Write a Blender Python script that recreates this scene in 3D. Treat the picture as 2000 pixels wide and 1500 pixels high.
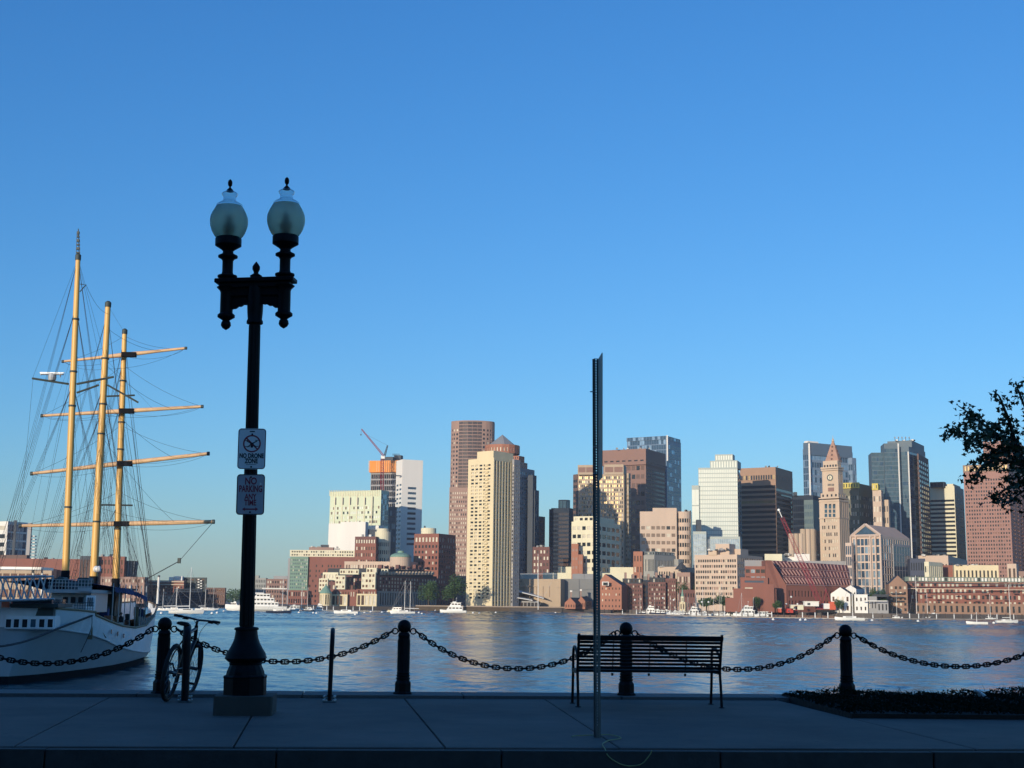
import bpy, bmesh, math, random
from mathutils import Vector, Matrix
random.seed(11)
for o in list(bpy.data.objects): bpy.data.objects.remove(o, do_unlink=True)
C = bpy.context.scene.collection
R = math.radians
# ------------------------------------------------------------------ camera, sky, sun, exposure
F_PX, PITCH, ROLL, EYE = 2600.0, math.atan(430/2600), R(0.7), 1.2
cp, sp, cr, sr = math.cos(PITCH), math.sin(PITCH), math.cos(ROLL), math.sin(ROLL)
WATER, QUAY = -4.6, -1.7
cam = bpy.data.objects.new('camera', bpy.data.cameras.new('camera')); C.objects.link(cam)
cam.data.sensor_width = 36; cam.data.lens = F_PX/2000*36
cam.data.clip_start = 0.1; cam.data.clip_end = 30000
_r, _u, _f = Vector((1,0,0)), Vector((0,-sp,cp)), Vector((0,cp,sp))
_rc, _uc = cr*_r + sr*_u, -sr*_r + cr*_u
cam.matrix_world = Matrix((( _rc.x,_uc.x,-_f.x,0),(_rc.y,_uc.y,-_f.y,0),(_rc.z,_uc.z,-_f.z,EYE),(0,0,0,1)))
bpy.context.scene.camera = cam
SUN_EL, SUN_AZ = R(9), R(210)       # behind the camera, to its left
w = bpy.data.worlds.new('World'); bpy.context.scene.world = w; w.use_nodes = True
wn = w.node_tree.nodes; wl = w.node_tree.links
sky = wn.new('ShaderNodeTexSky'); sky.sky_type = 'NISHITA'; sky.sun_disc = False
sky.sun_elevation = SUN_EL; sky.sun_rotation = SUN_AZ; sky.air_density = 1.15; sky.dust_density = 0.3; sky.ozone_density = 2.2
# cool white balance of the photograph: the low-sun sky keeps less red and green, more blue
SKY = 0.15
spx = wn.new('ShaderNodeSeparateColor'); cbx = wn.new('ShaderNodeCombineColor'); wl.new(sky.outputs[0], spx.inputs[0])
def wm_(op, a, v):
    m = wn.new('ShaderNodeMath'); m.operation = op; wl.new(a, m.inputs[0]); m.inputs[1].default_value = v; return m.outputs[0]
wl.new(wm_('MULTIPLY', wm_('POWER', wm_('MULTIPLY', spx.outputs[0], SKY), 1.357), .57/SKY), cbx.inputs[0])
wl.new(wm_('MULTIPLY', spx.outputs[1], .82), cbx.inputs[1]); wl.new(wm_('MULTIPLY', wm_('POWER', wm_('MULTIPLY', spx.outputs[2], 1.38*SKY), .85), .97/SKY), cbx.inputs[2])
wl.new(cbx.outputs[0], wn['Background'].inputs[0])
wn['Background'].inputs[1].default_value = SKY
sun = bpy.data.objects.new('sun', bpy.data.lights.new('sun', 'SUN')); C.objects.link(sun)
sun.data.energy = 4.1; sun.data.angle = R(0.5); sun.data.color = (1.0, 0.89, 0.72)
SD = Vector((math.sin(SUN_AZ)*math.cos(SUN_EL), math.cos(SUN_AZ)*math.cos(SUN_EL), math.sin(SUN_EL)))
sun.rotation_euler = (-SD).to_track_quat('-Z','Y').to_euler(); sun.location = SD*200
vs = bpy.context.scene.view_settings
vs.view_transform = 'Standard'; vs.look = 'None'; vs.exposure = 0.0; vs.gamma = 1.0; vs.use_curve_mapping = False
# ------------------------------------------------------------------ where a pixel of the photograph lies
def ray(x, y):
    dx, dy = x-1000, 750-y
    a, b = (dx*cr - dy*sr)/F_PX, (dx*sr + dy*cr)/F_PX
    return Vector((a, cp - b*sp, sp + b*cp))
def P(x, y, d):
    r = ray(x, y); return Vector((r.x*d/r.y, d, EYE + r.z*d/r.y))
def G(x, y, z=0.0):
    r = ray(x, y); t = (z-EYE)/r.z; return Vector((r.x*t, r.y*t, z))
def Z(x, y, d): return P(x, y, d).z
def W(px, y, d): return px*d/(F_PX*ray(1000, y).y)
def S(x, y): r = ray(x, y); return r.x/r.y
# ------------------------------------------------------------------ materials
MATS = {}
def mat(name, col, rough=0.7, metal=0.0, var=0.12, scale=3.0, bump=0.0, spec=0.5, trans=0.0, detail=3.0, streak=False, bscale=None, ior=1.45, alpha=1.0):
    if name in MATS: return MATS[name]
    m = bpy.data.materials.new(name); m.use_nodes = True
    nt = m.node_tree; n = nt.nodes; l = nt.links; b = n['Principled BSDF']
    b.inputs['Roughness'].default_value = rough; b.inputs['Metallic'].default_value = metal
    b.inputs['Specular IOR Level'].default_value = spec; b.inputs['IOR'].default_value = ior
    b.inputs['Transmission Weight'].default_value = trans; b.inputs['Alpha'].default_value = alpha
    b.inputs['Base Color'].default_value = (*col, 1)
    if var > 0 or bump > 0:
        tc = n.new('ShaderNodeTexCoord'); mp = n.new('ShaderNodeMapping'); l.new(tc.outputs['Object'], mp.inputs[0])
        if streak: mp.inputs['Scale'].default_value = (1, 1, 0.12)
        nz = n.new('ShaderNodeTexNoise'); nz.inputs['Scale'].default_value = scale; nz.inputs['Detail'].default_value = detail
        l.new(mp.outputs[0], nz.inputs['Vector'])
        if var > 0:
            mx = n.new('ShaderNodeMix'); mx.data_type = 'RGBA'
            mx.inputs[6].default_value = tuple(max(0, c*(1-var*1.6)) for c in col)+(1,)
            mx.inputs[7].default_value = tuple(min(1, c*(1+var*1.6)) for c in col)+(1,)
            l.new(nz.outputs['Fac'], mx.inputs[0]); l.new(mx.outputs[2], b.inputs['Base Color'])
            rr = n.new('ShaderNodeMapRange'); rr.inputs[3].default_value = max(0.02, rough*0.8); rr.inputs[4].default_value = min(1, rough*1.2)
            l.new(nz.outputs['Fac'], rr.inputs[0]); l.new(rr.outputs[0], b.inputs['Roughness'])
        if bump > 0:
            nb = nz
            if bscale:
                nb = n.new('ShaderNodeTexNoise'); nb.inputs['Scale'].default_value = bscale; nb.inputs['Detail'].default_value = 4
                l.new(tc.outputs['Object'], nb.inputs['Vector'])
            bp = n.new('ShaderNodeBump'); bp.inputs['Strength'].default_value = 1; bp.inputs['Distance'].default_value = bump
            l.new(nb.outputs['Fac'], bp.inputs['Height']); l.new(bp.outputs[0], b.inputs['Normal'])
    MATS[name] = m; return m
# far masonry: colour, slow weathering streaks
def wallm(name, col, var=0.10, rough=0.85, scale=0.12): return mat(name, col, rough, 0, var, scale, streak=True, detail=6)
CREAM = wallm('cream concrete', (.72,.60,.37)); CREAM2 = wallm('pale cream render', (.72,.66,.46)); TAN = wallm('tan granite', (.46,.35,.24))
BRICK = wallm('red brick', (.25,.10,.07), .16); BRICKP = wallm('pink brick', (.33,.215,.17), .12); BRICKD = wallm('dark brick', (.17,.08,.065), .18)
BRICKO = wallm('orange brick', (.36,.155,.095), .15); BROWN = wallm('brown granite', (.26,.15,.115)); BROWND = wallm('dark brown granite', (.16,.10,.08))
WHITE = wallm('white panel', (.78,.74,.66), .06); GREYC = wallm('grey concrete', (.32,.31,.30)); GREYD = wallm('dark grey cladding', (.07,.08,.09))
PINKC = wallm('pink concrete', (.57,.43,.32)); STONE = wallm('buff stone', (.55,.42,.30), .14); STONEG = wallm('grey stone', (.34,.33,.29), .14)
NAVY = wallm('navy cladding', (.02,.032,.05)); PALEG = wallm('pale green cladding', (.62,.66,.46)); ICE = wallm('pale glass cladding', (.42,.46,.41), .05)
TANC = wallm('sandstone coloured concrete', (.44,.33,.22)); MOSS = wallm('green spandrel', (.20,.30,.22)); GOLD = wallm('panel with yellow light', (.62,.50,.12))  # GOLD holds the yellow light on a tower's top row in its colour
SLATE = wallm('slate roof', (.05,.055,.06), .2); COPPER = wallm('green copper', (.20,.33,.25), .15); ROOFG = wallm('grey roof', (.25,.25,.25))
MAROON = wallm('maroon metal roof', (.16,.05,.05)); RIBM = wallm('rose rib metal', (.35,.20,.17)); ORANGE = mat('orange safety screen', (.80,.26,.03), .7, 0, .2, .5, streak=True)
def glass(name, col, rough=0.08, spec=0.6, metal=0.0): return mat(name, col, rough, metal, 0.25, 0.35, spec=spec, detail=1)
GL_D = glass('dark window glass', (.022,.026,.03)); GL_B = glass('blue window glass', (.045,.085,.13), metal=.12); GL_T = glass('teal window glass', (.05,.10,.13), .4, .3)
GL_P = glass('window with drawn blind', (.56,.50,.38), .5); GL_G = glass('gold reflecting glass', (.42,.30,.14), .25, metal=.5); GL_L = glass('sky reflecting glass', (.30,.40,.48), .12, metal=.5)
GL_I = mat('pale glass with sky sheen', (.70,.72,.62), .55, 0, .06, .1, spec=.2); GL_BR = glass('bronze window glass', (.20,.14,.10), .2); GL_N = glass('navy window glass', (.012,.018,.03))  # GL_I's pale tone puts the bright reflected sky into the glass colour
IRON = mat('black painted cast iron', (.006,.0065,.008), .5, .0, .35, 14, .0012, bscale=90, spec=.16)
IRONB = mat('black powder coated steel', (.010,.010,.012), .5, 0, .3, 12, spec=.2)
GALV = mat('weathered galvanised steel', (.12,.14,.14), .5, .5, .3, 9)
STEEL = mat('bright bolt steel', (.5,.5,.48), .3, .9, .1, 30)
CONC = mat('sidewalk concrete', (.16,.118,.098), .85, 0, .16, 1.6, .0015, detail=9, bscale=90)
CONCB = mat('footing concrete', (.078,.07,.06), .9, 0, .2, 5, .003, detail=8, bscale=60)
KERBM = mat('dark weathered kerb granite', (.05,.047,.045), .9, 0, .35, 6, .004, bscale=22)
GRAN = mat('granite', (.13,.12,.115), .8, 0, .25, 40, .003, bscale=25)
ASPH = mat('asphalt', (.035,.036,.038), .95, 0, .25, 14, .004, bscale=120)
SEAW = mat('seawall masonry', (.12,.10,.085), .9, 0, .3, 1.2, .02)
SOIL = mat('planting soil', (.018,.014,.011), .95, 0, .4, 12, .02)
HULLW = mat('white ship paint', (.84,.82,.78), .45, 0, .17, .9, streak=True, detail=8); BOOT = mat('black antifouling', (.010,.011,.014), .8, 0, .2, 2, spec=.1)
HULLG = mat('grey ship paint and hull shade', (.40,.41,.41), .5, 0, .12, .6, streak=True, detail=8)  # real grey paint on fittings; on the lower hull it stands for shade
SPAR = mat('varnished pine spar', (.74,.42,.115), .42, 0, .18, 1.3, streak=True, detail=6); SPARP = mat('weathered yard timber', (.68,.42,.22), .55, 0, .2, 1.5)
ROPE = mat('dark tarred rope', (.035,.035,.04), .8, 0, 0); DKSH = mat('dark green paint and ship shade', (.05,.065,.06), .6, 0, .15, 2)
BLUEC = mat('blue canvas', (.015,.04,.16), .8, 0, .15, 3); REDP = mat('red paint', (.50,.05,.035), .5, 0, .12, 2); WHP = mat('white gelcoat', (.80,.78,.72), .35, 0, .05, 1.5)
ALU = mat('painted aluminium', (.45,.46,.46), .4, .2, .08, 4); NAVYP = mat('navy gelcoat', (.02,.03,.06), .3, 0, .05, 2); TEAK = mat('teak deck', (.30,.20,.11), .7, 0, .2, 6)
PILE = mat('wet timber piling', (.07,.05,.04), .9, 0, .3, 2, streak=True); DOCK = mat('dock planking', (.38,.33,.27), .85, 0, .2, 2)
RUBB = mat('tyre rubber', (.012,.012,.012), .75, 0, .15, 20); BIKE = mat('black frame enamel', (.013,.013,.017), .3, 0, .1, 8); CHROME = mat('polished steel', (.16,.16,.17), .3, 1, .05, 9)
SIGNW = mat('white sign sheeting', (.80,.82,.82), .45, 0, .06, 6); SIGNL = mat('dirty sign sheeting', (.50,.47,.49), .5, 0, .12, 7)
SIGNR = mat('red sign print', (.30,.03,.045), .5, 0, .05, 9); SIGNK = mat('black sign print', (.012,.014,.02), .5, 0, .05, 9)
BARK = mat('bark', (.06,.045,.035), .9, 0, .3, 8, .01); LEAFM = mat('dark green leaf', (.032,.055,.022), .55, 0, .35, 2.5); LEAFF = mat('far foliage', (.055,.10,.028), .7, 0, .45, .35)
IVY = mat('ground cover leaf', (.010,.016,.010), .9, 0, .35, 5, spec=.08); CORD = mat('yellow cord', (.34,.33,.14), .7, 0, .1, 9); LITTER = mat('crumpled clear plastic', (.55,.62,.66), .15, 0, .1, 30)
SKIN = mat('skin', (.45,.27,.19), .6, 0, .05, 9); CLK = mat('black cloth', (.02,.02,.024), .9, 0, .1, 9); CLW = mat('white cloth', (.7,.68,.62), .9, 0, .05, 9)
# frosted globe and clear cap of the lamp
def globem(name, col, rough, tw):
    m = mat(name, col, rough, 0, 0, trans=tw, ior=1.25); return m
GLOBE = globem('ribbed frosted glass', (.74,.80,.68), .60, .76); CAPG = globem('clear ribbed glass', (.80,.88,.90), .08, .95)
# ------------------------------------------------------------------ mesh builder
ORIG = {}
class MB:
    def __init__(s): s.v = []; s.f = []; s.m = []
    def add(s, vs, fs, mi=0):
        o = len(s.v); s.v.extend(tuple(p) for p in vs); s.f.extend(tuple(o+i for i in f) for f in fs); s.m.extend([mi]*len(fs)); return s
    def quad(s, a, b, c, d, mi=0): return s.add((a,b,c,d), ((0,1,2,3),), mi)
    def box(s, c, size, mi=0, M=None):
        hx, hy, hz = size[0]/2, size[1]/2, size[2]/2; c = Vector(c)
        vs = [Vector((x*hx,y*hy,z*hz)) for z in (-1,1) for y in (-1,1) for x in (-1,1)]
        if M: vs = [M @ p for p in vs]
        return s.add([c+p for p in vs], ((0,2,3,1),(4,5,7,6),(0,1,5,4),(2,6,7,3),(0,4,6,2),(1,3,7,5)), mi)
    def prism(s, poly, z0, z1, mi=0, top=None):
        n = len(poly); vs = [(p[0],p[1],z0) for p in poly]+[(p[0],p[1],z1) for p in poly]
        s.add(vs, [(i,(i+1)%n,n+(i+1)%n,n+i) for i in range(n)], mi)
        s.add(vs, [tuple(range(n-1,-1,-1))], mi); return s.add(vs, [tuple(range(n,2*n))], mi if top is None else top)
    def tube(s, pts, rad, n=8, mi=0, cap=True):
        pts = [Vector(p) for p in pts]; rad = rad if isinstance(rad, (list,tuple)) else [rad]*len(pts)
        vs = []; ref = None
        for i, p in enumerate(pts):
            t = (pts[min(i+1,len(pts)-1)] - pts[max(i-1,0)]).normalized()
            if ref is None:
                ref = Vector((0,0,1)) if abs(t.z) < .9 else Vector((1,0,0))
            a = t.cross(ref); a = a.normalized() if a.length > 1e-6 else Vector((1,0,0)); b = a.cross(t); ref = b
            vs += [p + (a*math.cos(2*math.pi*k/n) + b*math.sin(2*math.pi*k/n))*rad[i] for k in range(n)]
        fs = [(i*n+k, i*n+(k+1)%n, (i+1)*n+(k+1)%n, (i+1)*n+k) for i in range(len(pts)-1) for k in range(n)]
        if cap: fs += [tuple(range(n-1,-1,-1)), tuple(range((len(pts)-1)*n, len(pts)*n))]
        return s.add(vs, fs, mi)
    def lathe(s, prof, n=20, c=(0,0,0), mi=0, rot=0.0, axis=None):
        vs = []; fs = []
        for r, z in prof:
            for k in range(n):
                a = 2*math.pi*k/n + rot; p = Vector((r*math.cos(a), r*math.sin(a), z))
                if axis: p = axis @ p
                vs.append(Vector(c)+p)
        for i in range(len(prof)-1):
            for k in range(n): fs.append((i*n+k, i*n+(k+1)%n, (i+1)*n+(k+1)%n, (i+1)*n+k))
        if prof[0][0] > 1e-5: fs.append(tuple(range(n-1,-1,-1)))
        if prof[-1][0] > 1e-5: fs.append(tuple(range((len(prof)-1)*n, len(prof)*n)))
        return s.add(vs, fs, mi)
    def torus(s, c, R_, r, M=None, n=20, k=8, mi=0):
        vs = []
        for i in range(n):
            a = 2*math.pi*i/n
            for j in range(k):
                b = 2*math.pi*j/k; p = Vector(((R_+r*math.cos(b))*math.cos(a), (R_+r*math.cos(b))*math.sin(a), r*math.sin(b)))
                vs.append(Vector(c)+((M @ p) if M else p))
        return s.add(vs, [(i*k+j, ((i+1)%n)*k+j, ((i+1)%n)*k+(j+1)%k, i*k+(j+1)%k) for i in range(n) for j in range(k)], mi)
    def build(s, name, mats, parent=None, smooth=False, bevel=0, local=False, recalc=False):
        o = Vector((0,0,0)) if (parent is None or local) else ORIG[parent.name]
        me = bpy.data.meshes.new(name)
        me.from_pydata([(p[0]-o.x, p[1]-o.y, p[2]-o.z) for p in s.v], [], s.f)
        mats = mats if isinstance(mats, (list,tuple)) else [mats]
        for m in mats: me.materials.append(m)
        if len(mats) > 1: me.polygons.foreach_set('material_index', s.m)
        if recalc or smooth or bevel:
            bm = bmesh.new(); bm.from_mesh(me)
            if smooth: bmesh.ops.remove_doubles(bm, verts=bm.verts, dist=1e-5)
            if recalc: bmesh.ops.recalc_face_normals(bm, faces=bm.faces)
            if bevel:
                es = [e for e in bm.edges if len(e.link_faces) == 2 and e.calc_face_angle(0) > .6]
                bmesh.ops.bevel(bm, geom=es, offset=bevel, segments=1, affect='EDGES')
            if smooth:
                for fc in bm.faces: fc.smooth = True
                for e in bm.edges:
                    if len(e.link_faces) == 2 and e.calc_face_angle(0) > .75: e.smooth = False
            bm.to_mesh(me); bm.free()
        ob = bpy.data.objects.new(name, me); C.objects.link(ob)
        ob.parent = parent; ORIG[ob.name] = o.copy(); return ob
def thing(name, label, cat, loc=(0,0,0), group=None, rot=None):
    o = bpy.data.objects.new(name, None); C.objects.link(o); o.location = loc; o.empty_display_size = .2
    if rot: o.rotation_euler = rot
    o['label'] = label; o['category'] = cat
    if group: o['group'] = group
    ORIG[o.name] = Vector(loc); return o
def tag(o, label, cat, group=None):
    o['label'] = label; o['category'] = cat
    if group: o['group'] = group
    return o
def struct(o): o['kind'] = 'structure'; return o
def stuff(o): o['kind'] = 'stuff'; return o
def copy_tree(o, parent=None):
    c = o.copy(); C.objects.link(c); c.parent = parent; ORIG[c.name] = Vector((0,0,0))
    for ch in o.children: copy_tree(ch, c)
    return c
# ================================================================== SETTING: water, far ground, road, sidewalk
def water_mat():
    m = mat('harbour water', (.026,.088,.11), .07, 0, 0, ior=1.33); nt = m.node_tree; n = nt.nodes; l = nt.links; b = n['Principled BSDF']
    tc = n.new('ShaderNodeTexCoord'); prev = None
    for sx, sy, sc, dist in ((1,.8,2.4,.04),(1,.9,7.0,.012)):
        mp = n.new('ShaderNodeMapping'); mp.inputs['Scale'].default_value = (sx,sy,1); mp.inputs['Rotation'].default_value = (0,0,R(17*sc))
        l.new(tc.outputs['Object'], mp.inputs[0])
        nz = n.new('ShaderNodeTexNoise'); nz.inputs['Scale'].default_value = sc; nz.inputs['Detail'].default_value = 3; nz.inputs['Distortion'].default_value = .4
        l.new(mp.outputs[0], nz.inputs['Vector'])
        bp = n.new('ShaderNodeBump'); bp.inputs['Distance'].default_value = dist; bp.inputs['Strength'].default_value = 1
        l.new(nz.outputs['Fac'], bp.inputs['Height'])
        if prev: l.new(prev.outputs[0], bp.inputs['Normal'])
        prev = bp
    l.new(prev.outputs[0], b.inputs['Normal'])
    # patches of calmer and rougher water
    n2 = n.new('ShaderNodeTexNoise'); n2.inputs['Scale'].default_value = .02; n2.inputs['Detail'].default_value = 4
    mp2 = n.new('ShaderNodeMapping'); mp2.inputs['Scale'].default_value = (.35,1,1); l.new(tc.outputs['Object'], mp2.inputs[0]); l.new(mp2.outputs[0], n2.inputs['Vector'])
    mr = n.new('ShaderNodeMapRange'); mr.inputs[1].default_value = .35; mr.inputs[2].default_value = .65; mr.inputs[3].default_value = .08; mr.inputs[4].default_value = .20
    l.new(n2.outputs['Fac'], mr.inputs[0]); l.new(mr.outputs[0], b.inputs['Roughness'])
    return m
WATM = water_mat()
# the harbour surface: real wavelets, finer near the quay and coarser with distance
import numpy as np
def water_mesh():
    rg = np.random.default_rng(6); ys = [30.0]
    while ys[-1] < 1150: ys.append(ys[-1]+max(.22, ys[-1]*.0029))
    ys = np.array(ys); sp_ = np.maximum(.22, ys*.0029); nc = 430
    t = np.linspace(-.60, .60, nc); Y = np.repeat(ys[:,None], nc, 1); X = Y*t[None,:]+0; SPC = np.repeat(np.maximum(sp_, ys*1.2/nc)[:,None], nc, 1)
    Zw = np.zeros_like(X); gust = np.zeros_like(X)
    for k in range(6): ph = rg.uniform(0,6.28); th = rg.uniform(-.5,.5); L = rg.uniform(60,220); gust += np.sin(2*np.pi*(X*np.sin(th)*.35+Y*np.cos(th))/L+ph)
    gust = 1+.22*gust/1.7; tot = 0
    for k in range(44):
        L = .65*8.0**rg.uniform(0,1)**1.3; th = rg.normal(.5,.75); ph = rg.uniform(0,6.28); keep = np.clip((L/SPC-1.9)/1.2, 0, 1)
        Zw += SLOPE*L/(2*np.pi)*keep*np.sin(2*np.pi*(X*np.sin(th)+Y*np.cos(th))/L+ph)
    far = np.clip((SPC-.45)/1.2, 0, 1)
    Zw += rg.normal(0,1,X.shape)*SPC*FARS*far
    Zw *= np.clip(gust, .35, 1.6)
    V = np.stack([X, Y, Zw+WATER], -1).reshape(-1,3); n = len(ys); i = np.arange(n-1)[:,None]*nc+np.arange(nc-1)[None,:]
    Fq = np.stack([i, i+1, i+nc+1, i+nc], -1).reshape(-1,4)
    base = len(V); B_ = WATER-.5; V = np.concatenate([V, np.array([(-6000,17,B_),(6000,17,B_),(6000,6000,B_),(-6000,6000,B_)])]); Fq = np.concatenate([Fq, [[base,base+1,base+2,base+3]]])
    me = bpy.data.meshes.new('water'); me.from_pydata(V.tolist(), [], Fq.tolist()); me.polygons.foreach_set('use_smooth', [True]*len(Fq)); me.materials.append(WATM)
    o = bpy.data.objects.new('water', me); C.objects.link(o); return struct(o)
SLOPE, FARS = .017, .068
water_mesh()
LANDM = mat('city ground', (.12,.115,.10), .9, 0, .3, .05)
shore = [G(-500,1176,WATER), G(-60,1185,WATER), G(450,1187.5,WATER), G(560,1190.5,WATER), G(860,1193,WATER), G(1160,1196,WATER), G(1200,1198,WATER), G(1345,1200,WATER), G(1640,1206,WATER), G(1760,1208,WATER), G(2000,1210,WATER), G(2200,1212,WATER)]
shore = [(p.x,p.y) for p in shore] + [(2000,900),(6000,1500),(6000,6000),(-6000,6000),(-6000,2500),(-2500,1300)]
mb = MB(); mb.prism(shore, WATER-4, QUAY, 0, 1); struct(mb.build('ground', [SEAW, LANDM]))
# road in front, its kerb, the concrete walk and the stone coping at the water
KZ = -0.15
kerbL, kerbR = G(0,1465), G(2000,1471); kd = (kerbR-kerbL).normalized()
copL, copR = G(0,1353.5), G(2000,1363.5); cd = (copR-copL).normalized()
def kerb_at(x, dz=0): return kerbL + kd*((x-kerbL.x)/kd.x) + Vector((0,0,dz))
k0, k1 = kerb_at(-160), kerb_at(160)
mb = MB(); mb.quad((-160,-16,KZ),(160,-16,KZ),(k1.x,k1.y+.02,KZ),(k0.x,k0.y+.02,KZ)); struct(mb.build('road', ASPH))
kp = Vector((-kd.y, kd.x, 0)); cpn = Vector((-cd.y, cd.x, 0))
# bed of the walk (dark joints show between the slabs)
mb = MB(); a, b = kerb_at(-160), kerb_at(160); c0 = copL+cd*170; c1 = copL-cd*150
mb.prism([(a.x,a.y+.1),(b.x,b.y+.1),(c0.x,c0.y+.3),(c1.x,c1.y+.3)], WATER-3, -.03, 0, 1)
walk = struct(mb.build('sidewalk', [SEAW, SOIL])); ORIG[walk.name] = Vector((0,0,0))
def lerp2(p, q, t): return p + (q-p)*t
def slab(pts, top=0.0):
    # one cast slab with eased edges
    cx = sum((p for p in pts), Vector())/len(pts); mb = MB(); n = len(pts)
    inn = [p + (cx-p).normalized()*.016 for p in pts]
    vs = [(p.x,p.y,-.12) for p in pts]+[(p.x,p.y,top-.006) for p in pts]+[(p.x,p.y,top) for p in inn]
    fs = [(i,(i+1)%n,n+(i+1)%n,n+i) for i in range(n)]+[(n+i,n+(i+1)%n,2*n+(i+1)%n,2*n+i) for i in range(n)]+[tuple(range(2*n,3*n))]
    mb.add(vs, fs); return mb.build('concrete_slab', CONC, walk)
g = 1.7
# stains, gum spots and worn edges in the walk's concrete
_n = CONC.node_tree.nodes; _l = CONC.node_tree.links; _b = _n['Principled BSDF']; _src = _b.inputs['Base Color'].links[0].from_socket
_tc = _n.new('ShaderNodeTexCoord'); _st = _n.new('ShaderNodeTexNoise'); _st.inputs['Scale'].default_value = .55; _st.inputs['Detail'].default_value = 8; _st.inputs['Roughness'].default_value = .7; _l.new(_tc.outputs['Object'], _st.inputs['Vector'])
_r1 = _n.new('ShaderNodeMapRange'); _r1.inputs[1].default_value = .35; _r1.inputs[2].default_value = .7; _r1.inputs[3].default_value = .62; _r1.inputs[4].default_value = 1.15; _l.new(_st.outputs['Fac'], _r1.inputs[0])
_vo = _n.new('ShaderNodeTexVoronoi'); _vo.inputs['Scale'].default_value = 2.6; _l.new(_tc.outputs['Object'], _vo.inputs['Vector'])
_r2 = _n.new('ShaderNodeMapRange'); _r2.inputs[1].default_value = .045; _r2.inputs[2].default_value = .075; _r2.inputs[3].default_value = .6; _r2.inputs[4].default_value = 1.0; _l.new(_vo.outputs['Distance'], _r2.inputs[0])
_mm = _n.new('ShaderNodeMath'); _mm.operation = 'MULTIPLY'; _l.new(_r1.outputs[0], _mm.inputs[0]); _l.new(_r2.outputs[0], _mm.inputs[1])
_vm = _n.new('ShaderNodeVectorMath'); _vm.operation = 'SCALE'; _l.new(_src, _vm.inputs[0]); _l.new(_mm.outputs[0], _vm.inputs['Scale']); _l.new(_vm.outputs[0], _b.inputs['Base Color'])
def yk(x): return 1457.5 + 6*x/2000   # back of the kerb stones
def yc(x): return 1360.5 + 9.5*x/2000    # front of the coping
J = [((-1180,yk(-1180)),(-640,yc(-640))), ((-560,yk(-560)),(-210,yc(-210))), ((28,yk(28)),(215,yc(215))), ((456,yk(456)),(512,yc(512))), ((870,yk(870)),(790,yc(790))), ((1210,yk(1210)),(1064,yc(1064))), ((1905,yk(1905)),(1520,yc(1520)))]
for (b0,t0),(b1,t1) in zip(J[:-1], J[1:]):
    slab([G(b0[0]+g*1.1,b0[1]-.5), G(b1[0]-g*1.1,b1[1]-.5), G(t1[0]-g*.8,t1[1]), G(t0[0]+g*.8,t0[1])])
slab([G(1905+g*2,yk(1905)-.5), G(2700,yk(2700)-.5), G(2700,1413), G(1660+g*2,1402.5)])
# kerb stones and coping stones, a thing's pieces each
kerb = thing('kerb', 'long granite kerb between the dark road and the sidewalk', 'kerb', (0,kerb_at(0).y,0)); kerb['kind'] = 'structure'; del kerb['category']
x = -9.2; i = 0
while x < 10:
    L = 1.83; p, q = kerb_at(x+.006), kerb_at(x+L-.006); h = random.uniform(-.003,.003)
    mb = MB(); mb.prism([(p.x,p.y),(q.x,q.y),(q.x+kp.x*.125,q.y+kp.y*.125),(p.x+kp.x*.125,p.y+kp.y*.125)], KZ-.2, .004+h)
    mb.build('kerb_stone', KERBM, kerb, bevel=.008, recalc=True); x += L
coping = thing('coping', 'granite coping along the harbour edge under the bollards', 'coping', (0,18,0)); coping['kind'] = 'structure'; del coping['category']
t = -10.5
while t < 26:
    L = 2.05; f0 = copL - cpn*.62 + cd*(t+.008); f1 = copL - cpn*.62 + cd*(t+L-.008); h = random.uniform(-.004,.004)
    mb = MB(); mb.prism([(f0.x,f0.y),(f1.x,f1.y),(f1.x+cpn.x*.72,f1.y+cpn.y*.72),(f0.x+cpn.x*.72,f0.y+cpn.y*.72)], -.4, .035+h)
    mb.build('coping_stone', GRAN, coping, bevel=.01, recalc=True); t += L
COPZ = .035
# planting bed at the right
bed = [G(1526,1363), G(1664,1402.6), G(2700,1413), G(2700,1373)]
mb = MB(); mb.prism([(p.x,p.y) for p in bed], -.1, .05); bedo = struct(mb.build('planting_bed', SOIL))
mb = MB(); rnd = random.Random(5)
def bed_pt():
    u, v = rnd.random(), rnd.random(); a = lerp2(bed[1], bed[2], u*.55); b = lerp2(bed[0], bed[3], u*.55); return lerp2(a, b, v), u*.55, v
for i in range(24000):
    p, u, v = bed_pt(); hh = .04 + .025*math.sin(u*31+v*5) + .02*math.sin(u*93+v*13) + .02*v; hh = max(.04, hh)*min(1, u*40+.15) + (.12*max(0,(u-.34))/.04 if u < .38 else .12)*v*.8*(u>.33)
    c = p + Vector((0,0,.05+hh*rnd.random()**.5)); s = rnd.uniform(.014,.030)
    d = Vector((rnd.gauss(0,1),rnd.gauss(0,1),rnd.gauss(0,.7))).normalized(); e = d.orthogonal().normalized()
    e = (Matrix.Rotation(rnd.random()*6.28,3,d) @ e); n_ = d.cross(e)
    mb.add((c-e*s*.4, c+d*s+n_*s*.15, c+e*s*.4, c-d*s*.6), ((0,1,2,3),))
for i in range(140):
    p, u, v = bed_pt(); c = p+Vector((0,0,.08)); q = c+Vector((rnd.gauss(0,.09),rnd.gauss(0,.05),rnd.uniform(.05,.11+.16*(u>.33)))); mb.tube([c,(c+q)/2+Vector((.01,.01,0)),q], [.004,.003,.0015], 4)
stuff(tag(mb.build('ground_cover', IVY), 'low dark ground cover growing in the bed beside the sidewalk', 'ground cover'))
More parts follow.
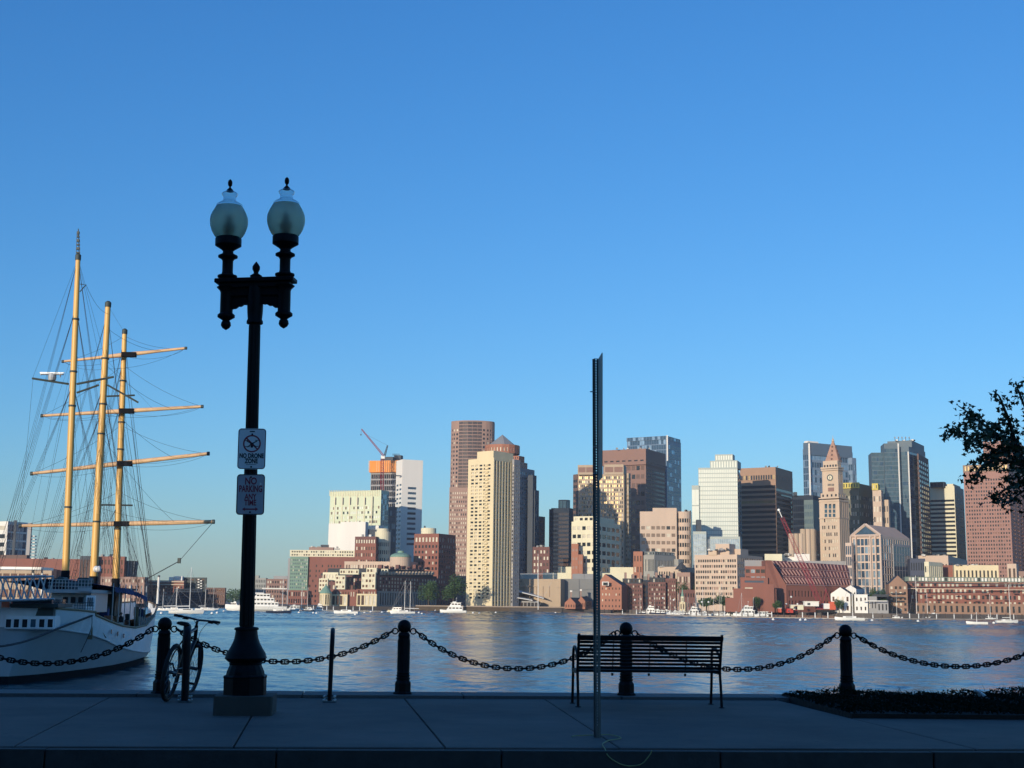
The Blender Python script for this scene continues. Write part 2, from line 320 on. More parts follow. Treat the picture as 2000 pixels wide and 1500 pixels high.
# litter in the bed
mb = MB(); c = G(1916,1377)+Vector((0,0,.14)); rnd = random.Random(3); vs = []
for i in range(5):
    for j in range(7):
        a = j/7*6.28; r_ = .055*(1-.25*abs(i-2))*rnd.uniform(.6,1.2); vs.append(c+Vector((i*.032-.064+rnd.gauss(0,.01), r_*math.cos(a), .7*r_*math.sin(a)-(i-2)*.02)))
mb.add(vs, [(i*7+j,i*7+(j+1)%7,(i+1)*7+(j+1)%7,(i+1)*7+j) for i in range(4) for j in range(7)]+[tuple(range(6,-1,-1)), tuple(range(28,35))])
tag(mb.build('plastic_bag', LITTER), 'crumpled pale plastic bag caught on the ground cover', 'litter')
# yellow cord over the kerb
yk2 = [(1117,1441),(1124,1439.5),(1145,1438.5),(1166,1438),(1190,1437.5),(1204,1440),(1213,1444),(1204,1446.5),(1190,1448.5),(1182,1452),(1177,1455.5),(1178,1460),(1182,1466)]
pts = [G(*p)+Vector((0,0,.012)) for p in yk2]
fd = (kerb_at(G(1190,1470).x)).y - .012
pts += [P(*p, fd-.004*i) for i, p in enumerate([(1186,1474),(1194,1482),(1205,1489),(1216,1493.5),(1230,1496),(1246,1494.5),(1256,1490),(1264,1481),(1270,1473),(1273,1466)])]
mb = MB()
def smooth_pts(pts, n=4):
    out = []
    for i in range(len(pts)-1):
        p0, p1, p2, p3 = pts[max(i-1,0)], pts[i], pts[i+1], pts[min(i+2,len(pts)-1)]
        for k in range(n):
            t = k/n; out.append(.5*((2*p1)+(p2-p0)*t+(2*p0-5*p1+4*p2-p3)*t*t+(3*p1-p0-3*p2+p3)*t**3))
    out.append(pts[-1]); return out
mb.tube(smooth_pts(pts), .0045, 6); tag(mb.build('cord', CORD, smooth=True), 'thin yellow cord looped round the sign post foot and over the kerb', 'cord')
# ================================================================== BOLLARDS AND CHAINS
bx = [(-150,1352.2),(318,1354.5),(788,1355.5),(1223,1357.5),(1653,1359.5),(2086,1362)]
BP = []
for px, py in bx:
    s = S(px, py-60); p = G(px, py, COPZ)
    BP.append(Vector((s*p.y, p.y, COPZ)))
bl = [None, 'black iron bollard leaning close to the parked bicycle', 'black iron bollard midway between lamp post and bench', 'black iron bollard standing behind the bench', 'black iron bollard rising from the low planting bed', None]
prof = [(.128,0),(.128,.018),(.112,.03),(.108,.035),(.108,.135),(.104,.15),(.086,.175),(.083,.185),(.092,.192),(.092,.204),(.082,.212),(.082,.222),(.09,.23),(.09,.242),(.080,.25),(.080,.258),(.086,.265),(.086,.275),(.077,.285),(.077,.70),(.074,.73),(.080,.738),(.080,.752),(.072,.762),(.066,.785)]
ball = [(.066,.782)]+[(.088*math.cos(a),.862+.088*math.sin(a)) for a in [R(-58+148*i/12) for i in range(12)]]+[(0,.95)]
proto = thing('bollard', bl[1], 'bollard', group='iron bollards along the water')
mb = MB(); mb.lathe(prof[:7], 8, rot=R(22.5)); mb.build('base', IRON, proto, local=True, recalc=True)
mb = MB(); mb.lathe(prof[6:], 24)
for k in range(12):
    a = k*math.pi/6; mb.box((.077*math.cos(a), .077*math.sin(a), .49), (.008,.014,.40), M=Matrix.Rotation(a,3,'Z'))
mb.build('shaft', IRON, proto, smooth=True, local=True)
mb = MB(); mb.lathe(ball, 24); mb.build('ball_cap', IRON, proto, smooth=True, local=True)
EYEZ = .80; ang = math.atan2(cd.y, cd.x); RM = Matrix.Rotation(ang,3,'Z')
for sgn in (-1,1):
    mb = MB(); mb.torus(RM @ Vector((sgn*.118,0,EYEZ)), .036, .0085, RM @ Matrix.Rotation(R(90),3,'X'), 20, 6); mb.tube([RM @ Vector((sgn*.06,0,EYEZ)), RM @ Vector((sgn*.088,0,EYEZ))], .014, 8); mb.build('chain_eye', IRON, proto, smooth=True, local=True)
bolls = []
for i in range(1, 5):
    o = proto if i == 1 else copy_tree(proto); o.location = BP[i]; o['label'] = bl[i]; bolls.append(o)
# stud link mesh, long axis X, flat in XZ
LINK = MB(); r_ = .0105; half = .026; ro = .0265; pl = []
for k in range(9): a = R(-90+180*k/8); pl.append(Vector((half+ro*math.cos(a),0,ro*math.sin(a))))
for k in range(9): a = R(90+180*k/8); pl.append(Vector((-half+ro*math.cos(a),0,ro*math.sin(a))))
n = len(pl); vs = []
for i, p in enumerate(pl):
    t = (pl[(i+1)%n]-pl[i-1]).normalized(); nn = Vector((0,1,0)); bb = t.cross(nn)
    vs += [p+(nn*math.cos(2*math.pi*k/6)+bb*math.sin(2*math.pi*k/6))*r_ for k in range(6)]
LINK.add(vs, [(i*6+k, i*6+(k+1)%6, ((i+1)%n)*6+(k+1)%6, ((i+1)%n)*6+k) for i in range(n) for k in range(6)])
LINK.tube([(0,0,-ro),(0,0,ro)], [.010,.010], 6, cap=False)
link0 = None
cl = ['stud link chain hanging in front of the white ship', 'stud link chain running behind bicycle and lamp post base', 'stud link chain sagging from the middle bollard to the bench back', 'stud link chain between bench and planting bed bollard', 'stud link chain hanging over the low planting bed']
for i in range(5):
    A = BP[i] + cd*.155 + Vector((0,0,EYEZ)); B = BP[i+1] - cd*.155 + Vector((0,0,EYEZ))
    sag = (.44,.40,.47,.46,.40)[i]; N = 60
    cur = [A+(B-A)*(k/400) - Vector((0,0,sag*(1-(2*k/400-1)**2)*(1+.12*((2*k/400-1)**2)))) for k in range(401)]
    acc = [0]
    for k in range(400): acc.append(acc[-1]+(cur[k+1]-cur[k]).length)
    tot = acc[-1]; N = int(round(tot/.0745)); ch = thing('chain', cl[i], 'chain', cur[200], 'chains hung between the bollards')
    k = 0; last = None
    for j in range(N):
        s_ = (j+.5)*tot/N
        while acc[k+1] < s_: k += 1
        p = cur[k].lerp(cur[k+1], (s_-acc[k])/(acc[k+1]-acc[k])); t = (cur[k+1]-cur[k]).normalized()
        side = Vector((0,0,1)).cross(t).normalized(); up = t.cross(side)
        if j % 2: y_, z_ = side, up
        else: y_, z_ = up, -side
        tw = Matrix.Rotation(random.gauss(0,.10),3,t); y_, z_ = tw @ y_, tw @ z_
        M = Matrix(((t.x,y_.x,z_.x,p.x-cur[200].x),(t.y,y_.y,z_.y,p.y-cur[200].y),(t.z,y_.z,z_.z,p.z-cur[200].z),(0,0,0,1)))
        if link0 is None: lo = LINK.build('link', IRON, ch, smooth=True, local=True); link0 = lo
        else: lo = bpy.data.objects.new('link', link0.data); C.objects.link(lo); lo.parent = ch
        lo.matrix_local = M
# ================================================================== LAMP POST
LD = 14.2; BLKZ = .2
def ax(y): return 478+(1360-y)*22/820
f0, f1 = G(415,1398), G(531,1398.5); bw = (f1-f0).length; bdir = (f1-f0).normalized(); bn = Vector((-bdir.y,bdir.x,0))
mb = MB(); q = [f0, f1, f1+bn*bw, f0+bn*bw]; mb.prism([(p.x,p.y) for p in q], -.02, BLKZ)
blk = mb.build('footing', CONCB, bevel=.02, recalc=True); tag(blk, 'square concrete footing block under the twin lamp post', 'footing')
bc = (q[0]+q[2])/2; LD = bc.y
base = Vector((S(478,1362)*LD, LD, BLKZ)); topp = P(500,540,LD)
axis = (topp-base).normalized(); rq = Vector((0,0,1)).rotation_difference(axis).to_euler()
lamp = thing('street_lamp', 'tall black cast iron lamp post with two frosted acorn globes', 'street lamp', base, rot=rq)
def lz(y, x=None): return (Z(ax(y) if x is None else x, y, LD) - BLKZ)/axis.z
def prof_px(lst, x=None): return [(W(hw, y, LD), lz(y, x)) for y, hw in lst]
mb = MB(); mb.lathe(prof_px([(1366,42),(1324,42),(1321,43.5),(1318,41)]), 8, rot=R(22.5)); mb.lathe(prof_px([(1318,38),(1311,36.5),(1303,33),(1298,31)]), 16)
for k in range(8):
    a = k*math.pi/4; rr = W(41.2,1340,LD)*math.cos(R(22.5)); mb.box((rr*math.cos(a),rr*math.sin(a),lz(1344)), (.012,W(22,1340,LD),.16), M=Matrix.Rotation(a,3,'Z'))
mb.build('pedestal', IRON, lamp, local=True, recalc=True)
mb = MB(); mb.lathe(prof_px([(1298,31),(1296,32.5),(1294,31),(1290,36),(1285,41),(1281,39),(1276,38),(1268,33),(1258,27.5),(1248,23.5),(1240,22),(1231,21),(1230,23.5),(1226.5,23.5),(1225,21),(1224,14)]), 24); mb.build('flared_base', IRON, lamp, smooth=True, local=True)
mb = MB(); mb.lathe(prof_px([(1225,13.6),(1000,12.6),(800,11.6),(632,10.6)]), 20)
for k in range(12):
    a = k*math.pi/6; mb.tube([(W(13,1225,LD)*math.cos(a),W(13,1225,LD)*math.sin(a),lz(1222)),(W(10.2,632,LD)*math.cos(a),W(10.2,632,LD)*math.sin(a),lz(636))], [.010,.008], 6)
mb.build('shaft', IRON, lamp, smooth=True, local=True)
mb = MB(); mb.lathe(prof_px([(634,12),(632,16),(628,16),(624,14),(612,15),(600,15.5),(592,15.5),(560,15)]), 20); mb.build('capital', IRON, lamp, smooth=True, local=True)
ARM = R(-6); AR = Matrix.Rotation(ARM,3,'Z'); half = W(57.5,550,LD)
def av(x, y, z): return AR @ Vector((x,y,z))
zt = lz(549); zb = lz(562)
mb = MB(); ex = half+W(21,550,LD)
mb.box(av(0,0,zt), (2*ex,.20,.05), M=AR); mb.box(av(0,0,zt-.055), (2*ex-.09,.15,.06), M=AR); mb.box(av(0,0,zt-.13), (2*half,.09,.10), M=AR); mb.build('crossarm', IRON, lamp, local=True, bevel=.008, recalc=True)
for sg in (-1,1):
    mb = MB(); zq = lz(562); n = 16; up = []; lo = []
    for k in range(n+1):
        u = k/n; xx = sg*(W(12,600,LD) + u*(half-W(20,600,LD))); yy = 592 + 12*u**1.4 + 2.2*abs(math.sin(u*math.pi*3.5)); lo.append((xx, lz(yy))); up.append((xx, zq))
    for y_ in (-.022,.022): mb.add([av(px,y_,pz) for px,pz in lo]+[av(px,y_,pz) for px,pz in up], [(k,k+1,n+2+k,n+1+k) for k in range(n)])
    mb.add([av(px,y_,pz) for y_ in (-.022,.022) for px,pz in lo], [(k,k+1,n+2+k,n+1+k) for k in range(n)])
    mb.build('bracket', IRON, lamp, local=True)
    xo = av(sg*half,0,0)
    mb = MB(); mb.lathe(prof_px([(560,20),(566,14),(570,12.5),(610,12.5),(614,17),(618,17),(623,9),(625,6.5),(628,9),(634,10),(639,7),(643,1)]), 16, xo); mb.build('drop_finial', IRON, lamp, smooth=True, local=True)
    mb = MB(); mb.lathe(prof_px([(548,13),(543,13.5),(540,19),(537,19),(535,12),(530,10.5),(508,10.5),(504,13),(501,19),(498,19),(494,11),(489,10),(486,13),(480,22),(478,25.5),(465,25.5),(463,24)]), 20, xo); mb.build('lamp_holder', IRON, lamp, smooth=True, local=True)
    gp = [(463,23.5),(458,28),(450,32.5),(440,35.8),(430,36.8),(422,35.8),(414,32.5),(407,28.5),(402,25.5)]
    mb = MB(); mb.lathe(prof_px(gp)+[(r-.008,z) for r,z in prof_px(gp[::-1])], 32, xo); gl = mb.build('globe', GLOBE, lamp, smooth=True, local=True)
    mb = MB(); mb.lathe(prof_px([(462,8),(452,10),(446,13),(440,13),(436,9),(430,7),(422,7),(418,3)]), 16, xo); mb.build('lamp_fitting', IRON, gl, smooth=True, local=True)
    cg = [(402,25.2),(399,25.2),(396,21.5),(393,16.5),(390,12.5),(383,12.2),(380.5,14.5),(377,15.8),(374.5,13.5),(371,7)]
    mb = MB(); mb.lathe(prof_px(cg)+[(max(.001,r-.005),z) for r,z in prof_px(cg[::-1])], 28, xo); mb.build('globe_cap', CAPG, lamp, smooth=True, local=True)
    mb = MB(); mb.lathe(prof_px([(372,7.5),(369,6),(366,3),(364,1.6),(362,2.2),(360,4),(355,4.6),(351,3.6),(348,.5)]), 14, xo); mb.build('finial', IRON, lamp, smooth=True, local=True)
mb = MB(); mb.lathe(prof_px([(546,13),(541,11),(539,12),(537,9),(534,4.5),(531,5),(526,7.5),(521,7.5),(516,4.5),(511,.5)]), 16); mb.build('centre_finial', IRON, lamp, smooth=True, local=True)
# ------------------------------------------------------------------ signs on the post
def text_mb(s, size, sx=1.0, bold=.0):
    cu = bpy.data.curves.new('t', 'FONT'); cu.body = s; cu.align_x = 'CENTER'; cu.align_y = 'CENTER'; cu.size = size; cu.extrude = .0006; cu.offset = bold; cu.resolution_u = 3
    ob = bpy.data.objects.new('t', cu); me = bpy.data.meshes.new_from_object(ob)
    r = [(v.co.x*sx, v.co.y, v.co.z) for v in me.vertices], [tuple(p.vertices) for p in me.polygons]
    bpy.data.objects.remove(ob); bpy.data.curves.remove(cu); bpy.data.meshes.remove(me); return r
class Sign:
    # a flat panel: local x right, y up, facing the road; everything on it is raised print
    def __init__(s, name, label, x, y, wpx, hpx, d, tilt, sheet=None):
        s.w = W(wpx, y, d); s.h = Z(x, y-hpx/2, d)-Z(x, y+hpx/2, d); c = P(x, y, d)
        s.o = thing(name, label, 'sign', c, rot=(R(90)-tilt[0], 0, tilt[1])); s.o.rotation_euler = (R(90), tilt[0], tilt[1])
        s.plate('panel', s.w, s.h, 0, 0, .0, sheet or SIGNW, .003, .038)
    def rr(s, w_, h_, cx, cy, rad, n=6):
        return [(cx+sx*(w_/2-rad)+rad*math.cos(a), cy+sy*(h_/2-rad)+rad*math.sin(a)) for sx, sy, a0 in ((1,1,0),(-1,1,90),(-1,-1,180),(1,-1,270)) for a in [R(a0+90*k/n) for k in range(n+1)]]
    def plate(s, nm, w_, h_, cx, cy, z, m, th, rad):
        mb = MB(); mb.prism(s.rr(w_,h_,cx,cy,rad), z, z+th); return mb.build(nm, m, s.o, local=True, recalc=True)
    def border(s, inset, th, m, rad):
        a = s.rr(s.w-2*inset, s.h-2*inset, 0, 0, rad); b = s.rr(s.w-2*inset-2*th, s.h-2*inset-2*th, 0, 0, max(.004,rad-th)); n = len(a); z = .0042
        mb = MB(); mb.add([(x,y,z) for x,y in a]+[(x,y,z) for x,y in b], [(k,(k+1)%n,n+(k+1)%n,n+k) for k in range(n)]); mb.build('border', m, s.o, local=True)
    def text(s, t, cx, cy, size, m, sx=1.0, bold=.002):
        v, f = text_mb(t, size, sx, bold); mb = MB(); mb.add([(x+cx,y+cy,z+.0046) for x,y,z in v], f); mb.build('lettering', m, s.o, local=True)
    def bolt(s, cx, cy):
        mb = MB(); mb.lathe([(.010,.003),(.010,.008),(.006,.011),(0,.012)], 8, (cx,cy,0)); mb.build('bolt', IRON, s.o, local=True)
lean = -math.atan2(axis.x, axis.z)
dsg = LD-.105
s1 = Sign('no_drone_sign', 'white NO DRONE ZONE sign on the lamp post, the upper one', 491.8, 876.5, 54, 79.5, dsg, (R(-.6), R(5)))
s1.border(.004, .006, SIGNK, .034); u = s1.w/54
mb = MB(); ro, ri = 17.2*u, 14.4*u
n = 40; mb.add([(ro*math.cos(2*math.pi*k/n), 10*u+ro*math.sin(2*math.pi*k/n), .0044) for k in range(n)]+[(ri*math.cos(2*math.pi*k/n), 10*u+ri*math.sin(2*math.pi*k/n), .0044) for k in range(n)], [(k,(k+1)%n,n+(k+1)%n,n+k) for k in range(n)])
mb.box((0,10*u,.0046), (30*u,2.6*u,.0008), M=Matrix.Rotation(R(-45),3,'Z')); mb.build('prohibition_ring', SIGNR, s1.o, local=True)
mb = MB()
for ex, ey in ((-10,15),(10,15.5),(-8.5,3),(8.5,3.5)):
    mb.tube([(0,10*u,.0041),(ex*u,ey*u,.0041)], .9*u, 4); mb.box((ex*u,(ey+1.2)*u,.004), (9*u,1.1*u,.001))
mb.box((0,9*u,.0042), (7*u,6*u,.001)); mb.lathe([(2.6*u,.0040),(2.6*u,.0047)], 10, (0,4.5*u,0)); mb.build('drone_symbol', SIGNK, s1.o, local=True)
s1.text('NO DRONE', 0, -14.2*u, 12.5*u, SIGNK, .70, .0028); s1.text('ZONE', 0, -24.4*u, 12.5*u, SIGNK, .72, .0028)
s1.plate('top_mark', 10*u, 2.2*u, 0, 33.8*u, .0032, SIGNK, .0012, .8*u); s1.plate('foot_line', 20*u, .7*u, 0, -31*u, .0032, SIGNK, .0012, .3*u)
s1.bolt(0, 28.5*u); s1.bolt(0, -35.5*u)
s2 = Sign('no_parking_sign', 'NO PARKING ANY TIME sign with arrow below the drone sign', 489.4, 965.8, 54.5, 79.5, dsg, (R(-.8), R(3)), SIGNL)
s2.border(.001, .010, SIGNK, .036); u = s2.w/54.5
s2.text('NO', 0, 25.5*u, 19*u, SIGNR, .78, .0026); s2.text('PARKING', 0, 10.5*u, 18*u, SIGNR, .60, .0026); s2.text('ANY', 0, -4.8*u, 15.5*u, SIGNR, .70, .0022); s2.text('TIME', 0, -16.5*u, 15.5*u, SIGNR, .70, .0022)
mb = MB(); z = .0044; y0 = -28.6*u; L_ = 15.5*u
mb.add([(-L_,y0,z),(-L_+6*u,y0-4*u,z),(-L_+5*u,y0-1.3*u,z),(L_-5*u,y0-1.3*u,z),(L_-6*u,y0-4*u,z),(L_,y0,z),(L_-6*u,y0+4*u,z),(L_-5*u,y0+1.3*u,z),(-L_+5*u,y0+1.3*u,z),(-L_+6*u,y0+4*u,z)], [(0,1,2,8,9),(2,3,7,8),(3,4,5,6,7)]); mb.build('arrow', SIGNR, s2.o, local=True)
s2.bolt(0, 34*u); s2.bolt(0, -34.5*u)
mb = MB(); mb.prism([(17*u,17*u),(21*u,15*u),(20.5*u,22*u),(17.5*u,24*u)], .003, .0046); mb.build('sticker', WHP, s2.o, local=True, recalc=True)
# ================================================================== PERFORATED SIGN POST (seen from the side of its panel)
sb = G(1167,1441); SDp = sb.y; st = P(1154+10,700,SDp)
post = thing('sign_post', 'tall perforated steel post standing at the kerb with its sign edge on', 'sign post', sb)
H = (st-sb).length; wax = (st-sb).normalized(); wS = .066; nh = int(H/.0254)
mb = MB(); hw = wS/2; ux = Vector((1,0,0)); cell = H/nh
def pp(x, z, y=0.0): return sb + wax*z + ux*x + Vector((0,y,0))
for i in range(nh):
    z0, z1 = i*cell, (i+1)*cell; zc = (z0+z1)/2; rh = .0056; k8 = [(rh*math.cos(R(22.5+45*k)), rh*math.sin(R(22.5+45*k))) for k in range(8)]
    if i < 4:
        mb.quad(pp(-.016,z0),pp(.016,z0),pp(.016,z1),pp(-.016,z1)); continue
    ring = [pp(a_, zc+b_) for a_,b_ in k8]; out = [pp(.016,(zc+k8[0][1])),pp(k8[1][0],z1),pp(k8[2][0],z1),pp(-.016,zc+k8[3][1]),pp(-.016,zc+k8[4][1]),pp(k8[5][0],z0),pp(k8[6][0],z0),pp(.016,zc+k8[7][1])]
    cor = {0:pp(.016,z1),2:pp(-.016,z1),4:pp(-.016,z0),6:pp(.016,z0)}
    fs = [(k,8+k,8+(k+1)%8,(k+1)%8) for k in range(8)]
    vs = ring+out; fs2 = []
    for j, k in enumerate((0,2,4,6)): vs.append(cor[k]); fs2.append((8+k,16+j,8+k+1))
    mb.add(vs, fs+fs2)
# hat-section flanges of the channel
for sg in (-1,1):
    a = [(sg*.016,0),(sg*.020,.028),(sg*hw,.030)]
    for (xa,ya),(xb,yb) in zip(a[:-1],a[1:]):
        mb.quad(pp(xa,0,ya),pp(xb,0,yb),pp(xb,H,yb),pp(xa,H,ya)); mb.quad(pp(xa,0,ya+.004),pp(xb,0,yb+.004),pp(xb,H,yb+.004),pp(xa,H,ya+.004))
    mb.quad(pp(sg*hw,0,.030),pp(sg*hw,0,.034),pp(sg*hw,H,.034),pp(sg*hw,H,.030))
mb.build('channel', GALV, post)
tA = P(1166.5,701,SDp+.03); ang_ = math.atan2(1176.5-1166.5, 2600); e1 = P(1176.6,690,SDp-.42); dirp = Vector((e1.x-tA.x, e1.y-tA.y, 0)).normalized(); nrm = Vector((-dirp.y, dirp.x, 0))
z0, z1 = Z(1166,941,SDp), Z(1166,703,SDp); mb = MB(); n = 6
a0, a1 = -.02, .44
pan = []
for (cx, cz, st_) in ((a1-.03,z1-.03,0),(a0+.03,z1-.03,90),(a0+.03,z0+.03,180),(a1-.03,z0+.03,270)): pan += [(cx+.03*math.cos(R(st_+90*k/n)), cz+.03*math.sin(R(st_+90*k/n))) for k in range(n+1)]
o0 = Vector((tA.x,tA.y,0)); ff = [o0+dirp*a+nrm*.0+Vector((0,0,z)) for a,z in pan]; bb = [p+nrm*.004 for p in ff]; n = len(ff)
mb.add(ff+bb, [tuple(range(n)), tuple(range(2*n-1,n-1,-1))]+[(k,(k+1)%n,n+(k+1)%n,n+k) for k in range(n)])
mb.build('panel', GALV, post, recalc=True)
for yy in (765, 873, 925):
    c = P(1155 if yy == 765 else 1161, yy, SDp-.0); mb = MB(); mb.tube([c+Vector((-.012,0,0)), c+Vector((.03,0,0))], .006, 6); mb.build('bolt', STEEL, post)
# ================================================================== BENCH
nl, nr = G(1126,1381), G(1415,1386); fl, fr = G(1110,1374), G(1389,1379)
bdv = (nr-nl); sdv = fl-nl; brot = .3*math.atan2(bdv.y, bdv.x)+.7*(math.atan2(sdv.y, sdv.x)-R(90)); BW = bdv.length*1.015; BDp = .56
bench = thing('park_bench', 'black slatted metal bench facing the water in front of a bollard', 'bench', nl, rot=(0,0,brot))
SH, BH = .44, .86
def bk(z): return -.02-.14*(z-SH)/(BH-SH) + .10     # backrest leans towards the walk
zz = [SH-.02+.043*i for i in range(9)]
for i, z in enumerate(zz):
    mb = MB(); mb.box((BW/2, bk(z), z), (BW-.03, .012, .030 if i < 8 else .032), M=Matrix.Rotation(R(18),3,'X')); mb.build('back_slat', IRONB, bench, local=True, bevel=.003, recalc=True)
mb = MB(); z = SH-.02+.043*9+.008; mb.box((BW/2, bk(z), z), (BW-.0, .026, .062), M=Matrix.Rotation(R(18),3,'X')); mb.build('top_rail', IRONB, bench, local=True, bevel=.006, recalc=True)
for i in range(9):
    mb = MB(); mb.box((BW/2, .13+.048*i, SH-.012*math.sin(i/8*3.1)-.01), (BW-.03, .034, .012)); mb.build('seat_slat', IRONB, bench, local=True, bevel=.003, recalc=True)
for xx in (.02, BW-.02):
    mb = MB(); mb.tube(smooth_pts([Vector((xx,0,0)),Vector((xx,.035,.22)),Vector((xx,.075,SH-.03)),Vector((xx,bk(.62),.62)),Vector((xx,bk(BH),BH))],5), .017, 8); mb.build('leg', IRONB, bench, smooth=True, local=True)
    mb = MB(); mb.tube(smooth_pts([Vector((xx,BDp+.04,0)),Vector((xx,BDp,.22)),Vector((xx,BDp-.03,SH)),Vector((xx,BDp-.04,.60)),Vector((xx,BDp-.10,.685)),Vector((xx,BDp-.22,.695)),Vector((xx,.22,.66)),Vector((xx,.09,.60)),Vector((xx,.05,.56))],5), .017, 8); mb.build('armrest_leg', IRONB, bench, smooth=True, local=True)
    mb = MB(); mb.box((xx,.32,SH-.03), (.03,.50,.045)); mb.build('seat_bracket', IRONB, bench, local=True, recalc=True)
    mb = MB(); mb.lathe([(.035,0),(.035,.008),(.02,.012)], 12, (xx,0,0)); mb.lathe([(.035,0),(.035,.008),(.02,.012)], 12, (xx,BDp+.04,0)); mb.build('foot', IRONB, bench, local=True)
for k in (.25,.5,.75):
    mb = MB(); mb.tube([(BW*k,bk(BH-.02)+.012,BH-.02),(BW*k,bk(SH)+.014,SH-.03),(BW*k,.3,SH-.035),(BW*k,.52,SH-.02)], .007, 6); mb.build('strap', IRONB, bench, local=True)
    mb = MB(); mb.lathe([(.012,-.02),(.016,0),(.012,.012)], 8, (BW*k,.09,SH-.055)); mb.build('bolt', IRONB, bench, local=True)
# ================================================================== BIKE RACKS (hoops seen end on)
def rack(label, bxp, byp, tx, ty, wpx, hpx_top):
    b = G(bxp, byp); vd = Vector((b.x, b.y, 0)).normalized(); t = P(tx, ty, b.y)
    root = thing('bike_rack', label, 'bike rack', b, 'steel bike racks on the sidewalk'); Hh = t.z; lean_ = Vector((t.x-b.x, 0, 0))
    w_ = W(wpx, 1300, b.y)/2; L_ = .62; pts = []
    for k in range(6): pts.append(Vector((0,0,Hh*.9*k/6)))
    for k in range(9):
        a = R(180-180*k/8); rr = L_/2; pts.append(vd*(rr+rr*math.cos(a))+Vector((0,0,Hh-rr*.42+rr*.42*math.sin(a))))
    for k in range(1,7): pts.append(vd*L_+Vector((0,0,Hh*.86*(6-k)/6)))
    pts = [b + p + lean_*(p.z/Hh) for p in pts]
    mb = MB(); mb.tube(pts, [w_*1.0 if i > 3 else w_*.9 for i in range(len(pts))], 12); mb.build('hoop', IRONB, root, smooth=True)
    for e in (0, 1):
        c = b + vd*L_*e; mb = MB(); mb.box(c+Vector((0,0,.008)), (.16,.16,.014), M=Matrix.Rotation(-math.atan2(vd.x,vd.y),3,'Z')); fl_ = mb.build('base_plate', GALV, root, bevel=.003, recalc=True)
        for sx in (-1,1):
            for sy in (-1,1):
                mb = MB(); mb.lathe([(.016,.014),(.016,.028),(.011,.036),(0,.038)], 8, c+Vector((sx*.062,sy*.055,0))); mb.build('bolt', STEEL, fl_)
    return root
rack('slim steel bike rack hoop standing alone between lamp post and bollard', 643.5, 1371, 650, 1231, 9.0, 0)
rack('bike rack hoop that the dark bicycle leans against', 361, 1371, 366, 1226, 16, 0)
# ================================================================== BICYCLE
bwr = Vector((S(327,1325)*16.35, 16.35, .345)); bwf = Vector((S(372,1300)*17.38, 17.38, .345)); fw = (bwf-bwr); fw.z = 0; WB = fw.length; brz = math.atan2(fw.y, fw.x)
bike = thing('bicycle', 'dark mountain bicycle leaning on a rack beside the bollard', 'bicycle', (bwr.x,bwr.y,0), rot=(R(7.5),0,brz))
WR = .345
def wheel(cx):
    M = Matrix.Rotation(R(90),3,'X'); c = Vector((cx,0,WR))
    mb = MB(); mb.torus(c, WR-.026, .026, M, 40, 8); w_ = mb.build('wheel', RUBB, bike, smooth=True, local=True)
    mb = MB(); mb.torus(c, WR-.058, .011, M, 40, 6); mb.build('rim', BIKE, w_, smooth=True, local=True)
    mb = MB(); mb.tube([c-Vector((0,.05,0)),c+Vector((0,.05,0))], .022, 10); mb.torus(c+Vector((0,.03,0)), .08, .004, M, 20, 4); mb.build('hub', CHROME, w_, local=True)
    mb = MB()
    for k in range(28):
        a = k*2*math.pi/28; a2 = a+(.45 if k%4<2 else -.45); s_ = .03 if k%2 else -.03
        mb.tube([c+Vector((.02*math.cos(a2),s_,.02*math.sin(a2))), c+Vector(((WR-.062)*math.cos(a),0,(WR-.062)*math.sin(a)))], .0016, 3, cap=False)
    mb.build('spokes', CHROME, w_, local=True)
wheel(0); wheel(WB)
V = Vector; BBk = V((.42,0,.31)); ST = V((.27,0,.80)); HT = V((WB-.24,0,.86)); HB = V((WB-.19,0,.70)); RX = V((0,0,WR)); FX = V((WB,0,WR))
mb = MB(); mb.tube([BBk,ST],.018,10); mb.tube([ST+(BBk-ST)*.08,HT],.021,10); mb.tube([BBk,HB],.026,10); mb.tube([HT+V((-.01,0,.03)),HB+V((.012,0,-.04))],.024,10)
for s_ in (-1,1): mb.tube([BBk+V((0,s_*.03,0)),V((.2,s_*.055,.32)),RX+V((0,s_*.065,0))],.011,8); mb.tube([ST+V((.02,s_*.015,-.09)),V((.12,s_*.05,.55)),RX+V((0,s_*.065,0))],.009,8)
mb.build('frame', BIKE, bike, smooth=True, local=True)
mb = MB(); cr_ = HB+V((.02,0,-.06))
mb.tube([cr_+V((0,-.07,0)),cr_+V((0,.07,0))],.024,8)
for s_ in (-1,1): mb.tube([cr_+V((0,s_*.065,0)),cr_+(FX-cr_)*.5+V((0,s_*.065,0)),FX+V((0,s_*.06,0))],[.019,.019,.015],8)
mb.build('fork', BIKE, bike, smooth=True, local=True)
mb = MB(); bc_ = HT+V((.06,0,.10)); hbv = Matrix.Rotation(R(-20),3,'Z')
mb.tube([HT+V((-.01,0,.03)),HT+V((-.015,0,.08)),bc_],.016,8)
mb.tube([bc_+hbv @ V((-.05,.34,.015)),bc_+hbv @ V((-.01,.15,.01)),bc_,bc_+hbv @ V((-.01,-.15,.01)),bc_+hbv @ V((-.05,-.34,.015))],.013,8); hb = mb.build('handlebar', BIKE, bike, smooth=True, local=True)
for s_ in (-1,1):
    mb = MB(); mb.tube([bc_+hbv @ V((-.035,s_*.23,.013)),bc_+hbv @ V((-.05,s_*.345,.015))],.017,8); mb.build('grip', RUBB, hb, smooth=True, local=True)
    mb = MB(); mb.box(bc_+hbv @ V((-.01,s_*.19,.0)),(.05,.06,.035)); mb.tube([bc_+hbv @ V((.02,s_*.20,0)),bc_+hbv @ V((.04,s_*.28,-.02))],.006,5); mb.build('brake_lever', BIKE, hb, local=True)
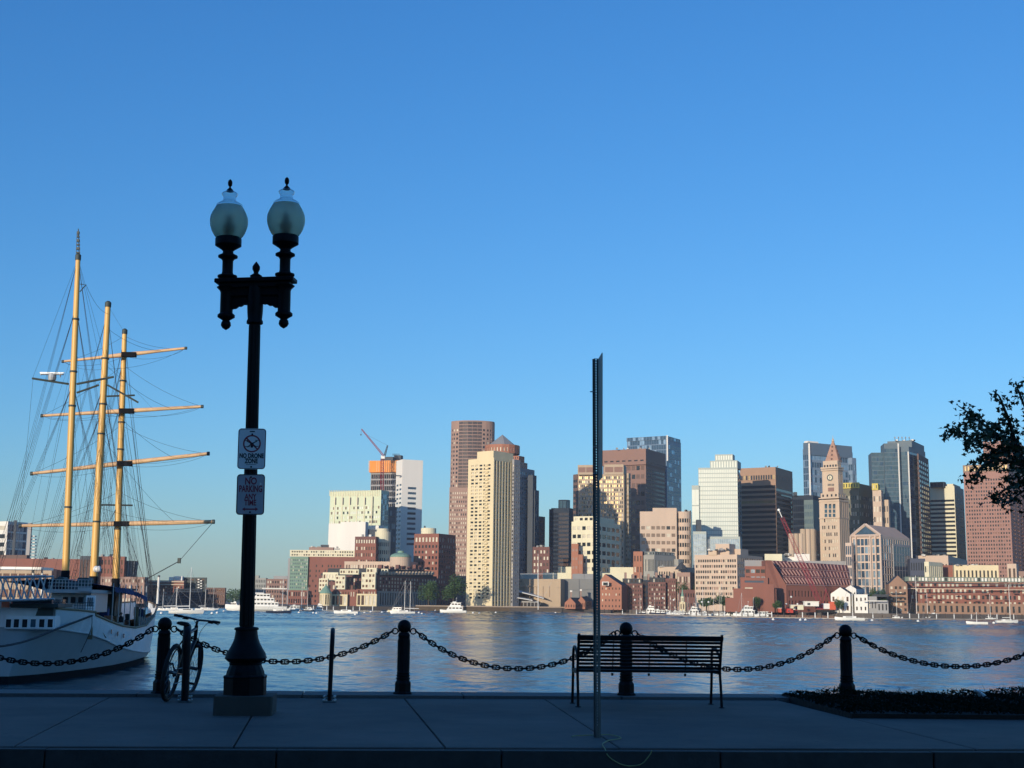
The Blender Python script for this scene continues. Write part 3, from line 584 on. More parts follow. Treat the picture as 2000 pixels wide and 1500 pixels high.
mb = MB()
for s_ in (-1,1): mb.tube(smooth_pts([bc_+hbv @ V((.03,s_*.18,0)),bc_+V((.13,s_*.09,-.02)),bc_+V((.12,s_*.02,-.14)),HB+V((.04,s_*.03,.02))],5),.0035,5)
mb.build('brake_cable', RUBB, bike, local=True)
mb = MB(); mb.tube([ST,ST+V((-.035,0,.10))],.014,8); mb.build('seatpost', CHROME, bike, smooth=True, local=True)
sc = ST+V((-.05,0,.125)); mb = MB(); nn = 10; vs = []
secs = [(-.13,.075,.028),(-.08,.085,.035),(-.02,.06,.03),(.06,.03,.024),(.13,.018,.016)]
for x_,w_,h_ in secs: vs += [sc+V((x_,w_*math.cos(2*math.pi*k/nn),h_*math.sin(2*math.pi*k/nn)*.8)) for k in range(nn)]
mb.add(vs,[(i*nn+k,i*nn+(k+1)%nn,(i+1)*nn+(k+1)%nn,(i+1)*nn+k) for i in range(4) for k in range(nn)]+[tuple(range(nn-1,-1,-1)),tuple(range(4*nn,5*nn))]); mb.build('saddle', RUBB, bike, smooth=True, local=True)
mb = MB(); M = Matrix.Rotation(R(90),3,'X'); mb.torus(BBk+V((0,-.05,0)),.085,.006,M,24,4); mb.tube([BBk+V((0,-.07,0)),BBk+V((0,.07,0))],.02,8); mb.tube([BBk+V((0,-.07,0)),BBk+V((.13,-.08,-.11))],.012,6); mb.tube([BBk+V((0,.07,0)),BBk+V((-.13,.08,.11))],.012,6); cs = mb.build('crankset', BIKE, bike, local=True)
for s_, e in ((-1,V((.13,-.13,-.11))),(1,V((-.13,.13,.11)))):
    mb = MB(); mb.box(BBk+e,(.09,.09,.022)); mb.build('pedal', RUBB, cs, local=True)
mb = MB(); mb.tube([BBk+V((0,-.05,.085)),RX+V((0,-.05,.045))],.005,4); mb.tube([BBk+V((0,-.05,-.085)),RX+V((.03,-.05,-.13)),RX+V((.02,-.05,-.06))],.005,4); mb.lathe([(.055,-.02),(.03,.02)],12,RX+V((0,-.05,0)),axis=M); mb.build('drivetrain', CHROME, bike, local=True)
# ================================================================== TREE AT THE RIGHT
TD = 13.2
tb = Vector((S(2330,1300)*TD, TD+.4, 0)); tree = thing('street_tree', 'leafy dark tree reaching into the picture over the planting bed', 'tree', tb)
rnd = random.Random(21)
mb = MB(); fork = P(2300,1000,TD+.4); mb.tube([tb-Vector((0,0,.05)), tb+Vector((.02,0,.8)), fork, P(2290,820,TD+.2), P(2260,640,TD)], [.15,.125,.10,.07,.03], 12); mb.build('trunk', BARK, tree, smooth=True)
twigs = [ # branch ends as the photograph shows them, then the crown beyond the frame
 ([(2290,960),(2120,930),(2010,912),(1960,885),(1918,868),(1885,848),(1858,838),(1848,852)],0), ([(2010,912),(1985,880),(1950,850),(1915,825),(1890,805),(1872,793)],.3), ([(1985,880),(1975,835),(1962,800),(1952,775),(1945,768)],-.3),
 ([(2120,930),(2040,850),(2005,800),(1990,765),(1984,745)],.2), ([(2010,912),(1960,900),(1925,905),(1900,935),(1893,925)],-.4), ([(2120,930),(2030,940),(1985,945),(1950,965),(1935,975)],.4), ([(2030,940),(1990,965),(1965,985),(1955,988)],0), ([(2120,930),(2060,970),(2020,995),(2000,1010)],.2),
 ([(1960,885),(1935,890),(1905,905)],.5), ([(1950,850),(1925,850),(1900,862),(1885,872)],-.5), ([(1985,880),(1950,880),(1930,898)],.1), ([(2010,912),(1990,900),(1970,870),(1958,835)],.4), ([(2010,912),(1985,925),(1965,940)],-.2), ([(2120,930),(2060,880),(2020,850),(1995,842)],-.4),
 ([(2290,900),(2210,830),(2150,760),(2130,700)],.4), ([(2290,900),(2220,760),(2190,670)],-.6), ([(2290,820),(2330,700),(2350,600)],.3), ([(2290,860),(2420,780),(2520,740)],.2), ([(2300,940),(2430,900),(2560,880)],-.5), ([(2290,900),(2220,860),(2140,860)],1.0), ([(2290,800),(2230,700),(2220,590)],.8), ([(2300,950),(2400,980),(2500,1000)],.9), ([(2290,900),(2350,820),(2420,680)],-1.0)]
lf = MB(); bmb = MB()
def leaf(c, s):
    d = Vector((rnd.gauss(0,1), rnd.gauss(0,1), rnd.gauss(-.35,.6))).normalized(); e = d.cross(Vector((rnd.gauss(0,1),rnd.gauss(0,1),rnd.gauss(0,1)))).normalized(); n_ = d.cross(e)*.12
    q = [(0,0),(.28,.30),(.62,.22),(.42,.55),(.22,.62),(0,1.0),(-.22,.62),(-.42,.55),(-.62,.22),(-.28,.30)]
    lf.add([c+(e*x*.85+d*y+n_*abs(x)*2)*s for x,y in q], ((0,1,4,5),(1,2,3,4),(0,5,6,9),(9,6,7,8)))
for bi, (pl, off) in enumerate(twigs):
    w3 = [P(x, y, TD + off*(i/(len(pl)-1)) + (rnd.gauss(0,.06) if i else 0)) for i, (x, y) in enumerate(pl)]
    sm = smooth_pts(w3, 5); L = len(sm)
    r0 = .022 if len(pl) > 4 else .012
    if bi > 13: r0 = .03
    bmb.tube(sm, [r0*(1-.85*i/(L-1))+.0015 for i in range(L)], 6)
    dens = 1 if bi < 14 else 1.6
    for i in range(1, L):
        if bi > 0 and i < L*.12 and bi < 14: continue
        if bi == 0 and pl and i < L*.45: continue
        seg = (sm[i]-sm[i-1]).length; nlf = int(seg*(165 if bi<14 else 130)*dens)+ (1 if rnd.random()<.5 else 0); spread = .042 if bi < 14 else .22
        for k in range(nlf):
            c = sm[i-1].lerp(sm[i], rnd.random()); g_ = lambda: max(-1.7,min(1.7,rnd.gauss(0,1)))*spread; c = c + Vector((g_(),g_()*1.4,g_())); leaf(c, rnd.uniform(.040,.066))
# thicker clumps where the crown closes up
for cx, cy, rx, ry, n in ((1975,893,34,32,80),(1992,935,26,22,40),(2050,900,60,60,300),(1945,842,36,18,80),(1968,972,28,12,35),(1900,820,22,14,45),(1872,842,20,14,30),(2080,960,60,60,380),(2180,840,120,100,900),(2320,740,170,130,1500),(2420,880,150,110,1000)):
    for k in range(n):
        a, r_ = rnd.random()*6.28, math.sqrt(rnd.random()); c = P(cx+rx*r_*math.cos(a), cy+ry*r_*math.sin(a), TD+rnd.gauss(0,.4 if cx<2100 else .8)); leaf(c, rnd.uniform(.042,.075))
bmb.build('branch', BARK, tree, smooth=True)
stuff(lf.build('foliage', LEAFM, tree))
# ================================================================== TALL SHIP
m1b, m3b = P(128,1115,112), P(228,1130,138); sd = Vector((m3b.x-m1b.x, m3b.y-m1b.y, 0)).normalized(); sn = Vector((sd.y,-sd.x,0))  # sn = starboard
s0 = m1b - sd*16.8; s0.z = 0
def H3(s, t, z): return s0 + sd*s + sn*t + Vector((0,0,z))
ship = thing('tall_ship', 'white three masted sailing ship moored at the left with yellow masts', 'sailing ship', H3(30,0,WATER))
# stations: s, half breadth at waterline, at knuckle, at deck edge, knuckle height, deck edge height
ST_ = [(-3.0,.6,1.6,2.2,-.75,.55),(-2.2,1.0,2.9,3.4,-.85,.50),(0,1.9,3.8,4.3,-1.05,.40),(4.4,3.0,4.4,4.75,-1.35,.24),(4.6,3.05,4.45,4.75,-1.4,.0),(9,3.9,4.8,5.05,-1.9,-.5),(14,4.6,5.1,5.3,-2.6,-.95),(20,4.95,5.3,5.45,-3.1,-1.2),(27,5.0,5.25,5.4,-3.5,-1.1),(34,4.5,4.85,5.1,-3.7,-.4),(40,3.7,4.1,4.5,-3.7,.2),(48,2.3,2.8,3.5,-3.6,.5),(56,.9,1.4,2.1,-3.5,.75),(62,.12,.3,.7,-3.4,.95)]
up = MB(); lo = MB(); bt = MB(); dk = MB(); rail = MB()
def ring(st, side):
    s, bw_, bk_, bd_, zk_, zd_ = st; zm = (zk_+zd_)/2
    return {'d':H3(s,side*bd_,zd_),'m':H3(s,side*(bk_*.4+bd_*.6+.05),zm),'k':H3(s,side*bk_,zk_),'l':H3(s,side*(bk_*.42+bw_*.58),zk_*.55+WATER*.45),'w':H3(s,side*bw_,WATER+.55),'u':H3(s,side*bw_*.93,WATER-.6)}
for side in (-1, 1):
    rs = [ring(st, side) for st in ST_]
    for a, b in zip(rs[:-1], rs[1:]):
        for mbx, (t_, b_) in ((up,('d','m')),(up,('m','k')),(lo,('k','l')),(lo,('l','w')),(bt,('w','u'))): mbx.quad(a[t_], b[t_], b[b_], a[b_])
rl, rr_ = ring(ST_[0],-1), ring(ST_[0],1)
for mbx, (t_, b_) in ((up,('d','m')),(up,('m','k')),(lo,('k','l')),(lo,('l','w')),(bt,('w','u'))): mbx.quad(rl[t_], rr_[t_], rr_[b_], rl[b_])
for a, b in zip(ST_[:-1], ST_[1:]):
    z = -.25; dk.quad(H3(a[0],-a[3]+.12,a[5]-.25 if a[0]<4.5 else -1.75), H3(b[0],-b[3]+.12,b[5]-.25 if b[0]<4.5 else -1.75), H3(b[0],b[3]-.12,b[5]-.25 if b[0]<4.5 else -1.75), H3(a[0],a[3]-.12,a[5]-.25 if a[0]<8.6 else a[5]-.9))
hull = up.build('hull', HULLW, ship, smooth=True, recalc=True); lo.build('lower_hull', HULLG, ship, smooth=True, recalc=True); bt.build('waterline_band', BOOT, ship, smooth=True, recalc=True); dk.build('deck', TEAK, ship)  # lower hull takes a grey that carries the shade below the counter
for side in (-1,1):
    mb = MB(); pts = [H3(s, side*(bd_+.02), zd_+.03) for s,_,_,bd_,_,zd_ in ST_]; mb.tube(pts, .09, 6); mb.build('cap_rail', TEAK, ship)
    mb = MB(); pts = [H3(s, side*(bk_+.03), zk_) for s,_,bk_,_,zk_,_ in ST_]; mb.tube(pts, .07, 6); mb.build('rub_rail', HULLG, ship)
def hull_at(s):   # interpolated station
    for a, b in zip(ST_[:-1], ST_[1:]):
        if a[0] <= s <= b[0]:
            t = (s-a[0])/(b[0]-a[0]); return [a[i]+(b[i]-a[i])*t for i in range(6)]
# stern gallery windows
wz0, wz1 = -.28, -.78+.05
for k in range(6):
    xx = (14, 31, 47, 63, 79.5, 95.5)[k]; d = 92.0; c = P(xx,1217,d); hw_ = W(5.3,1217,d); hh = W(8.0,1217,d)
    tt = (c-s0).dot(sn); sb_ = -3.12 if k < 5 else -3.12
    # the gallery is a shallow box on the transom
STG = P(58,1217,92); tg = (STG-s0).dot(sn); gw = W(46,1217,92); sg_ = -3.3
mb = MB(); z0, z1 = Z(58,1229,92), Z(58,1203,92); M = Matrix(((sd.x,sn.x,0),(sd.y,sn.y,0),(0,0,1)))
mb.box(H3(sg_+.9,tg,(z0+z1)/2), (1.8,2*gw,z1-z0), M=M); mb.build('stern_gallery', HULLW, ship, recalc=True)
for k in range(6):
    xx = (16, 31, 47, 63, 79.5, 95.5)[k]; c = P(xx,1217,92); t_ = (c-s0).dot(sn); w2 = W(9.6,1217,92); h2 = W(15.5,1217,92); zc = Z(xx,1217.5,92)
    mb = MB()
    for q in ((-1,0),(1,0)): mb.box(H3(sg_-.02,t_+q[0]*(w2/2+.03),zc), (.10,.05,h2+.12), M=M)
    for q in (-1,1): mb.box(H3(sg_-.02,t_,zc+q*(h2/2+.03)), (.10,w2,.05), M=M)
    wo = mb.build('stern_window', HULLW, ship, recalc=True); mb = MB(); mb.box(H3(sg_-.012,t_,zc), (.03,w2,h2), M=M); mb.build('pane', GL_D if k != 3 else GL_T, wo, recalc=True)
def shipbox(name, x0, x1, y0, y1, d, dep, m, parent=None, bevel=0):
    c = P((x0+x1)/2,(y0+y1)/2,d); w_ = W(x1-x0,(y0+y1)/2,d); h_ = Z((x0+x1)/2,y0,d)-Z((x0+x1)/2,y1,d)
    mb = MB(); mb.box(c+sd*dep/2, (dep,w_,h_), M=M); return mb.build(name, m, parent or ship, recalc=True, bevel=bevel)
# dark raised stern house over the gallery, its roof overhang, the quarterdeck house and bridge
shipbox('stern_house', 22, 103, 1186, 1203, 92.6, 4.0, DKSH); shipbox('stern_roof', 20, 112, 1179, 1186, 92.0, 5.0, DKSH); shipbox('stern_lounge', 26, 100, 1170, 1179, 93.5, 5, GL_D)
shipbox('deck_house', 100, 176, 1158, 1196, 103, 7.5, ALU); shipbox('bridge_deck', 92, 178, 1151, 1158, 102, 9, HULLG); shipbox('house_door', 168, 184, 1163, 1192, 101.5, .6, HULLW)
for k in range(4): shipbox('house_window', 108+k*15, 117+k*15, 1166, 1178, 102.9, .08, GL_D)
for k in range(3): shipbox('door_louvre', 170.5+k*4, 172.5+k*4, 1167, 1184, 101.4, .06, GREYD)
for k in range(14):
    xx = 96+k*6.3; shipbox('railing_stanchion', xx-.5, xx+.5, 1133, 1152, 102+ (k%3)*.02, .05, ALU)
for yy in (1132,1138.5,1145): shipbox('railing_bar', 95, 179, yy-.5, yy+.6, 102.05, .05, ALU)
shipbox('bridge_locker', 110, 124, 1127, 1142, 105, 2, DKSH, bevel=.1); shipbox('bridge_locker', 150, 172, 1128, 1150, 108, 2.5, DKSH, bevel=.1); shipbox('bridge_console', 128, 146, 1134, 1150, 106, 1.5, GREYD)
shipbox('side_screen', 152, 178, 1147, 1155, 101.8, .1, HULLG)
for k in range(8): xx = 146+k*5; shipbox('quarter_rail_post', xx-.4, xx+.4, 1176, 1196, 99.5, .05, GREYD)
for yy in (1177,1183,1189): shipbox('quarter_rail_bar', 145, 183, yy-.4, yy+.5, 99.5, .05, GREYD)
# liferaft canister, funnel casing, lights
mb = MB(); c = P(190,1111.5,118); mb.lathe([(.0,-.28),(.22,-.28),(.28,-.18),(.28,.18),(.22,.28),(0,.28)], 12, c, axis=Matrix.Rotation(R(90),3,'Y')); mb.build('radar_dome', WHP, ship, smooth=True)
# awning amidships with its frame
mb = MB(); aw = []
for k in range(9):
    u = k/8; s = 13.5+u*19; z = Z(240,1134,118)-u*u*.75; aw.append((s,z))
for (sa,za),(sb2,zb2) in zip(aw[:-1],aw[1:]):
    for ta,tb_,fa,fb in ((-4.3,0,-.35,0),(0,4.6,0,-.65)): mb.quad(H3(sa,ta,za+fa),H3(sb2,ta,zb2+fa),H3(sb2,tb_,zb2+fb),H3(sa,tb_,za+fb))
    mb.quad(H3(sa,4.6,za-.65),H3(sb2,4.6,zb2-.65),H3(sb2,4.62,zb2-1.1),H3(sa,4.62,za-1.0))
mb.build('awning', BLUEC, ship)
for k in range(7):
    s = 13.5+k*3.15; st = hull_at(min(s,40)); mb = MB(); mb.tube([H3(s,4.5,st[5]-.8),H3(s,4.5,Z(240,1142,118))], .045, 6); mb.build('awning_post', ALU, ship)
    mb = MB(); mb.tube([H3(s,-4.2,st[5]-.8),H3(s,-4.2,Z(240,1142,118)-.2)], .045, 6); mb.build('awning_post', ALU, ship)
shipbox('midship_shade_box', 194, 224, 1152, 1203, 124, 4, DKSH); shipbox('midship_shade_slab', 190, 240, 1148, 1152, 122, 9, GREYD)  # dark box and slab added to imitate the shadow under the awning
# inner red bulwark of the port side, and a dark sheet standing for the dim interior behind the starboard openings
mb = MB(); pr = [(10,-.6),(20,-1.1),(27,-1.0),(34,-.4),(40,.2),(48,.5),(56,.7)]
for (sa,za),(sb2,zb2) in zip(pr[:-1],pr[1:]):
    ba, bb_ = hull_at(sa)[3]-.2, hull_at(sb2)[3]-.2; mb.quad(H3(sa,-ba,-.5),H3(sb2,-bb_,-.5),H3(sb2,-bb_,max(zb2+.4,.9)),H3(sa,-ba,max(za+.4,.9)))
mb.build('port_bulwark', REDP, ship)
scr = lambda s: max(.12, .98-.055*max(0,s-21))
mb = MB()
for (sa),(sb2) in zip(range(22,40,3), range(25,43,3)):
    a, b = hull_at(sa), hull_at(sb2); e = .05
    mb.quad(H3(sa,a[3]-.06,a[5]+scr(sa)),H3(sb2,b[3]-.06,b[5]+scr(sb2)),H3(sb2,b[3]-.06,b[5]-.02),H3(sa,a[3]-.06,a[5]-.02))
mb.build('waist_dark_sheet', DKSH, ship)
for k in range(13):
    s = 22.5+k*1.45; a = hull_at(s); mb = MB(); mb.tube([H3(s,a[3]+.0,a[5]-.05),H3(s,a[3]+.0,a[5]+scr(s)+.05)], .035, 5); mb.build('bulwark_stay', HULLG, ship)
rnd = random.Random(4)
for k in range(46):   # deck gear in the waist
    s = rnd.uniform(14,36); t = rnd.uniform(-3.6,4.2); a = hull_at(s); h = rnd.uniform(.9,2.5); z = -1.75
    m_ = rnd.choice([TEAK, DKSH, GREYD, BRICKO, DKSH, BLUEC, GREYD, ALU]); mb = MB()
    if k % 3: mb.box(H3(s,t,z+h/2), (rnd.uniform(.4,1.2),rnd.uniform(.4,1.0),h), M=M); mb.build('deck_locker', m_, ship, bevel=.04, recalc=True)
    else: mb.lathe([(.22,0),(.24,.1),(.18,.5),(.24,h),(0,h+.05)], 10, H3(s,t,z)); mb.build('ventilator', m_, ship, smooth=True)
for k in range(3): mb = MB(); s = 9.5+k*2.4; a = hull_at(s); mb.lathe([(.19,0),(.19,.05),(.14,.06),(0,.06)], 12, H3(s,a[3]-.12+.2,a[5]-.75), axis=M@Matrix.Rotation(R(-90),3,'X')); mb.build('porthole', GL_D, ship)
mb = MB(); mb.tube(smooth_pts([H3(3.2,4.75,0), P(105,1231,92), P(60,1249,87), P(10,1261,82), P(-90,1270,74), P(-220,1266,66)],6), .075, 6); mb.build('mooring_line', ROPE, ship)
mb = MB(); mb.tube(smooth_pts([H3(3.2,4.75,0), H3(3.1,4.75,-1.0), H3(2.2,4.3,-2.6)],5), .03, 5); mb.build('heaving_line', ROPE, ship)
for (xa, ya, xb, yb, d) in ((112,1296,163,1306,88),(177,1302,216,1311,96)):
    pa, pb = P(xa,ya,d), P(xb,yb,d)
# masts
def spar(pts, n=12): return smooth_pts(pts, 3)
mtop = {}
masts = []
for nm, b, t, d, r0, r1 in (('m1',(128,1117),(152.5,505),112,.30,.20),('m2',(183,1128),(211,597),124,.36,.25),('m3',(226.5,1132),(243.5,650),138,.36,.24)):
    pb, pt = P(*b,d), P(*t,d); mtop[nm] = (pb, pt, d)
    mb = MB(); mb.tube([pb, pb.lerp(pt,.4), pb.lerp(pt,.75), pt], [r0,r0*.93,r0*.85,r1], 16); mo = mb.build('mast', SPAR, ship, smooth=True); masts.append(mo)
    mb = MB(); mb.lathe([(r1+.04,0),(r1+.05,.1),(r1+.05,.45),(r1*.5,.6)], 12, pt-Vector((0,0,.15))); mb.build('mast_cap', DKSH, mo, smooth=True)
    mb = MB(); mb.lathe([(r0+.05,-1.6),(r0+.05,.05),(r0+.02,.12)], 12, pb); mb.build('mast_coat', BOOT, mo, smooth=True)
    for u in (.2,.52,.63,.8):
        q = pb.lerp(pt,u); mb = MB(); mb.lathe([(r0*.95+.03,-.08),(r0*.95+.03,.08)], 12, q); mb.build('mast_band', DKSH, mo)
def on(nm, y):
    pb, pt, d = mtop[nm]; z = Z(pb.x*0+1000+0, y, d); z = P(150,y,d).z; u = (z-pb.z)/(pt.z-pb.z); return pb.lerp(pt,u)
# lattice antenna on the mizzen
pt = mtop['m1'][1]; tipz = P(153,447,112); mb = MB()
for dx, dy in ((-.16,-.1),(.16,-.1),(0,.18)): mb.tube([pt+Vector((dx,dy,.2)), tipz+Vector((dx*.5,dy*.5,-.3))], .025, 5)
for k in range(7):
    z = pt.lerp(tipz, (k+.5)/7.5); mb.box(z, (.30-.02*k,.24,.10 if k%2 else .22))
mb.tube([tipz-Vector((0,0,.6)), tipz], .05, 5); mb.build('aerial', DKSH, ship)
# spreaders, radar platform
for a, b, d in (((63,739),(134,750),112),((150,750),(222,736),112),((150,767),(193,752),124),((210,752),(270,786),124),((208,774),(263,772),138),((198,986),(259,987),138)):
    mb = MB(); mb.tube([P(*a,d), P(*b,d)], .10, 6); mb.build('spreader', DKSH, ship)
mb = MB(); mb.box(P(102,731,112), (1.9,.5,.05)); mb.box(P(102,728,112), (2.1,.10,.08)); mb.tube([P(80,727,112),P(80,733,112)], .05, 4); mb.tube([P(118,730,112),P(118,737,112)], .05, 4); c = P(102,737,112); mb.lathe([(0,-.35),(.3,-.25),(.36,0),(.3,.3),(0,.36)], 12, c); mb.build('radar', ALU, ship)
mb = MB(); mb.tube([P(157,555,112),P(168,556,112),P(156,570,112)], .05, 5); mb.build('crane_arm', DKSH, ship)
# yards on the foremast
YD = [((123,706),(363,680),(.16,.17)),((82,812),(395,794),(.18,.19)),((62,925),(407,886),(.20,.22)),((40,1027),(417,1019),(.20,.24))]
yends = []
for a, b, (ra, rb) in YD:
    pa, pb = P(*a,137), P(*b,137.0); mid = (pa+pb)/2; yends.append((pa,pb))
    mb = MB(); mb.tube([pa, pa.lerp(pb,.25), mid, pa.lerp(pb,.75), pb], [ra*.75,ra,.26,rb,rb*.8], 12); yo = mb.build('yard', SPARP, ship, smooth=True)
    mb = MB(); mb.box(mid+Vector((.5,-.1,0)), (1.5,.5,.5)); mb.build('yard_truss', BOOT, yo)
    for e in (pa,pb): mb = MB(); mb.lathe([(rb*.95,-.12),(rb*.95,.12)], 10, e, axis=Matrix.Rotation(R(90),3,'Y')); mb.build('yard_band', DKSH, yo)
# rigging: shrouds, ratlines, stays, lifts and footropes
rg = MB()
def rope(p, q, r=.011, sag=0.0, n=1):
    if sag: rg.tube([p.lerp(q,k/8)-Vector((0,0,sag*(1-(k/4-1)**2))) for k in range(9)], r, 4, cap=False)
    else: rg.tube([p,q], r, 4, cap=False)
for nm, sc_, spots in (('m1',16.8,(505,600,750)),('m2',29,(610,752,800)),('m3',42.8,(660,700,775,985))):
    a = hull_at(sc_); pb, pt, d = mtop[nm]
    for i, y in enumerate(spots):
        top = on(nm, y); deckz = a[5]+.1 if nm != 'm1' else 1.6
        for sgn in (-1,1):
            bts = [H3(sc_-1.5-k*1.1-.4*i, sgn*(hull_at(max(0,sc_-1.5-k*1.1))[3]-.1), deckz) for k in range(4 if i else 3)]
            for bpt in bts: rope(top, bpt)
            if i == len(spots)-1 or nm == 'm3':
                for k in range(26):
                    u = .06+.035*k
                    if u < .95 and (k*7+i*3) % 5: rope(bts[0].lerp(top,u), bts[1].lerp(top,u), .012)
rope(mtop['m1'][1], P(65,735,112)); rope(P(65,735,112), P(38,1030,108)); rope(mtop['m1'][1], mtop['m2'][1].lerp(mtop['m2'][0],.28)); rope(P(168,556,112), on('m2',612), .016, .5)
rope(mtop['m2'][1], mtop['m3'][1]); rope(mtop['m1'][1], on('m2',700)); rope(on('m1',640), H3(26,1,0)); rope(on('m2',690), on('m3',990)); rope(on('m2',1000), H3(15,3,1.6)); rope(on('m2',700), P(300,800,137)); rope(on('m1',760), H3(27,0,0)); rope(on('m2',760), H3(40,-.5,0)); rope(on('m2',660), H3(40,.5,0))
rope(mtop['m3'][1], H3(66,0,3)); rope(on('m3',800), H3(64,0,2.5)); rope(on('m3',990), H3(58,.3,2))
for i, (pa, pb) in enumerate(yends):
    top = on('m3', (655,712,830,960)[i]); 
    for e, s_ in ((pa,.35),(pb,.5)): rope(top, e, .014, s_)
    m_ = (pa+pb)/2
    for e in (pa,pb):
        rg.tube([e.lerp(m_,k/10)-Vector((0,0,.75*math.sin(math.pi*min(1,k/10))**.6)) for k in range(11)], .013, 4, cap=False)
    if i < 3:
        nx = yends[i+1]
        for u in (.06,.2): rope(pa.lerp(pb,u), nx[0].lerp(nx[1],u), .010, .0)
    if i == 3: rope(pb, P(350,1096,139), .03); rope(P(350,1096,139), P(288,1130,140), .045); rope(pa, H3(12,-3,1), .012)
    rope(on('m2',640+70*i), pa.lerp(pb,.80), .016, .5); rope(pa, on('m2',720+90*i), .012, .4); rope(pb, on('m2',720+90*i), .012, .6)
rnd = random.Random(8)
for k in range(20):   # halyards and braces beside the masts
    nm = rnd.choice(['m1','m2','m3','m2','m3']); pb, pt, d = mtop[nm]; u = rnd.uniform(.45,.98); q = pb.lerp(pt,u); sc_ = {'m1':16.8,'m2':29,'m3':42.8}[nm]
    rope(q, H3(sc_+rnd.uniform(-7,3), rnd.choice([-1,1])*rnd.uniform(.6,4.8), rnd.uniform(-.5,1.5)), rnd.choice([.009,.011,.014]))
stuff(rg.build('rigging', ROPE, ship))
mb = MB(); mb.box(P(350,1095,139), (.3,.3,.55)); mb.build('block', DKSH, ship)
# gangway bridge and pier at the far left
gw_ = thing('gangway', 'grey aluminium truss gangway leading aboard the tall ship', 'gangway', P(-20,1172,90))
ga = [P(-150,1178,90), P(92,1170,91)]; gb = [P(-150,1131,90), P(90,1125,91)]
for off, nm in ((0,'near'),(1.5,'far')):
    o_ = Vector((0,off,0)); mb = MB(); mb.tube([ga[0]+o_,ga[1]+o_], .085, 6); mb.build('bottom_chord', ALU, gw_); mb = MB(); mb.tube([gb[0]+o_,gb[1]+o_], .085, 6); mb.build('top_chord', ALU, gw_)
    for k in range(9):
        for u0, u1 in ((k/9,(k+.55)/9),((k+1)/9,(k+.55)/9)): mb = MB(); mb.tube([gb[0].lerp(gb[1],u0)+o_, ga[0].lerp(ga[1],u1)+o_], .055, 5); mb.build('brace', ALU, gw_)
mb = MB(); mb.quad(ga[0],ga[1],ga[1]+Vector((0,1.5,0)),ga[0]+Vector((0,1.5,0))); mb.build('walkway', ALU, gw_)
can = thing('canopy', 'long white flat canopy on posts behind the gangway', 'canopy', P(20,1150,150)); mb = MB(); c = P(5,1110,150); mb.box(c, (W(175,1110,150),4,.28)); mb.build('roof', WHP, can)
for xx in (-60,-10,65,82): mb = MB(); mb.tube([P(xx,1111,150),P(xx,1190,150)], .12, 6); mb.build('post', WHP, can)
pf = thing('pier', 'dark timber pier behind the white ship at the left edge', 'pier', P(-40,1195,150)); mb = MB(); a, b = P(-400,1190,150), P(60,1190,152); mb.prism([(a.x,a.y),(b.x,b.y),(b.x,b.y+12),(a.x,a.y+12)], 0-.6, -.2); mb.build('decking', DOCK, pf)
for k in range(9): mb = MB(); q = a.lerp(b,k/8); mb.tube([(q.x,q.y+.2,WATER-1),(q.x,q.y+.2,-.6)], .25, 8); mb.build('piling', PILE, pf)
# a person on the waist deck of the ship
def person(label, foot, h, rz, top, low):
    root = thing('person', label, 'person', foot, rot=(0,0,rz)); k = h/1.75
    vs = [(0,0,.93),(0,0,1.12),(0,0,1.36),(0,0,1.48),(0,.01,1.56),(0,.02,1.64),(0,.01,1.72),(-.10,0,.88),(-.11,.03,.50),(-.12,0,.08),(-.12,.14,.03),(.10,0,.88),(.12,-.03,.50),(.13,-.05,.08),(.13,.09,.03),(-.19,0,1.40),(-.25,-.03,1.12),(-.22,.14,.92),(.19,0,1.40),(.26,-.02,1.12),(.24,.12,.92)]
    es = [(0,1),(1,2),(2,3),(3,4),(4,5),(5,6),(0,7),(7,8),(8,9),(9,10),(0,11),(11,12),(12,13),(13,14),(2,15),(15,16),(16,17),(2,18),(18,19),(19,20)]
    rad = [.15,.14,.16,.075,.065,.10,.075,.10,.065,.045,.045,.10,.065,.045,.045,.065,.05,.038,.065,.05,.038]
    me = bpy.data.meshes.new('body'); me.from_pydata([tuple(c*k for c in v) for v in vs], es, []); me.materials.append(SKIN); ob = bpy.data.objects.new('body', me); C.objects.link(ob); ob.parent = root
    md = ob.modifiers.new('s','SKIN')
    for i, v in enumerate(me.skin_vertices[0].data): v.radius = (rad[i]*k, rad[i]*k*(.75 if i < 3 else 1)); v.use_root = i == 0
    ob.modifiers.new('d','SUBSURF').levels = 1
    for nm, m_, prof in (('shirt', top, [(.19,.92),(.185,1.1),(.20,1.34),(.12,1.47),(.08,1.49)]), ('shorts', low, [(.21,.58),(.20,.75),(.19,.95)]), ('hair', CLK, [(.10,1.63),(.115,1.70),(.08,1.77),(0,1.79)])):
        mb = MB(); mb.lathe([(a*k,z*k) for a,z in prof], 12); o = mb.build(nm, m_, root, smooth=True, local=True); o.scale = (1,.72,1)
sfoot = H3(22, 3.9, -1.75)
person('person in dark shirt and white shorts standing on the ship waist', sfoot, 1.8, R(200), CLK, CLW)
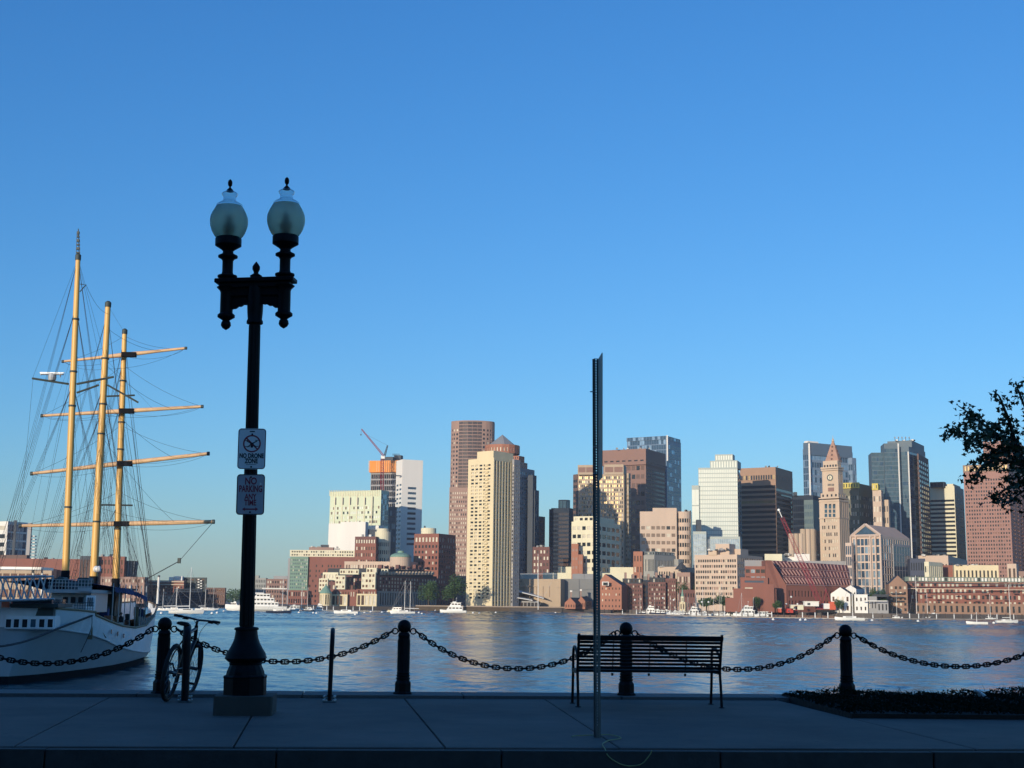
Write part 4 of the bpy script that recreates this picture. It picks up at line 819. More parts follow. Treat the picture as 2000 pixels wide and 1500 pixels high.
# ================================================================== CITY ACROSS THE WATER
BASEZ = QUAY-.3
def F(nx, nz, wf=.6, hf=.55, mt=.03, mb=.03, ms=.02, rec=.35, g=None, skip=0.0): return dict(nx=nx,nz=nz,wf=wf,hf=hf,mt=mt,mb=mb,ms=ms,rec=rec,g=g,skip=skip)
OFF = [(GL_D,.78),(GL_P,.22)]; RES = [(GL_D,.66),(GL_P,.34)]; DARK = [(GL_D,1)]; NAVG = [(GL_N,1)]; BLU = [(GL_B,.75),(GL_L,.25)]; TEAL = [(GL_T,.85),(GL_B,.15)]; GLD = [(GL_G,.45),(GL_P,.2),(GL_D,.35)]; ICEG = [(GL_I,1)]; BRZ = [(GL_D,.9),(GL_G,.1)]
class Bld:
    def __init__(s, name, label, x, d, cat='building', group=None):
        s.d = d; s.rnd = random.Random(int(x*7+d)); p = P(x,1180,d); s.root = thing(name, label, cat, (p.x,p.y,BASEZ), group)
        s.parts = {}; s.win = MB(); s.wm = []
    def mbp(s, part, m):
        k = (part, m.name)
        if k not in s.parts: s.parts[k] = (MB(), m)
        return s.parts[k][0]
    def gi(s, m):
        if m not in s.wm: s.wm.append(m)
        return s.wm.index(m)
    def facade(s, wall, p0, p1, z0, z1, f):
        p0, p1 = Vector((p0[0],p0[1],0)), Vector((p1[0],p1[1],0)); L = (p1-p0).length; d = (p1-p0)/L; nrm = Vector((d.y,-d.x,0)); H_ = z1-z0
        def q(u, z, o=0.0): return p0 + d*u - nrm*o + Vector((0,0,z))
        nx, nz = f['nx'], f['nz']; u0, u1 = L*f['ms'], L*(1-f['ms']); b0, b1 = z0+H_*f['mb'], z1-H_*f['mt']; cw, ch = (u1-u0)/nx, (b1-b0)/nz; w_, h_ = cw*f['wf'], ch*f['hf']; rec = f['rec']
        us = [0]; zs = [z0]
        for i in range(nx): c = u0+cw*(i+.5); us += [c-w_/2, c+w_/2]
        for j in range(nz): c = b0+ch*(j+.5); zs += [c-h_/2, c+h_/2]
        us.append(L); zs.append(z1)
        for j in range(0, len(zs)-1, 2): wall.quad(q(0,zs[j]),q(L,zs[j]),q(L,zs[j+1]),q(0,zs[j+1]))
        g = f['g'] or OFF; tot = sum(x for _,x in g)
        for j in range(1, len(zs)-1, 2):
            a, b = zs[j], zs[j+1]
            for i in range(0, len(us)-1, 2): wall.quad(q(us[i],a),q(us[i+1],a),q(us[i+1],b),q(us[i],b))
            for i in range(1, len(us)-1, 2):
                l, r = us[i], us[i+1]
                if f['skip'] and s.rnd.random() < f['skip']: wall.quad(q(l,a),q(r,a),q(r,b),q(l,b)); continue
                wall.quad(q(l,a),q(l,a,rec),q(l,b,rec),q(l,b)); wall.quad(q(r,a,rec),q(r,a),q(r,b),q(r,b,rec)); wall.quad(q(l,b,rec),q(r,b,rec),q(r,b),q(l,b)); wall.quad(q(l,a),q(r,a),q(r,a,rec),q(l,a,rec))
                t = s.rnd.random()*tot
                for m, x in g:
                    t -= x
                    if t <= 0: break
                s.win.quad(q(l,a,rec),q(r,a,rec),q(r,b,rec),q(l,b,rec), s.gi(m))
    def poly(s, pts, z0, z1, fs, wall, roof=None, part='wall', par=.6):
        # pts run left to right along the side one sees (clockwise seen from above is outward)
        s.k = getattr(s,'k',0)+1; mb = MB(); s.parts[(part,s.k)] = (mb, wall); n = len(pts)
        for i in range(n):
            a, b = pts[i], pts[(i+1)%n]; f = fs[i] if fs and i < len(fs) else None
            if f: s.facade(mb, a, b, z0, z1, f)
            else: mb.quad((a[0],a[1],z0),(b[0],b[1],z0),(b[0],b[1],z1),(a[0],a[1],z1))
        s.parts[('roof',-s.k)] = (MB(), roof or ROOFG); s.parts[('roof',-s.k)][0].add([(p[0],p[1],z1-.25) for p in pts], [tuple(range(n))])
        # parapet thickness
        cx, cy = sum(p[0] for p in pts)/n, sum(p[1] for p in pts)/n
        inn = [(p[0]+(cx-p[0])*.03, p[1]+(cy-p[1])*.03) for p in pts]
        for i in range(n): a, b, c_, d_ = pts[i], pts[(i+1)%n], inn[(i+1)%n], inn[i]; mb.quad((a[0],a[1],z1),(b[0],b[1],z1),(c_[0],c_[1],z1),(d_[0],d_[1],z1)); mb.quad((d_[0],d_[1],z1),(c_[0],c_[1],z1),(c_[0],c_[1],z1-.5),(d_[0],d_[1],z1-.5))
    def corners(s, xl, xc, xr, al, d, dep, ym):
        al = R(al); c = P(xc,ym,d); sl, s2 = S(xl,ym), S(xr,ym); ca, sa = math.cos(al), math.sin(al)
        Ll = (c.x-sl*c.y)/(ca+sl*sa) if xl < xc else dep; Lr = (s2*c.y-c.x)/(sa-s2*ca) if xr > xc and (sa-s2*ca) > .02 else dep
        Ll = min(Ll, 260); Lr = min(max(Lr,1), 260)
        a = (c.x-ca*Ll, c.y+sa*Ll); b = (c.x+sa*Lr, c.y+ca*Lr); return [a, (c.x,c.y), b, (a[0]+b[0]-c.x, a[1]+b[1]-c.y)]
    def vol(s, xl, xc, xr, yt, al=10, L=None, Rr=None, wall=None, yb=None, dd=0, dep=25, roof=None, part='wall', ym=None, zoff=0):
        d = s.d+dd; ym = ym or min(1150,(yt+1150)/2); pts = s.corners(xl,xc,xr,al,d,dep,ym)
        z1 = Z(xc,yt,d); z0 = Z(xc,yb,d) if yb else BASEZ
        s.poly(pts, z0, z1, [L,Rr], wall, roof, part); return pts, z0, z1
    def ngon(s, xc, yt, rpx, n, wall, f=None, yb=None, dd=0, a0=0.0, part='wall', roof=None):
        d = s.d+dd; ym = min(1150,(yt+1150)/2); r = W(rpx,ym,d); c = P(xc,ym,d); c.y += r
        pts = [(c.x+r*math.cos(a0-2*math.pi*k/n*-1), c.y+r*math.sin(a0+2*math.pi*k/n)) for k in range(n)]
        fs = []
        for i in range(n):
            a, b = pts[i], pts[(i+1)%n]; nr_ = Vector((b[1]-a[1], a[0]-b[0])); vw = Vector(((a[0]+b[0])/2,(a[1]+b[1])/2)); fs.append(f if nr_.dot(vw) < 0 else None)
        z1 = Z(xc,yt,d); z0 = Z(xc,yb,d) if yb else BASEZ; s.poly(pts, z0, z1, fs, wall, roof, part); return c, r, z0, z1
    def one(s, part, m, c, size, M=None):
        mb = MB(); mb.box(c, size, M=M); return mb.build(part, m, s.root)
    def box(s, part, m, x0, x1, y0, y1, dd=0, dep=2.0):
        d = s.d+dd; ym = (y0+y1)/2; a, b = P(x0,ym,d), P(x1,ym,d); z0, z1 = Z(x0,y1,d), Z(x0,y0,d)
        s.one(part, m, ((a.x+b.x)/2, d+dep/2, (z0+z1)/2), (b.x-a.x, dep, z1-z0))
    def onface(s, pts, e, part, m, x0, x1, y0, y1, th=.6, off=.1):
        # a piece lying on one face of a volume, between two sight lines
        p0, p1 = Vector((pts[e][0],pts[e][1],0)), Vector((pts[e+1][0],pts[e+1][1],0)); d = p1-p0; ym = (y0+y1)/2; q = []
        for x in (x0,x1): k = S(x,ym); t = (k*p0.y-p0.x)/(d.x-k*d.y); q.append(p0+d*t)
        dn = d.normalized(); n = Vector((dn.y,-dn.x,0)); z0, z1 = Z(x0,y1,q[0].y), Z(x0,y0,q[0].y); c = (q[0]+q[1])/2+n*off+Vector((0,0,(z0+z1)/2))
        return s.one(part, m, c, ((q[1]-q[0]).length, th, z1-z0), Matrix.Rotation(math.atan2(dn.y,dn.x),3,'Z'))
    def clutter(s, x0, x1, y, dd=6, n=5, hmax=5):
        for k in range(n):
            x = s.rnd.uniform(x0,x1); w_ = s.rnd.uniform(1.5,5); h = s.rnd.uniform(1,hmax)
            s.box('rooftop_unit', s.rnd.choice([GREYC,GREYD,WHITE,STONEG]), x-w_/2, min(x+w_/2,x1), y-h, y+1, dd, 4)
    def roofprism(s, pts, z1, zr, m, axis=0, part='roof', over=.4):
        # gable roof; ridge parallel to edge pts[axis]->pts[axis+1]
        q = [Vector((p[0],p[1],z1)) for p in pts]; q = q[axis:]+q[:axis]
        r0 = (q[0]+q[3])/2; r1 = (q[1]+q[2])/2; r0.z = r1.z = zr
        mb = s.mbp(part, m); mb.quad(q[0],q[1],r1,r0); mb.quad(q[2],q[3],r0,r1); return r0, r1, q
    def done(s):
        for (part, mn), (mb, m) in s.parts.items():
            if mb.f: mb.build(part, m, s.root)
        if s.win.f: stuff(s.win.build('window', s.wm, s.root))
        return s.root
B = Bld
# ---- far left, beyond the tall ship
b = B('office_tower', 'grey glass block with white banded side at the far left shore', 10, 1180); b.vol(-90,11,50,1018,28,F(1,9,.96,.5,g=OFF),F(5,9,.92,.8,rec=.15,g=[(GL_B,.6),(GL_L,.4)]),WHITE); b.box('core',GREYD,25,30,1016,1090,-1.5,1)
b.vol(50,57,59,1021,28,None,F(1,9,.9,.8,g=BLU),GREYC,dd=2)
for k in range(8): b.box('balcony',WHITE,56,68,1046+k*6.2,1048+k*6.2,4,5)
b.done()
b = B('office_tower', 'dark brown low block in front of the grey glass block', 20, 1100); b.vol(-90,50,56,1084,12,F(9,3,.7,.6,g=DARK),F(2,3,.6,.6),BROWND); b.done()
b = B('courthouse', 'long red brick waterfront building behind the ship masts', 90, 1040); b.vol(-120,160,166,1092,8,F(26,5,.5,.5,g=DARK,mt=.35),None,BRICK); b.vol(-120,100,110,1111,8,F(14,2,.8,.5,g=DARK),None,TANC,dd=-8); b.clutter(20,150,1092)
b.done()
b = B('courthouse', 'brick wing ending in a dark conical glass wall, seen between masts', 210, 1035); b.vol(155,188,190,1086,10,F(5,1,.8,.9,g=NAVG),None,GREYD,dd=-1); b.vol(188,242,246,1087,10,F(8,5,.5,.55,g=DARK),F(2,5,.5,.5),BRICK)
c = P(243,1130,1040); r0, r1 = W(14,1130,1040), W(19,1130,1040); zt_ = Z(243,1095,1040); mbc = b.mbp('glass_cone', GREYD); mbc.lathe([(r0,BASEZ),(r1,zt_),(0,zt_)], 20, (c.x,c.y+r1,0)); mbr = b.mbp('mullion', ALU)
for k in range(20): a = k*math.pi/10; mbr.tube([(c.x+(r0+.1)*math.cos(a),c.y+r1+(r0+.1)*math.sin(a),BASEZ),(c.x+(r1+.1)*math.cos(a),c.y+r1+(r1+.1)*math.sin(a),zt_)], .15, 4)
b.clutter(192,240,1087); b.done()
b = B('warehouse', 'low brick warehouse behind the blue awning of the ship', 240, 1010); b.vol(196,282,290,1127,10,F(14,4,.5,.5,g=RES),F(2,4,.5,.5),BRICKP); b.done()
b = B('office_block', 'red brick block with pale bands and white roof units left of the lamp post', 325, 1080); b.vol(284,359,362,1134,10,F(12,6,.55,.5,g=OFF,mt=.22),None,BRICK); b.box('cornice',STONE,284,359,1134,1136.5,-.6,1); b.box('cornice',STONE,284,359,1140,1142,-.5,1); b.box('rooftop_unit',WHITE,330,338,1127,1134,5,4); b.box('rooftop_unit',WHITE,339,356,1125.5,1134,8,6); b.vol(300,340,345,1163,10,F(7,2,.6,.5),None,BRICKP,dd=-18); b.done()
b = B('office_block', 'dark block with a chequer of white windows right of the tall yacht mast', 380, 1090); b.vol(358,403,404,1128,10,F(4,8,.5,.5,g=DARK,ms=.05),None,mat('dark green grey cladding',(.05,.06,.055),.7,0,.1,.2))
for k in range(12): b.box('white_window',WHITE,386+(k%2)*5,389.5+(k%2)*5,1130.5+k*2.6,1132.8+k*2.6,-1.2,.5)
b.vol(340,395,396,1150,10,F(8,6,.9,.6,g=NAVG),None,NAVY,dd=-14); b.done()
b = B('shed', 'low brown frame shed on the shore left of the lamp post', 420, 1080); b.vol(402,440,442,1148,8,F(9,3,.6,.6,g=DARK),None,BROWND); b.done()
mb = MB(); c = P(308.5,1160,1000); mb.lathe([(W(2.4,1160,1000),QUAY),(W(2.1,1124,1000),Z(308,1128,1000)),(W(2.1,1124,1000),Z(308,1127,1000))], 12, c*1 - Vector((0,0,c.z))); fs_ = thing('chimney', 'tall white flue stack standing on the left shore', 'chimney', (c.x,c.y,QUAY)); mb.build('stack', WHITE, fs_); mb = MB(); mb.lathe([(W(2.4,1124,1000),Z(308,1127,1000)),(W(2.4,1124,1000),Z(308,1123.5,1000))], 12, (c.x,c.y,0)); mb.build('cap', GREYD, fs_)
b = B('stone_block', 'distant grey stone block right of the lamp post shaft', 510, 1500); b.vol(498,519,523,1129,12,F(6,5,.4,.6,g=DARK),F(1,5,.4,.6),STONEG); b.vol(498,505,507,1124,12,None,None,STONEG,yb=1130,dd=4); b.done()
b = B('stone_block', 'grey brown block with flat awning left of the green hotel', 540, 1450); b.vol(520,561,562,1131,10,F(8,5,.5,.5,g=OFF),None,BROWN); b.vol(534,561,562,1125,10,None,None,GREYC,dd=6); b.box('awning',WHITE,512,560,1148,1150.5,-40,20); b.done()
# ---- centre left
b = B('hotel', 'green glass and red brick hotel with pale top floor on the shore', 600, 1330); b.vol(562,567,569,1090,50,None,None,GREYC,dd=8); b.vol(566,601,603,1088,5,F(9,11,.55,.5,g=[(GL_T,.6),(GL_P,.15),(GL_L,.25)],mb=.18),None,MOSS,dep=40); b.vol(601,693,700,1088,5,F(15,8,.45,.5,g=DARK,mt=.14,skip=.3),None,BRICK,dd=-2,dep=40); b.vol(565,692,694,1075,5,F(26,2,.6,.5,g=OFF),None,CREAM2,yb=1088,dd=3,dep=36); b.vol(563,601,603,1153,5,F(8,2,.5,.6,g=RES),None,BRICK,dd=-4,dep=5); b.vol(602,650,652,1069,5,None,None,BRICKP,yb=1076,dd=14); b.vol(625,640,641,1064,5,None,None,GREYD,yb=1070,dd=18); b.clutter(605,660,1069,16,7,3); b.done()
b = B('office_tower', 'wide pale green glass tower with a white block at its foot', 700, 1595); pts, z0, z1 = b.vol(642,742,757,957,28,F(24,20,.72,.55,g=[(GL_I,.5),(PALEG,.15),(GL_BR,.2),(GL_D,.15)],mt=.13,ms=.02,rec=.3),F(4,20,.9,.8,g=BLU,rec=.1),PALEG); b.onface(pts,0,'slot',GREYD,728,729.6,970,1022)
for k in range(5): b.onface(pts,0,'slot',GREYD,655+k*14.5,657+k*14.5,972,986)
for k in range(6): b.onface(pts,0,'pier',CREAM2,652.5+k*14.5,654.2+k*14.5,966,1045,.8,.2)
for k in range(30): b.onface(pts,0,'parapet_fin',CREAM2,644+k*3.3,645+k*3.3,957.5,969,.8,.2)
b.done()
b = B('white_block', 'windowless white block before the pale green tower', 690, 1530); b.vol(640,711,718,1022,18,F(22,3,.7,.2,g=DARK,mt=.28,mb=.50,ms=.20),None,WHITE); b.vol(664,712,718,1019,18,None,None,WHITE,dd=-3); b.vol(716,738,748,1026,30,None,None,WHITE,dd=12); b.box('louvre',GREYD,711,741,1034,1045,4,2); b.done()
b = B('unfinished_tower', 'concrete tower under construction wrapped in orange screens', 745, 1760); b.vol(721,776,780,922,14,F(14,22,.80,.74,mt=.01,mb=.0,rec=3.0,g=[(GL_D,.75),(BROWN,.25)]),F(3,22,.8,.74,rec=2),GREYC); b.vol(718,778,784,899,14,None,None,ORANGE,yb=922,dd=-4,part='safety_screen')
for k in range(15): x = 719.5+k*4; b.box('screen_rail',CREAM,x,x+.6,899.5,921,-5.5-.0+ (60-k*4)*.0+13-k*.95,.6)
b.vol(740,764,768,892,14,None,None,GREYD,yb=900,dd=8,part='core'); b.vol(766,780,784,889,14,None,None,GREYD,yb=900,dd=14,part='core')
for k in range(6): b.box('jump_form',GREYD,767+k*2.4,768+k*2.4,886,890,16,1)
b.done()
def lattice(root, pts4a, pts4b, nseg, r, m, name, parent=None):
    mb = MB()
    for k in range(4):
        mb.tube([pts4a[k],pts4b[k]], r, 4)
        k2 = (k+1)%4
        for j in range(nseg):
            a, b2 = pts4a[k].lerp(pts4b[k],j/nseg), pts4a[k2].lerp(pts4b[k2],(j+1)/nseg); mb.tube([a,b2], r*.6, 3, cap=False); mb.tube([pts4a[k].lerp(pts4b[k],j/nseg), pts4a[k2].lerp(pts4b[k2],j/nseg)], r*.6, 3, cap=False)
    return mb.build(name, m, root)
def sq(c, h, ax1, ax2): return [c+ax1*h*i+ax2*h*j for i, j in ((-1,-1),(1,-1),(1,1),(-1,1))]
X_, Y_, Z_ = Vector((1,0,0)), Vector((0,1,0)), Vector((0,0,1))
REDC = mat('crane red', (.30,.035,.045), .5, 0, .1, 1)
tc_ = thing('tower_crane', 'red luffing tower crane standing against the unfinished tower', 'crane', P(747,1100,1738))
lattice(tc_, sq(P(746,1090,1738),1.7,X_,Y_), sq(P(746.5,896,1738),1.7,X_,Y_), 22, .34, REDC, 'mast'); mb = MB(); mb.box(P(748,893,1738), (5,4,4)); mb.build('cab', WHP, tc_)
ja, jb = P(749,890,1737), P(706,838,1737); jd = (jb-ja).normalized(); jn = jd.cross(Y_)
lattice(tc_, sq(ja,1.1,jn,Y_), sq(jb,.6,jn,Y_), 18, .28, REDC, 'jib'); lattice(tc_, sq(P(751,891,1737),1.1,X_,Y_), sq(P(757,870,1737),.6,X_,Y_), 6, .3, GREYD, 'counter_jib')
mb = MB(); mb.tube([P(757,870,1737), ja.lerp(jb,.8)], .12, 3); mb.tube([jb,P(705,848,1737)], .12, 3); mb.box(P(705,849,1737),(1.4,1.2,1.8)); mb.build('hoist_rope', GREYD, tc_)
b = B('office_tower', 'white slab tower with a ladder of dark window slots', 800, 1690); b.vol(771,783,823.5,897,66,F(2,26,.75,.42,mt=.16,rec=.6,g=[(GL_B,1)]),F(1,12,.44,.45,mt=.18,mb=.40,ms=.04,g=[(GL_B,.7),(GL_D,.3)],rec=.6),WHITE); b.box('bracket',GREYD,772,783,928,930,-1,2); b.done()
b = B('glass_block', 'slim dark glass block between pale green tower and white slab', 763, 1650); b.vol(756,771,773,990,10,F(4,14,.9,.8,g=BLU,rec=.1),None,GREYD); b.vol(757,770,772,976,10,None,None,BRICKP,yb=980,dd=4); b.done()
b = B('brick_block', 'brick block with a row of tall pale top windows beside a cream drum', 715, 1240); b.vol(692,733,738,1048,14,F(8,1,.55,.8,mt=.03,mb=.82,g=[(GL_P,1)]),None,BRICKD); b.vol(692.5,733,738,1061,14,F(8,9,.5,.5,g=OFF),F(1,9,.5,.5),BRICK,dd=-1.2); b.clutter(708,725,1047,4,2,6); b.done()
b = B('round_tower', 'cream drum shaped tower next to the brick block', 745, 1255); b.ngon(745,1038,15.5,24,CREAM2,F(1,8,.5,.5,mt=.12,g=OFF)); b.ngon(745,1032,12,20,CREAM2,None,yb=1040,dd=6); b.done()
b = B('rotunda', 'low domed rotunda with green copper dome above brick wings', 780, 1180); c, r, z0, z1 = b.ngon(780,1087.5,21,28,PINKC,F(1,1,.6,.35,mb=.5,g=RES)); mbd = b.mbp('dome',COPPER); hz = (Z(780,1078.5,1180)-z1); mbd.lathe([(r*1.05,z1)]+[(r*math.cos(R(a)),z1+hz*math.sin(R(a))) for a in range(0,91,10)], 28, (c.x,c.y,0)); mbd.lathe([(r*.3,z1+hz*.9),(r*.3,z1+hz*1.35),(0,z1+hz*1.5)], 12, (c.x,c.y,0))
b.vol(672,800,860,1097,14,F(26,2,.5,.5,mb=.6,g=OFF),F(6,2,.5,.5,mb=.6),PINKC,dd=6); b.done()
b = B('brick_tower', 'tall square brick block with white top windows and round roof plant', 845, 1200); b.vol(808,856,889,1042,27,F(7,1,.55,.8,mt=.04,mb=.85,g=[(GL_P,1)]),F(6,1,.4,.8,mt=.04,mb=.85,g=[(GL_P,.6),(GL_D,.4)]),BRICK); b.vol(807.4,856,889.6,1058,27,F(7,11,.5,.5,g=[(GL_D,.7),(GL_P,.3)],skip=.1),F(7,12,.5,.55,g=[(GL_D,.7),(GL_P,.3)]),BRICK,dd=-.6); b.ngon(835,1031,15,20,CREAM2,None,yb=1043,dd=8,part='plant_room'); b.box('rooftop_unit',GREYD,828,831,1027,1032,12,2); b.done()
# ---- Rowes-like harbour row: lit gable fingers and the long shaded return
b = B('harbour_row', 'harbour front row with cream bays, long dark brick side and slate roof', 738, 1060); row, z0, z1 = b.vol(622,738,856,1124,25,F(14,4,.5,.55,g=RES),F(21,6,.5,.62,mb=.24,rec=.2,g=[(GL_D,.3),(GL_P,.7)]),BRICKD)
pts, z0, z1 = b.vol(626,738,853,1120,25,None,None,SLATE,yb=1125,dd=1.5)
pts, z0, z1 = b.vol(640,738,846,1110,25,None,None,SLATE,yb=1121,dd=5)
for k in range(17): x = 743+k*6.3; b.onface(row,1,'dormer',STONE,x,x+2.6,1116.5,1122.5,1.6,.2)
for k in range(9): x = 755+k*11; b.onface(row,1,'chimney',BRICKD,x,x+3,1103+(k%3)*2,1112,3,-6)
b.vol(737,739,853,1154,25,None,F(24,1,.45,.8,g=DARK),STONEG,dd=-1.2,dep=1)
for (x0,x1,y0,y1,nx,nz,dd) in ((623,640,1130,1156,3,3,-3),(630,660,1118,1134,5,1,4),(655,674,1124,1151,3,3,-4),(663,700,1112,1122,7,1,3),(706,733,1118,1151,4,3,-3),(715,735,1109,1120,3,1,6),(738,757,1111,1118,3,1,20)):
    b.vol(x0,x1,x1+2,y0,10,F(nx,nz,.62,.5,g=RES),None,CREAM2,yb=y1,dd=dd-12,dep=14,part='bay')
b.vol(636,700,703,1152,6,F(12,1,.4,.6,g=RES,mb=.5),None,BRICK,dd=-16,dep=8); b.vol(640,679,681,1161,6,F(5,1,.7,.8,g=RES),None,CREAM,dd=-18,dep=4); b.vol(696,735,737,1151,6,F(7,1,.4,.5,mb=.55,g=RES),None,BRICK,dd=-16,dep=8); b.vol(697,736,738,1160,6,F(5,1,.7,.8,g=RES),None,CREAM,dd=-18,dep=4); b.done()
b = B('pavilion', 'small round pavilion with green cone roof on the quay', 635, 1030); c, r, z0, z1 = b.ngon(635,1158,12,16,CREAM,F(1,1,.55,.8,g=RES)); b.mbp('roof_cone',COPPER).lathe([(r*1.12,z1-.3),(r*.9,z1+1.2),(r*.35,z1+4.4),(r*.12,z1+5.6),(0,z1+8)], 16, (c.x,c.y,0)); b.done()
# ---- the twin towers and neighbours
b = B('skyscraper', 'tall round shouldered brick skyscraper with a dark glass centre', 920, 1340)
d = 1340; c = P(921,950,d); r = W(43,950,d); zt_ = Z(921,821,d)
pts = []; 
for k in range(15): a = R(180+ (180*k/14)); pts.append((c.x+r*math.cos(a), c.y+r*.55+r*.55*math.sin(a)))
pts += [(c.x+r,c.y+r*1.2),(c.x-r,c.y+r*1.2)]
fs = [F(1,40,.5,.5,g=OFF,mt=.04) if (k < 4 or k > 8) else F(4,52,.8,.78,g=DARK,rec=.2,mt=.004) for k in range(14)]
b.poly(pts, BASEZ, zt_, fs, BRICKP); b.vol(876,916,918,952,10,F(9,26,.45,.5,g=[(GL_P,.7),(GL_D,.3)]),None,BRICKP,dd=-14); b.done()
b = B('skyscraper', 'stepped skyscraper with octagonal brick crown and pyramid roof', 980, 1265); c, r, z0, z1 = b.ngon(979,867,35,16,BRICKO,F(2,1,.4,.7,mt=.25,mb=.1,g=[(GL_P,1)],rec=.6),yb=884,dd=0); b.mbp('pyramid_roof',ROOFG).lathe([(r*.82,z1),(0,Z(979,847,1265+10))], 8, (c.x,c.y,0), rot=R(10)); b.ngon(979,880,31,16,BRICKO,F(2,6,.4,.5,g=OFF),dd=4)
b.vol(990,1012,1023,890,30,F(5,2,.4,.5,g=DARK),F(4,2,.4,.5),BRICKO,yb=905,dd=-3); b.vol(995,1014,1029,902,30,None,F(4,2,.4,.5),BRICKP,yb=915,dd=-6); b.vol(985,1014,1043,913,30,F(7,26,.5,.5,g=BLU),F(8,26,.6,.5,g=[(GL_B,.6),(GL_L,.25),(GL_D,.15)],mt=.02),mat('blue grey granite',(.17,.18,.20),.7,0,.1,.1),dd=-10); b.vol(1030,1040,1047,928,30,None,F(3,22,.5,.5,g=BLU),GREYD,dd=-4); b.vol(1034,1044,1052,957,30,None,F(3,18,.5,.5),GREYD,dd=-2); b.done()
b = B('office_block', 'dark brown block at the right foot of the pyramid skyscraper', 1055, 1300); b.vol(1044,1050,1064,1008,34,F(2,14,.5,.5),F(4,14,.6,.5,g=DARK),BROWND); b.done()
b = B('apartment_tower', 'cream concrete apartment tower by the water, windows in five columns', 960, 1075, group=None); b.vol(912.5,963,1004,894,38,F(5,38,.66,.52,mt=.035,mb=.055,ms=.10,rec=.7,g=[(GL_D,.62),(GL_P,.38)]),F(7,1,.56,.985,mt=.008,mb=.005,ms=.02,rec=1.3,g=DARK),CREAM)
pts = b.corners(912.5,963,1004,38,1075,25,1050); zA = Z(963,893,1075)
# rounded balconies stacked beside the corner, slab floors in the striped side
a, c2, e = Vector((*pts[0],0)), Vector((*pts[1],0)), Vector((*pts[2],0)); ld = (a-c2).normalized(); rd_ = (e-c2).normalized(); nl_ = Vector((-rd_.x,-rd_.y,0))
LL = (a-c2).length; LR = (e-c2).length
H_ = zA-BASEZ
for j in range(38):
    z = BASEZ+H_*(.055+.91*(j+.12)/38); cc = c2+ld*LL*.27
    mbb = MB(); mbb.lathe([(LL*.055,z),(LL*.062,z),(LL*.062,z+1.1),(LL*.052,z+1.1)], 10, cc-nl_*(-.2)); mbb.build('balcony',CREAM,b.root); mbg = MB(); mbg.box(cc+nl_*.04+Vector((0,0,z+1.9)), (LL*.085,.12,1.4), M=Matrix.Rotation(math.atan2(ld.y,ld.x),3,'Z')); mbg.build('balcony_recess',GL_D,b.root)
for j in range(38):
    z = BASEZ+H_*(.01+.98*(j+.5)/38); p = c2+rd_*LR*.5; b.one('floor_slab', STONEG, p+Vector((rd_.y,-rd_.x,0))*-.75+Vector((0,0,z)), (LR*.95,.5,.7), M=Matrix.Rotation(math.atan2(rd_.y,rd_.x),3,'Z'))
b.vol(930,962,1001,880,38,None,None,CREAM,yb=895,dd=.6,part='penthouse'); b.vol(999,1003,1015,897,38,F(1,38,.6,.5),F(3,38,.45,.5,g=[(GL_D,.5),(GL_P,.5)]),mat('concrete with painted shade',(.30,.29,.28),.85,0,.08,.1),dd=16); b.done()  # recessed corner section: its shade is put into a greyer concrete colour
b = B('office_tower', 'dark navy glass tower with a flat drum on top', 1095, 1290); b.vol(1072,1111,1119,994,20,F(11,22,.9,.6,g=NAVG,rec=.1),F(3,22,.9,.6,g=NAVG),NAVY); b.vol(1076,1112,1119,992,20,None,None,NAVY,dd=2); b.ngon(1102,976,11.5,10,NAVY,F(1,1,.9,.8,g=[(GL_T,1)],rec=.1),yb=994,dd=10); b.done()
b = B('office_block', 'brick block with white window surrounds behind the flagpole', 1060, 1230); b.vol(1040,1073,1080,1068,20,F(5,9,.5,.5,g=[(GL_P,.6),(GL_D,.4)]),F(2,9,.5,.5),BRICKD); b.clutter(1042,1070,1068,4,4,5); b.done()
b = B('office_tower', 'tan granite tower with gold reflecting grid behind the sign post', 1185, 1440); b.vol(1119,1127,1129,926,60,F(2,22,.9,.5,g=DARK),None,BROWND,dd=10); b.vol(1128,1219,1223,926,12,F(28,30,.62,.6,g=GLD,mt=.01,mb=.05,rec=.2),None,TAN); b.vol(1128,1160,1163,908,12,F(2,1,.9,.55,g=[(BROWN,1)],rec=.2),None,TAN,yb=927,dd=2); b.vol(1180,1218,1224,907,12,F(2,1,.9,.55,g=[(BROWN,1)],rec=.2),None,TAN,yb=927,dd=-1); b.vol(1222,1228,1232,924,30,F(2,30,.6,.5,g=GLD),F(3,30,.7,.5,g=DARK),TAN,dd=5); b.done()
b = B('apartment_block', 'stepped cream block with a shaded right side behind the sign post', 1150, 1140); b.vol(1116,1165,1212,1018,27,F(5,10,.72,.46,g=RES),F(5,10,.75,.5,g=DARK),CREAM2); b.vol(1120,1160,1200,1008,27,F(4,1,.6,.5),None,CREAM2,yb=1019,dd=4); b.vol(1116,1129,1131,1062,27,F(2,7,.6,.3,g=[(BRICKP,1)],rec=.1),None,BRICKO,dd=-2,dep=3); b.vol(1116,1138,1140,1083,27,F(4,4,.6,.3,g=[(BRICKP,1)],rec=.1),None,BRICKO,dd=-3.5,dep=3); b.done()
b = B('skyscraper', 'tall brown granite skyscraper flaring out below its blank crown', 1240, 1530); b.vol(1178,1262,1300,905,28,F(9,16,.72,.5,g=[(BROWND,.6),(GL_D,.4)],mt=.0),F(11,30,.85,.5,g=DARK,rec=.3),BROWN,dd=3); pts, z0, z1 = b.vol(1176,1262,1301,876,28,F(7,1,.55,.18,g=DARK,mt=.5,rec=1.0),F(6,1,.75,.12,g=DARK,mt=.72,mb=.02,rec=1),BROWN,yb=907); b.clutter(1190,1280,876,10,5,2); b.done()
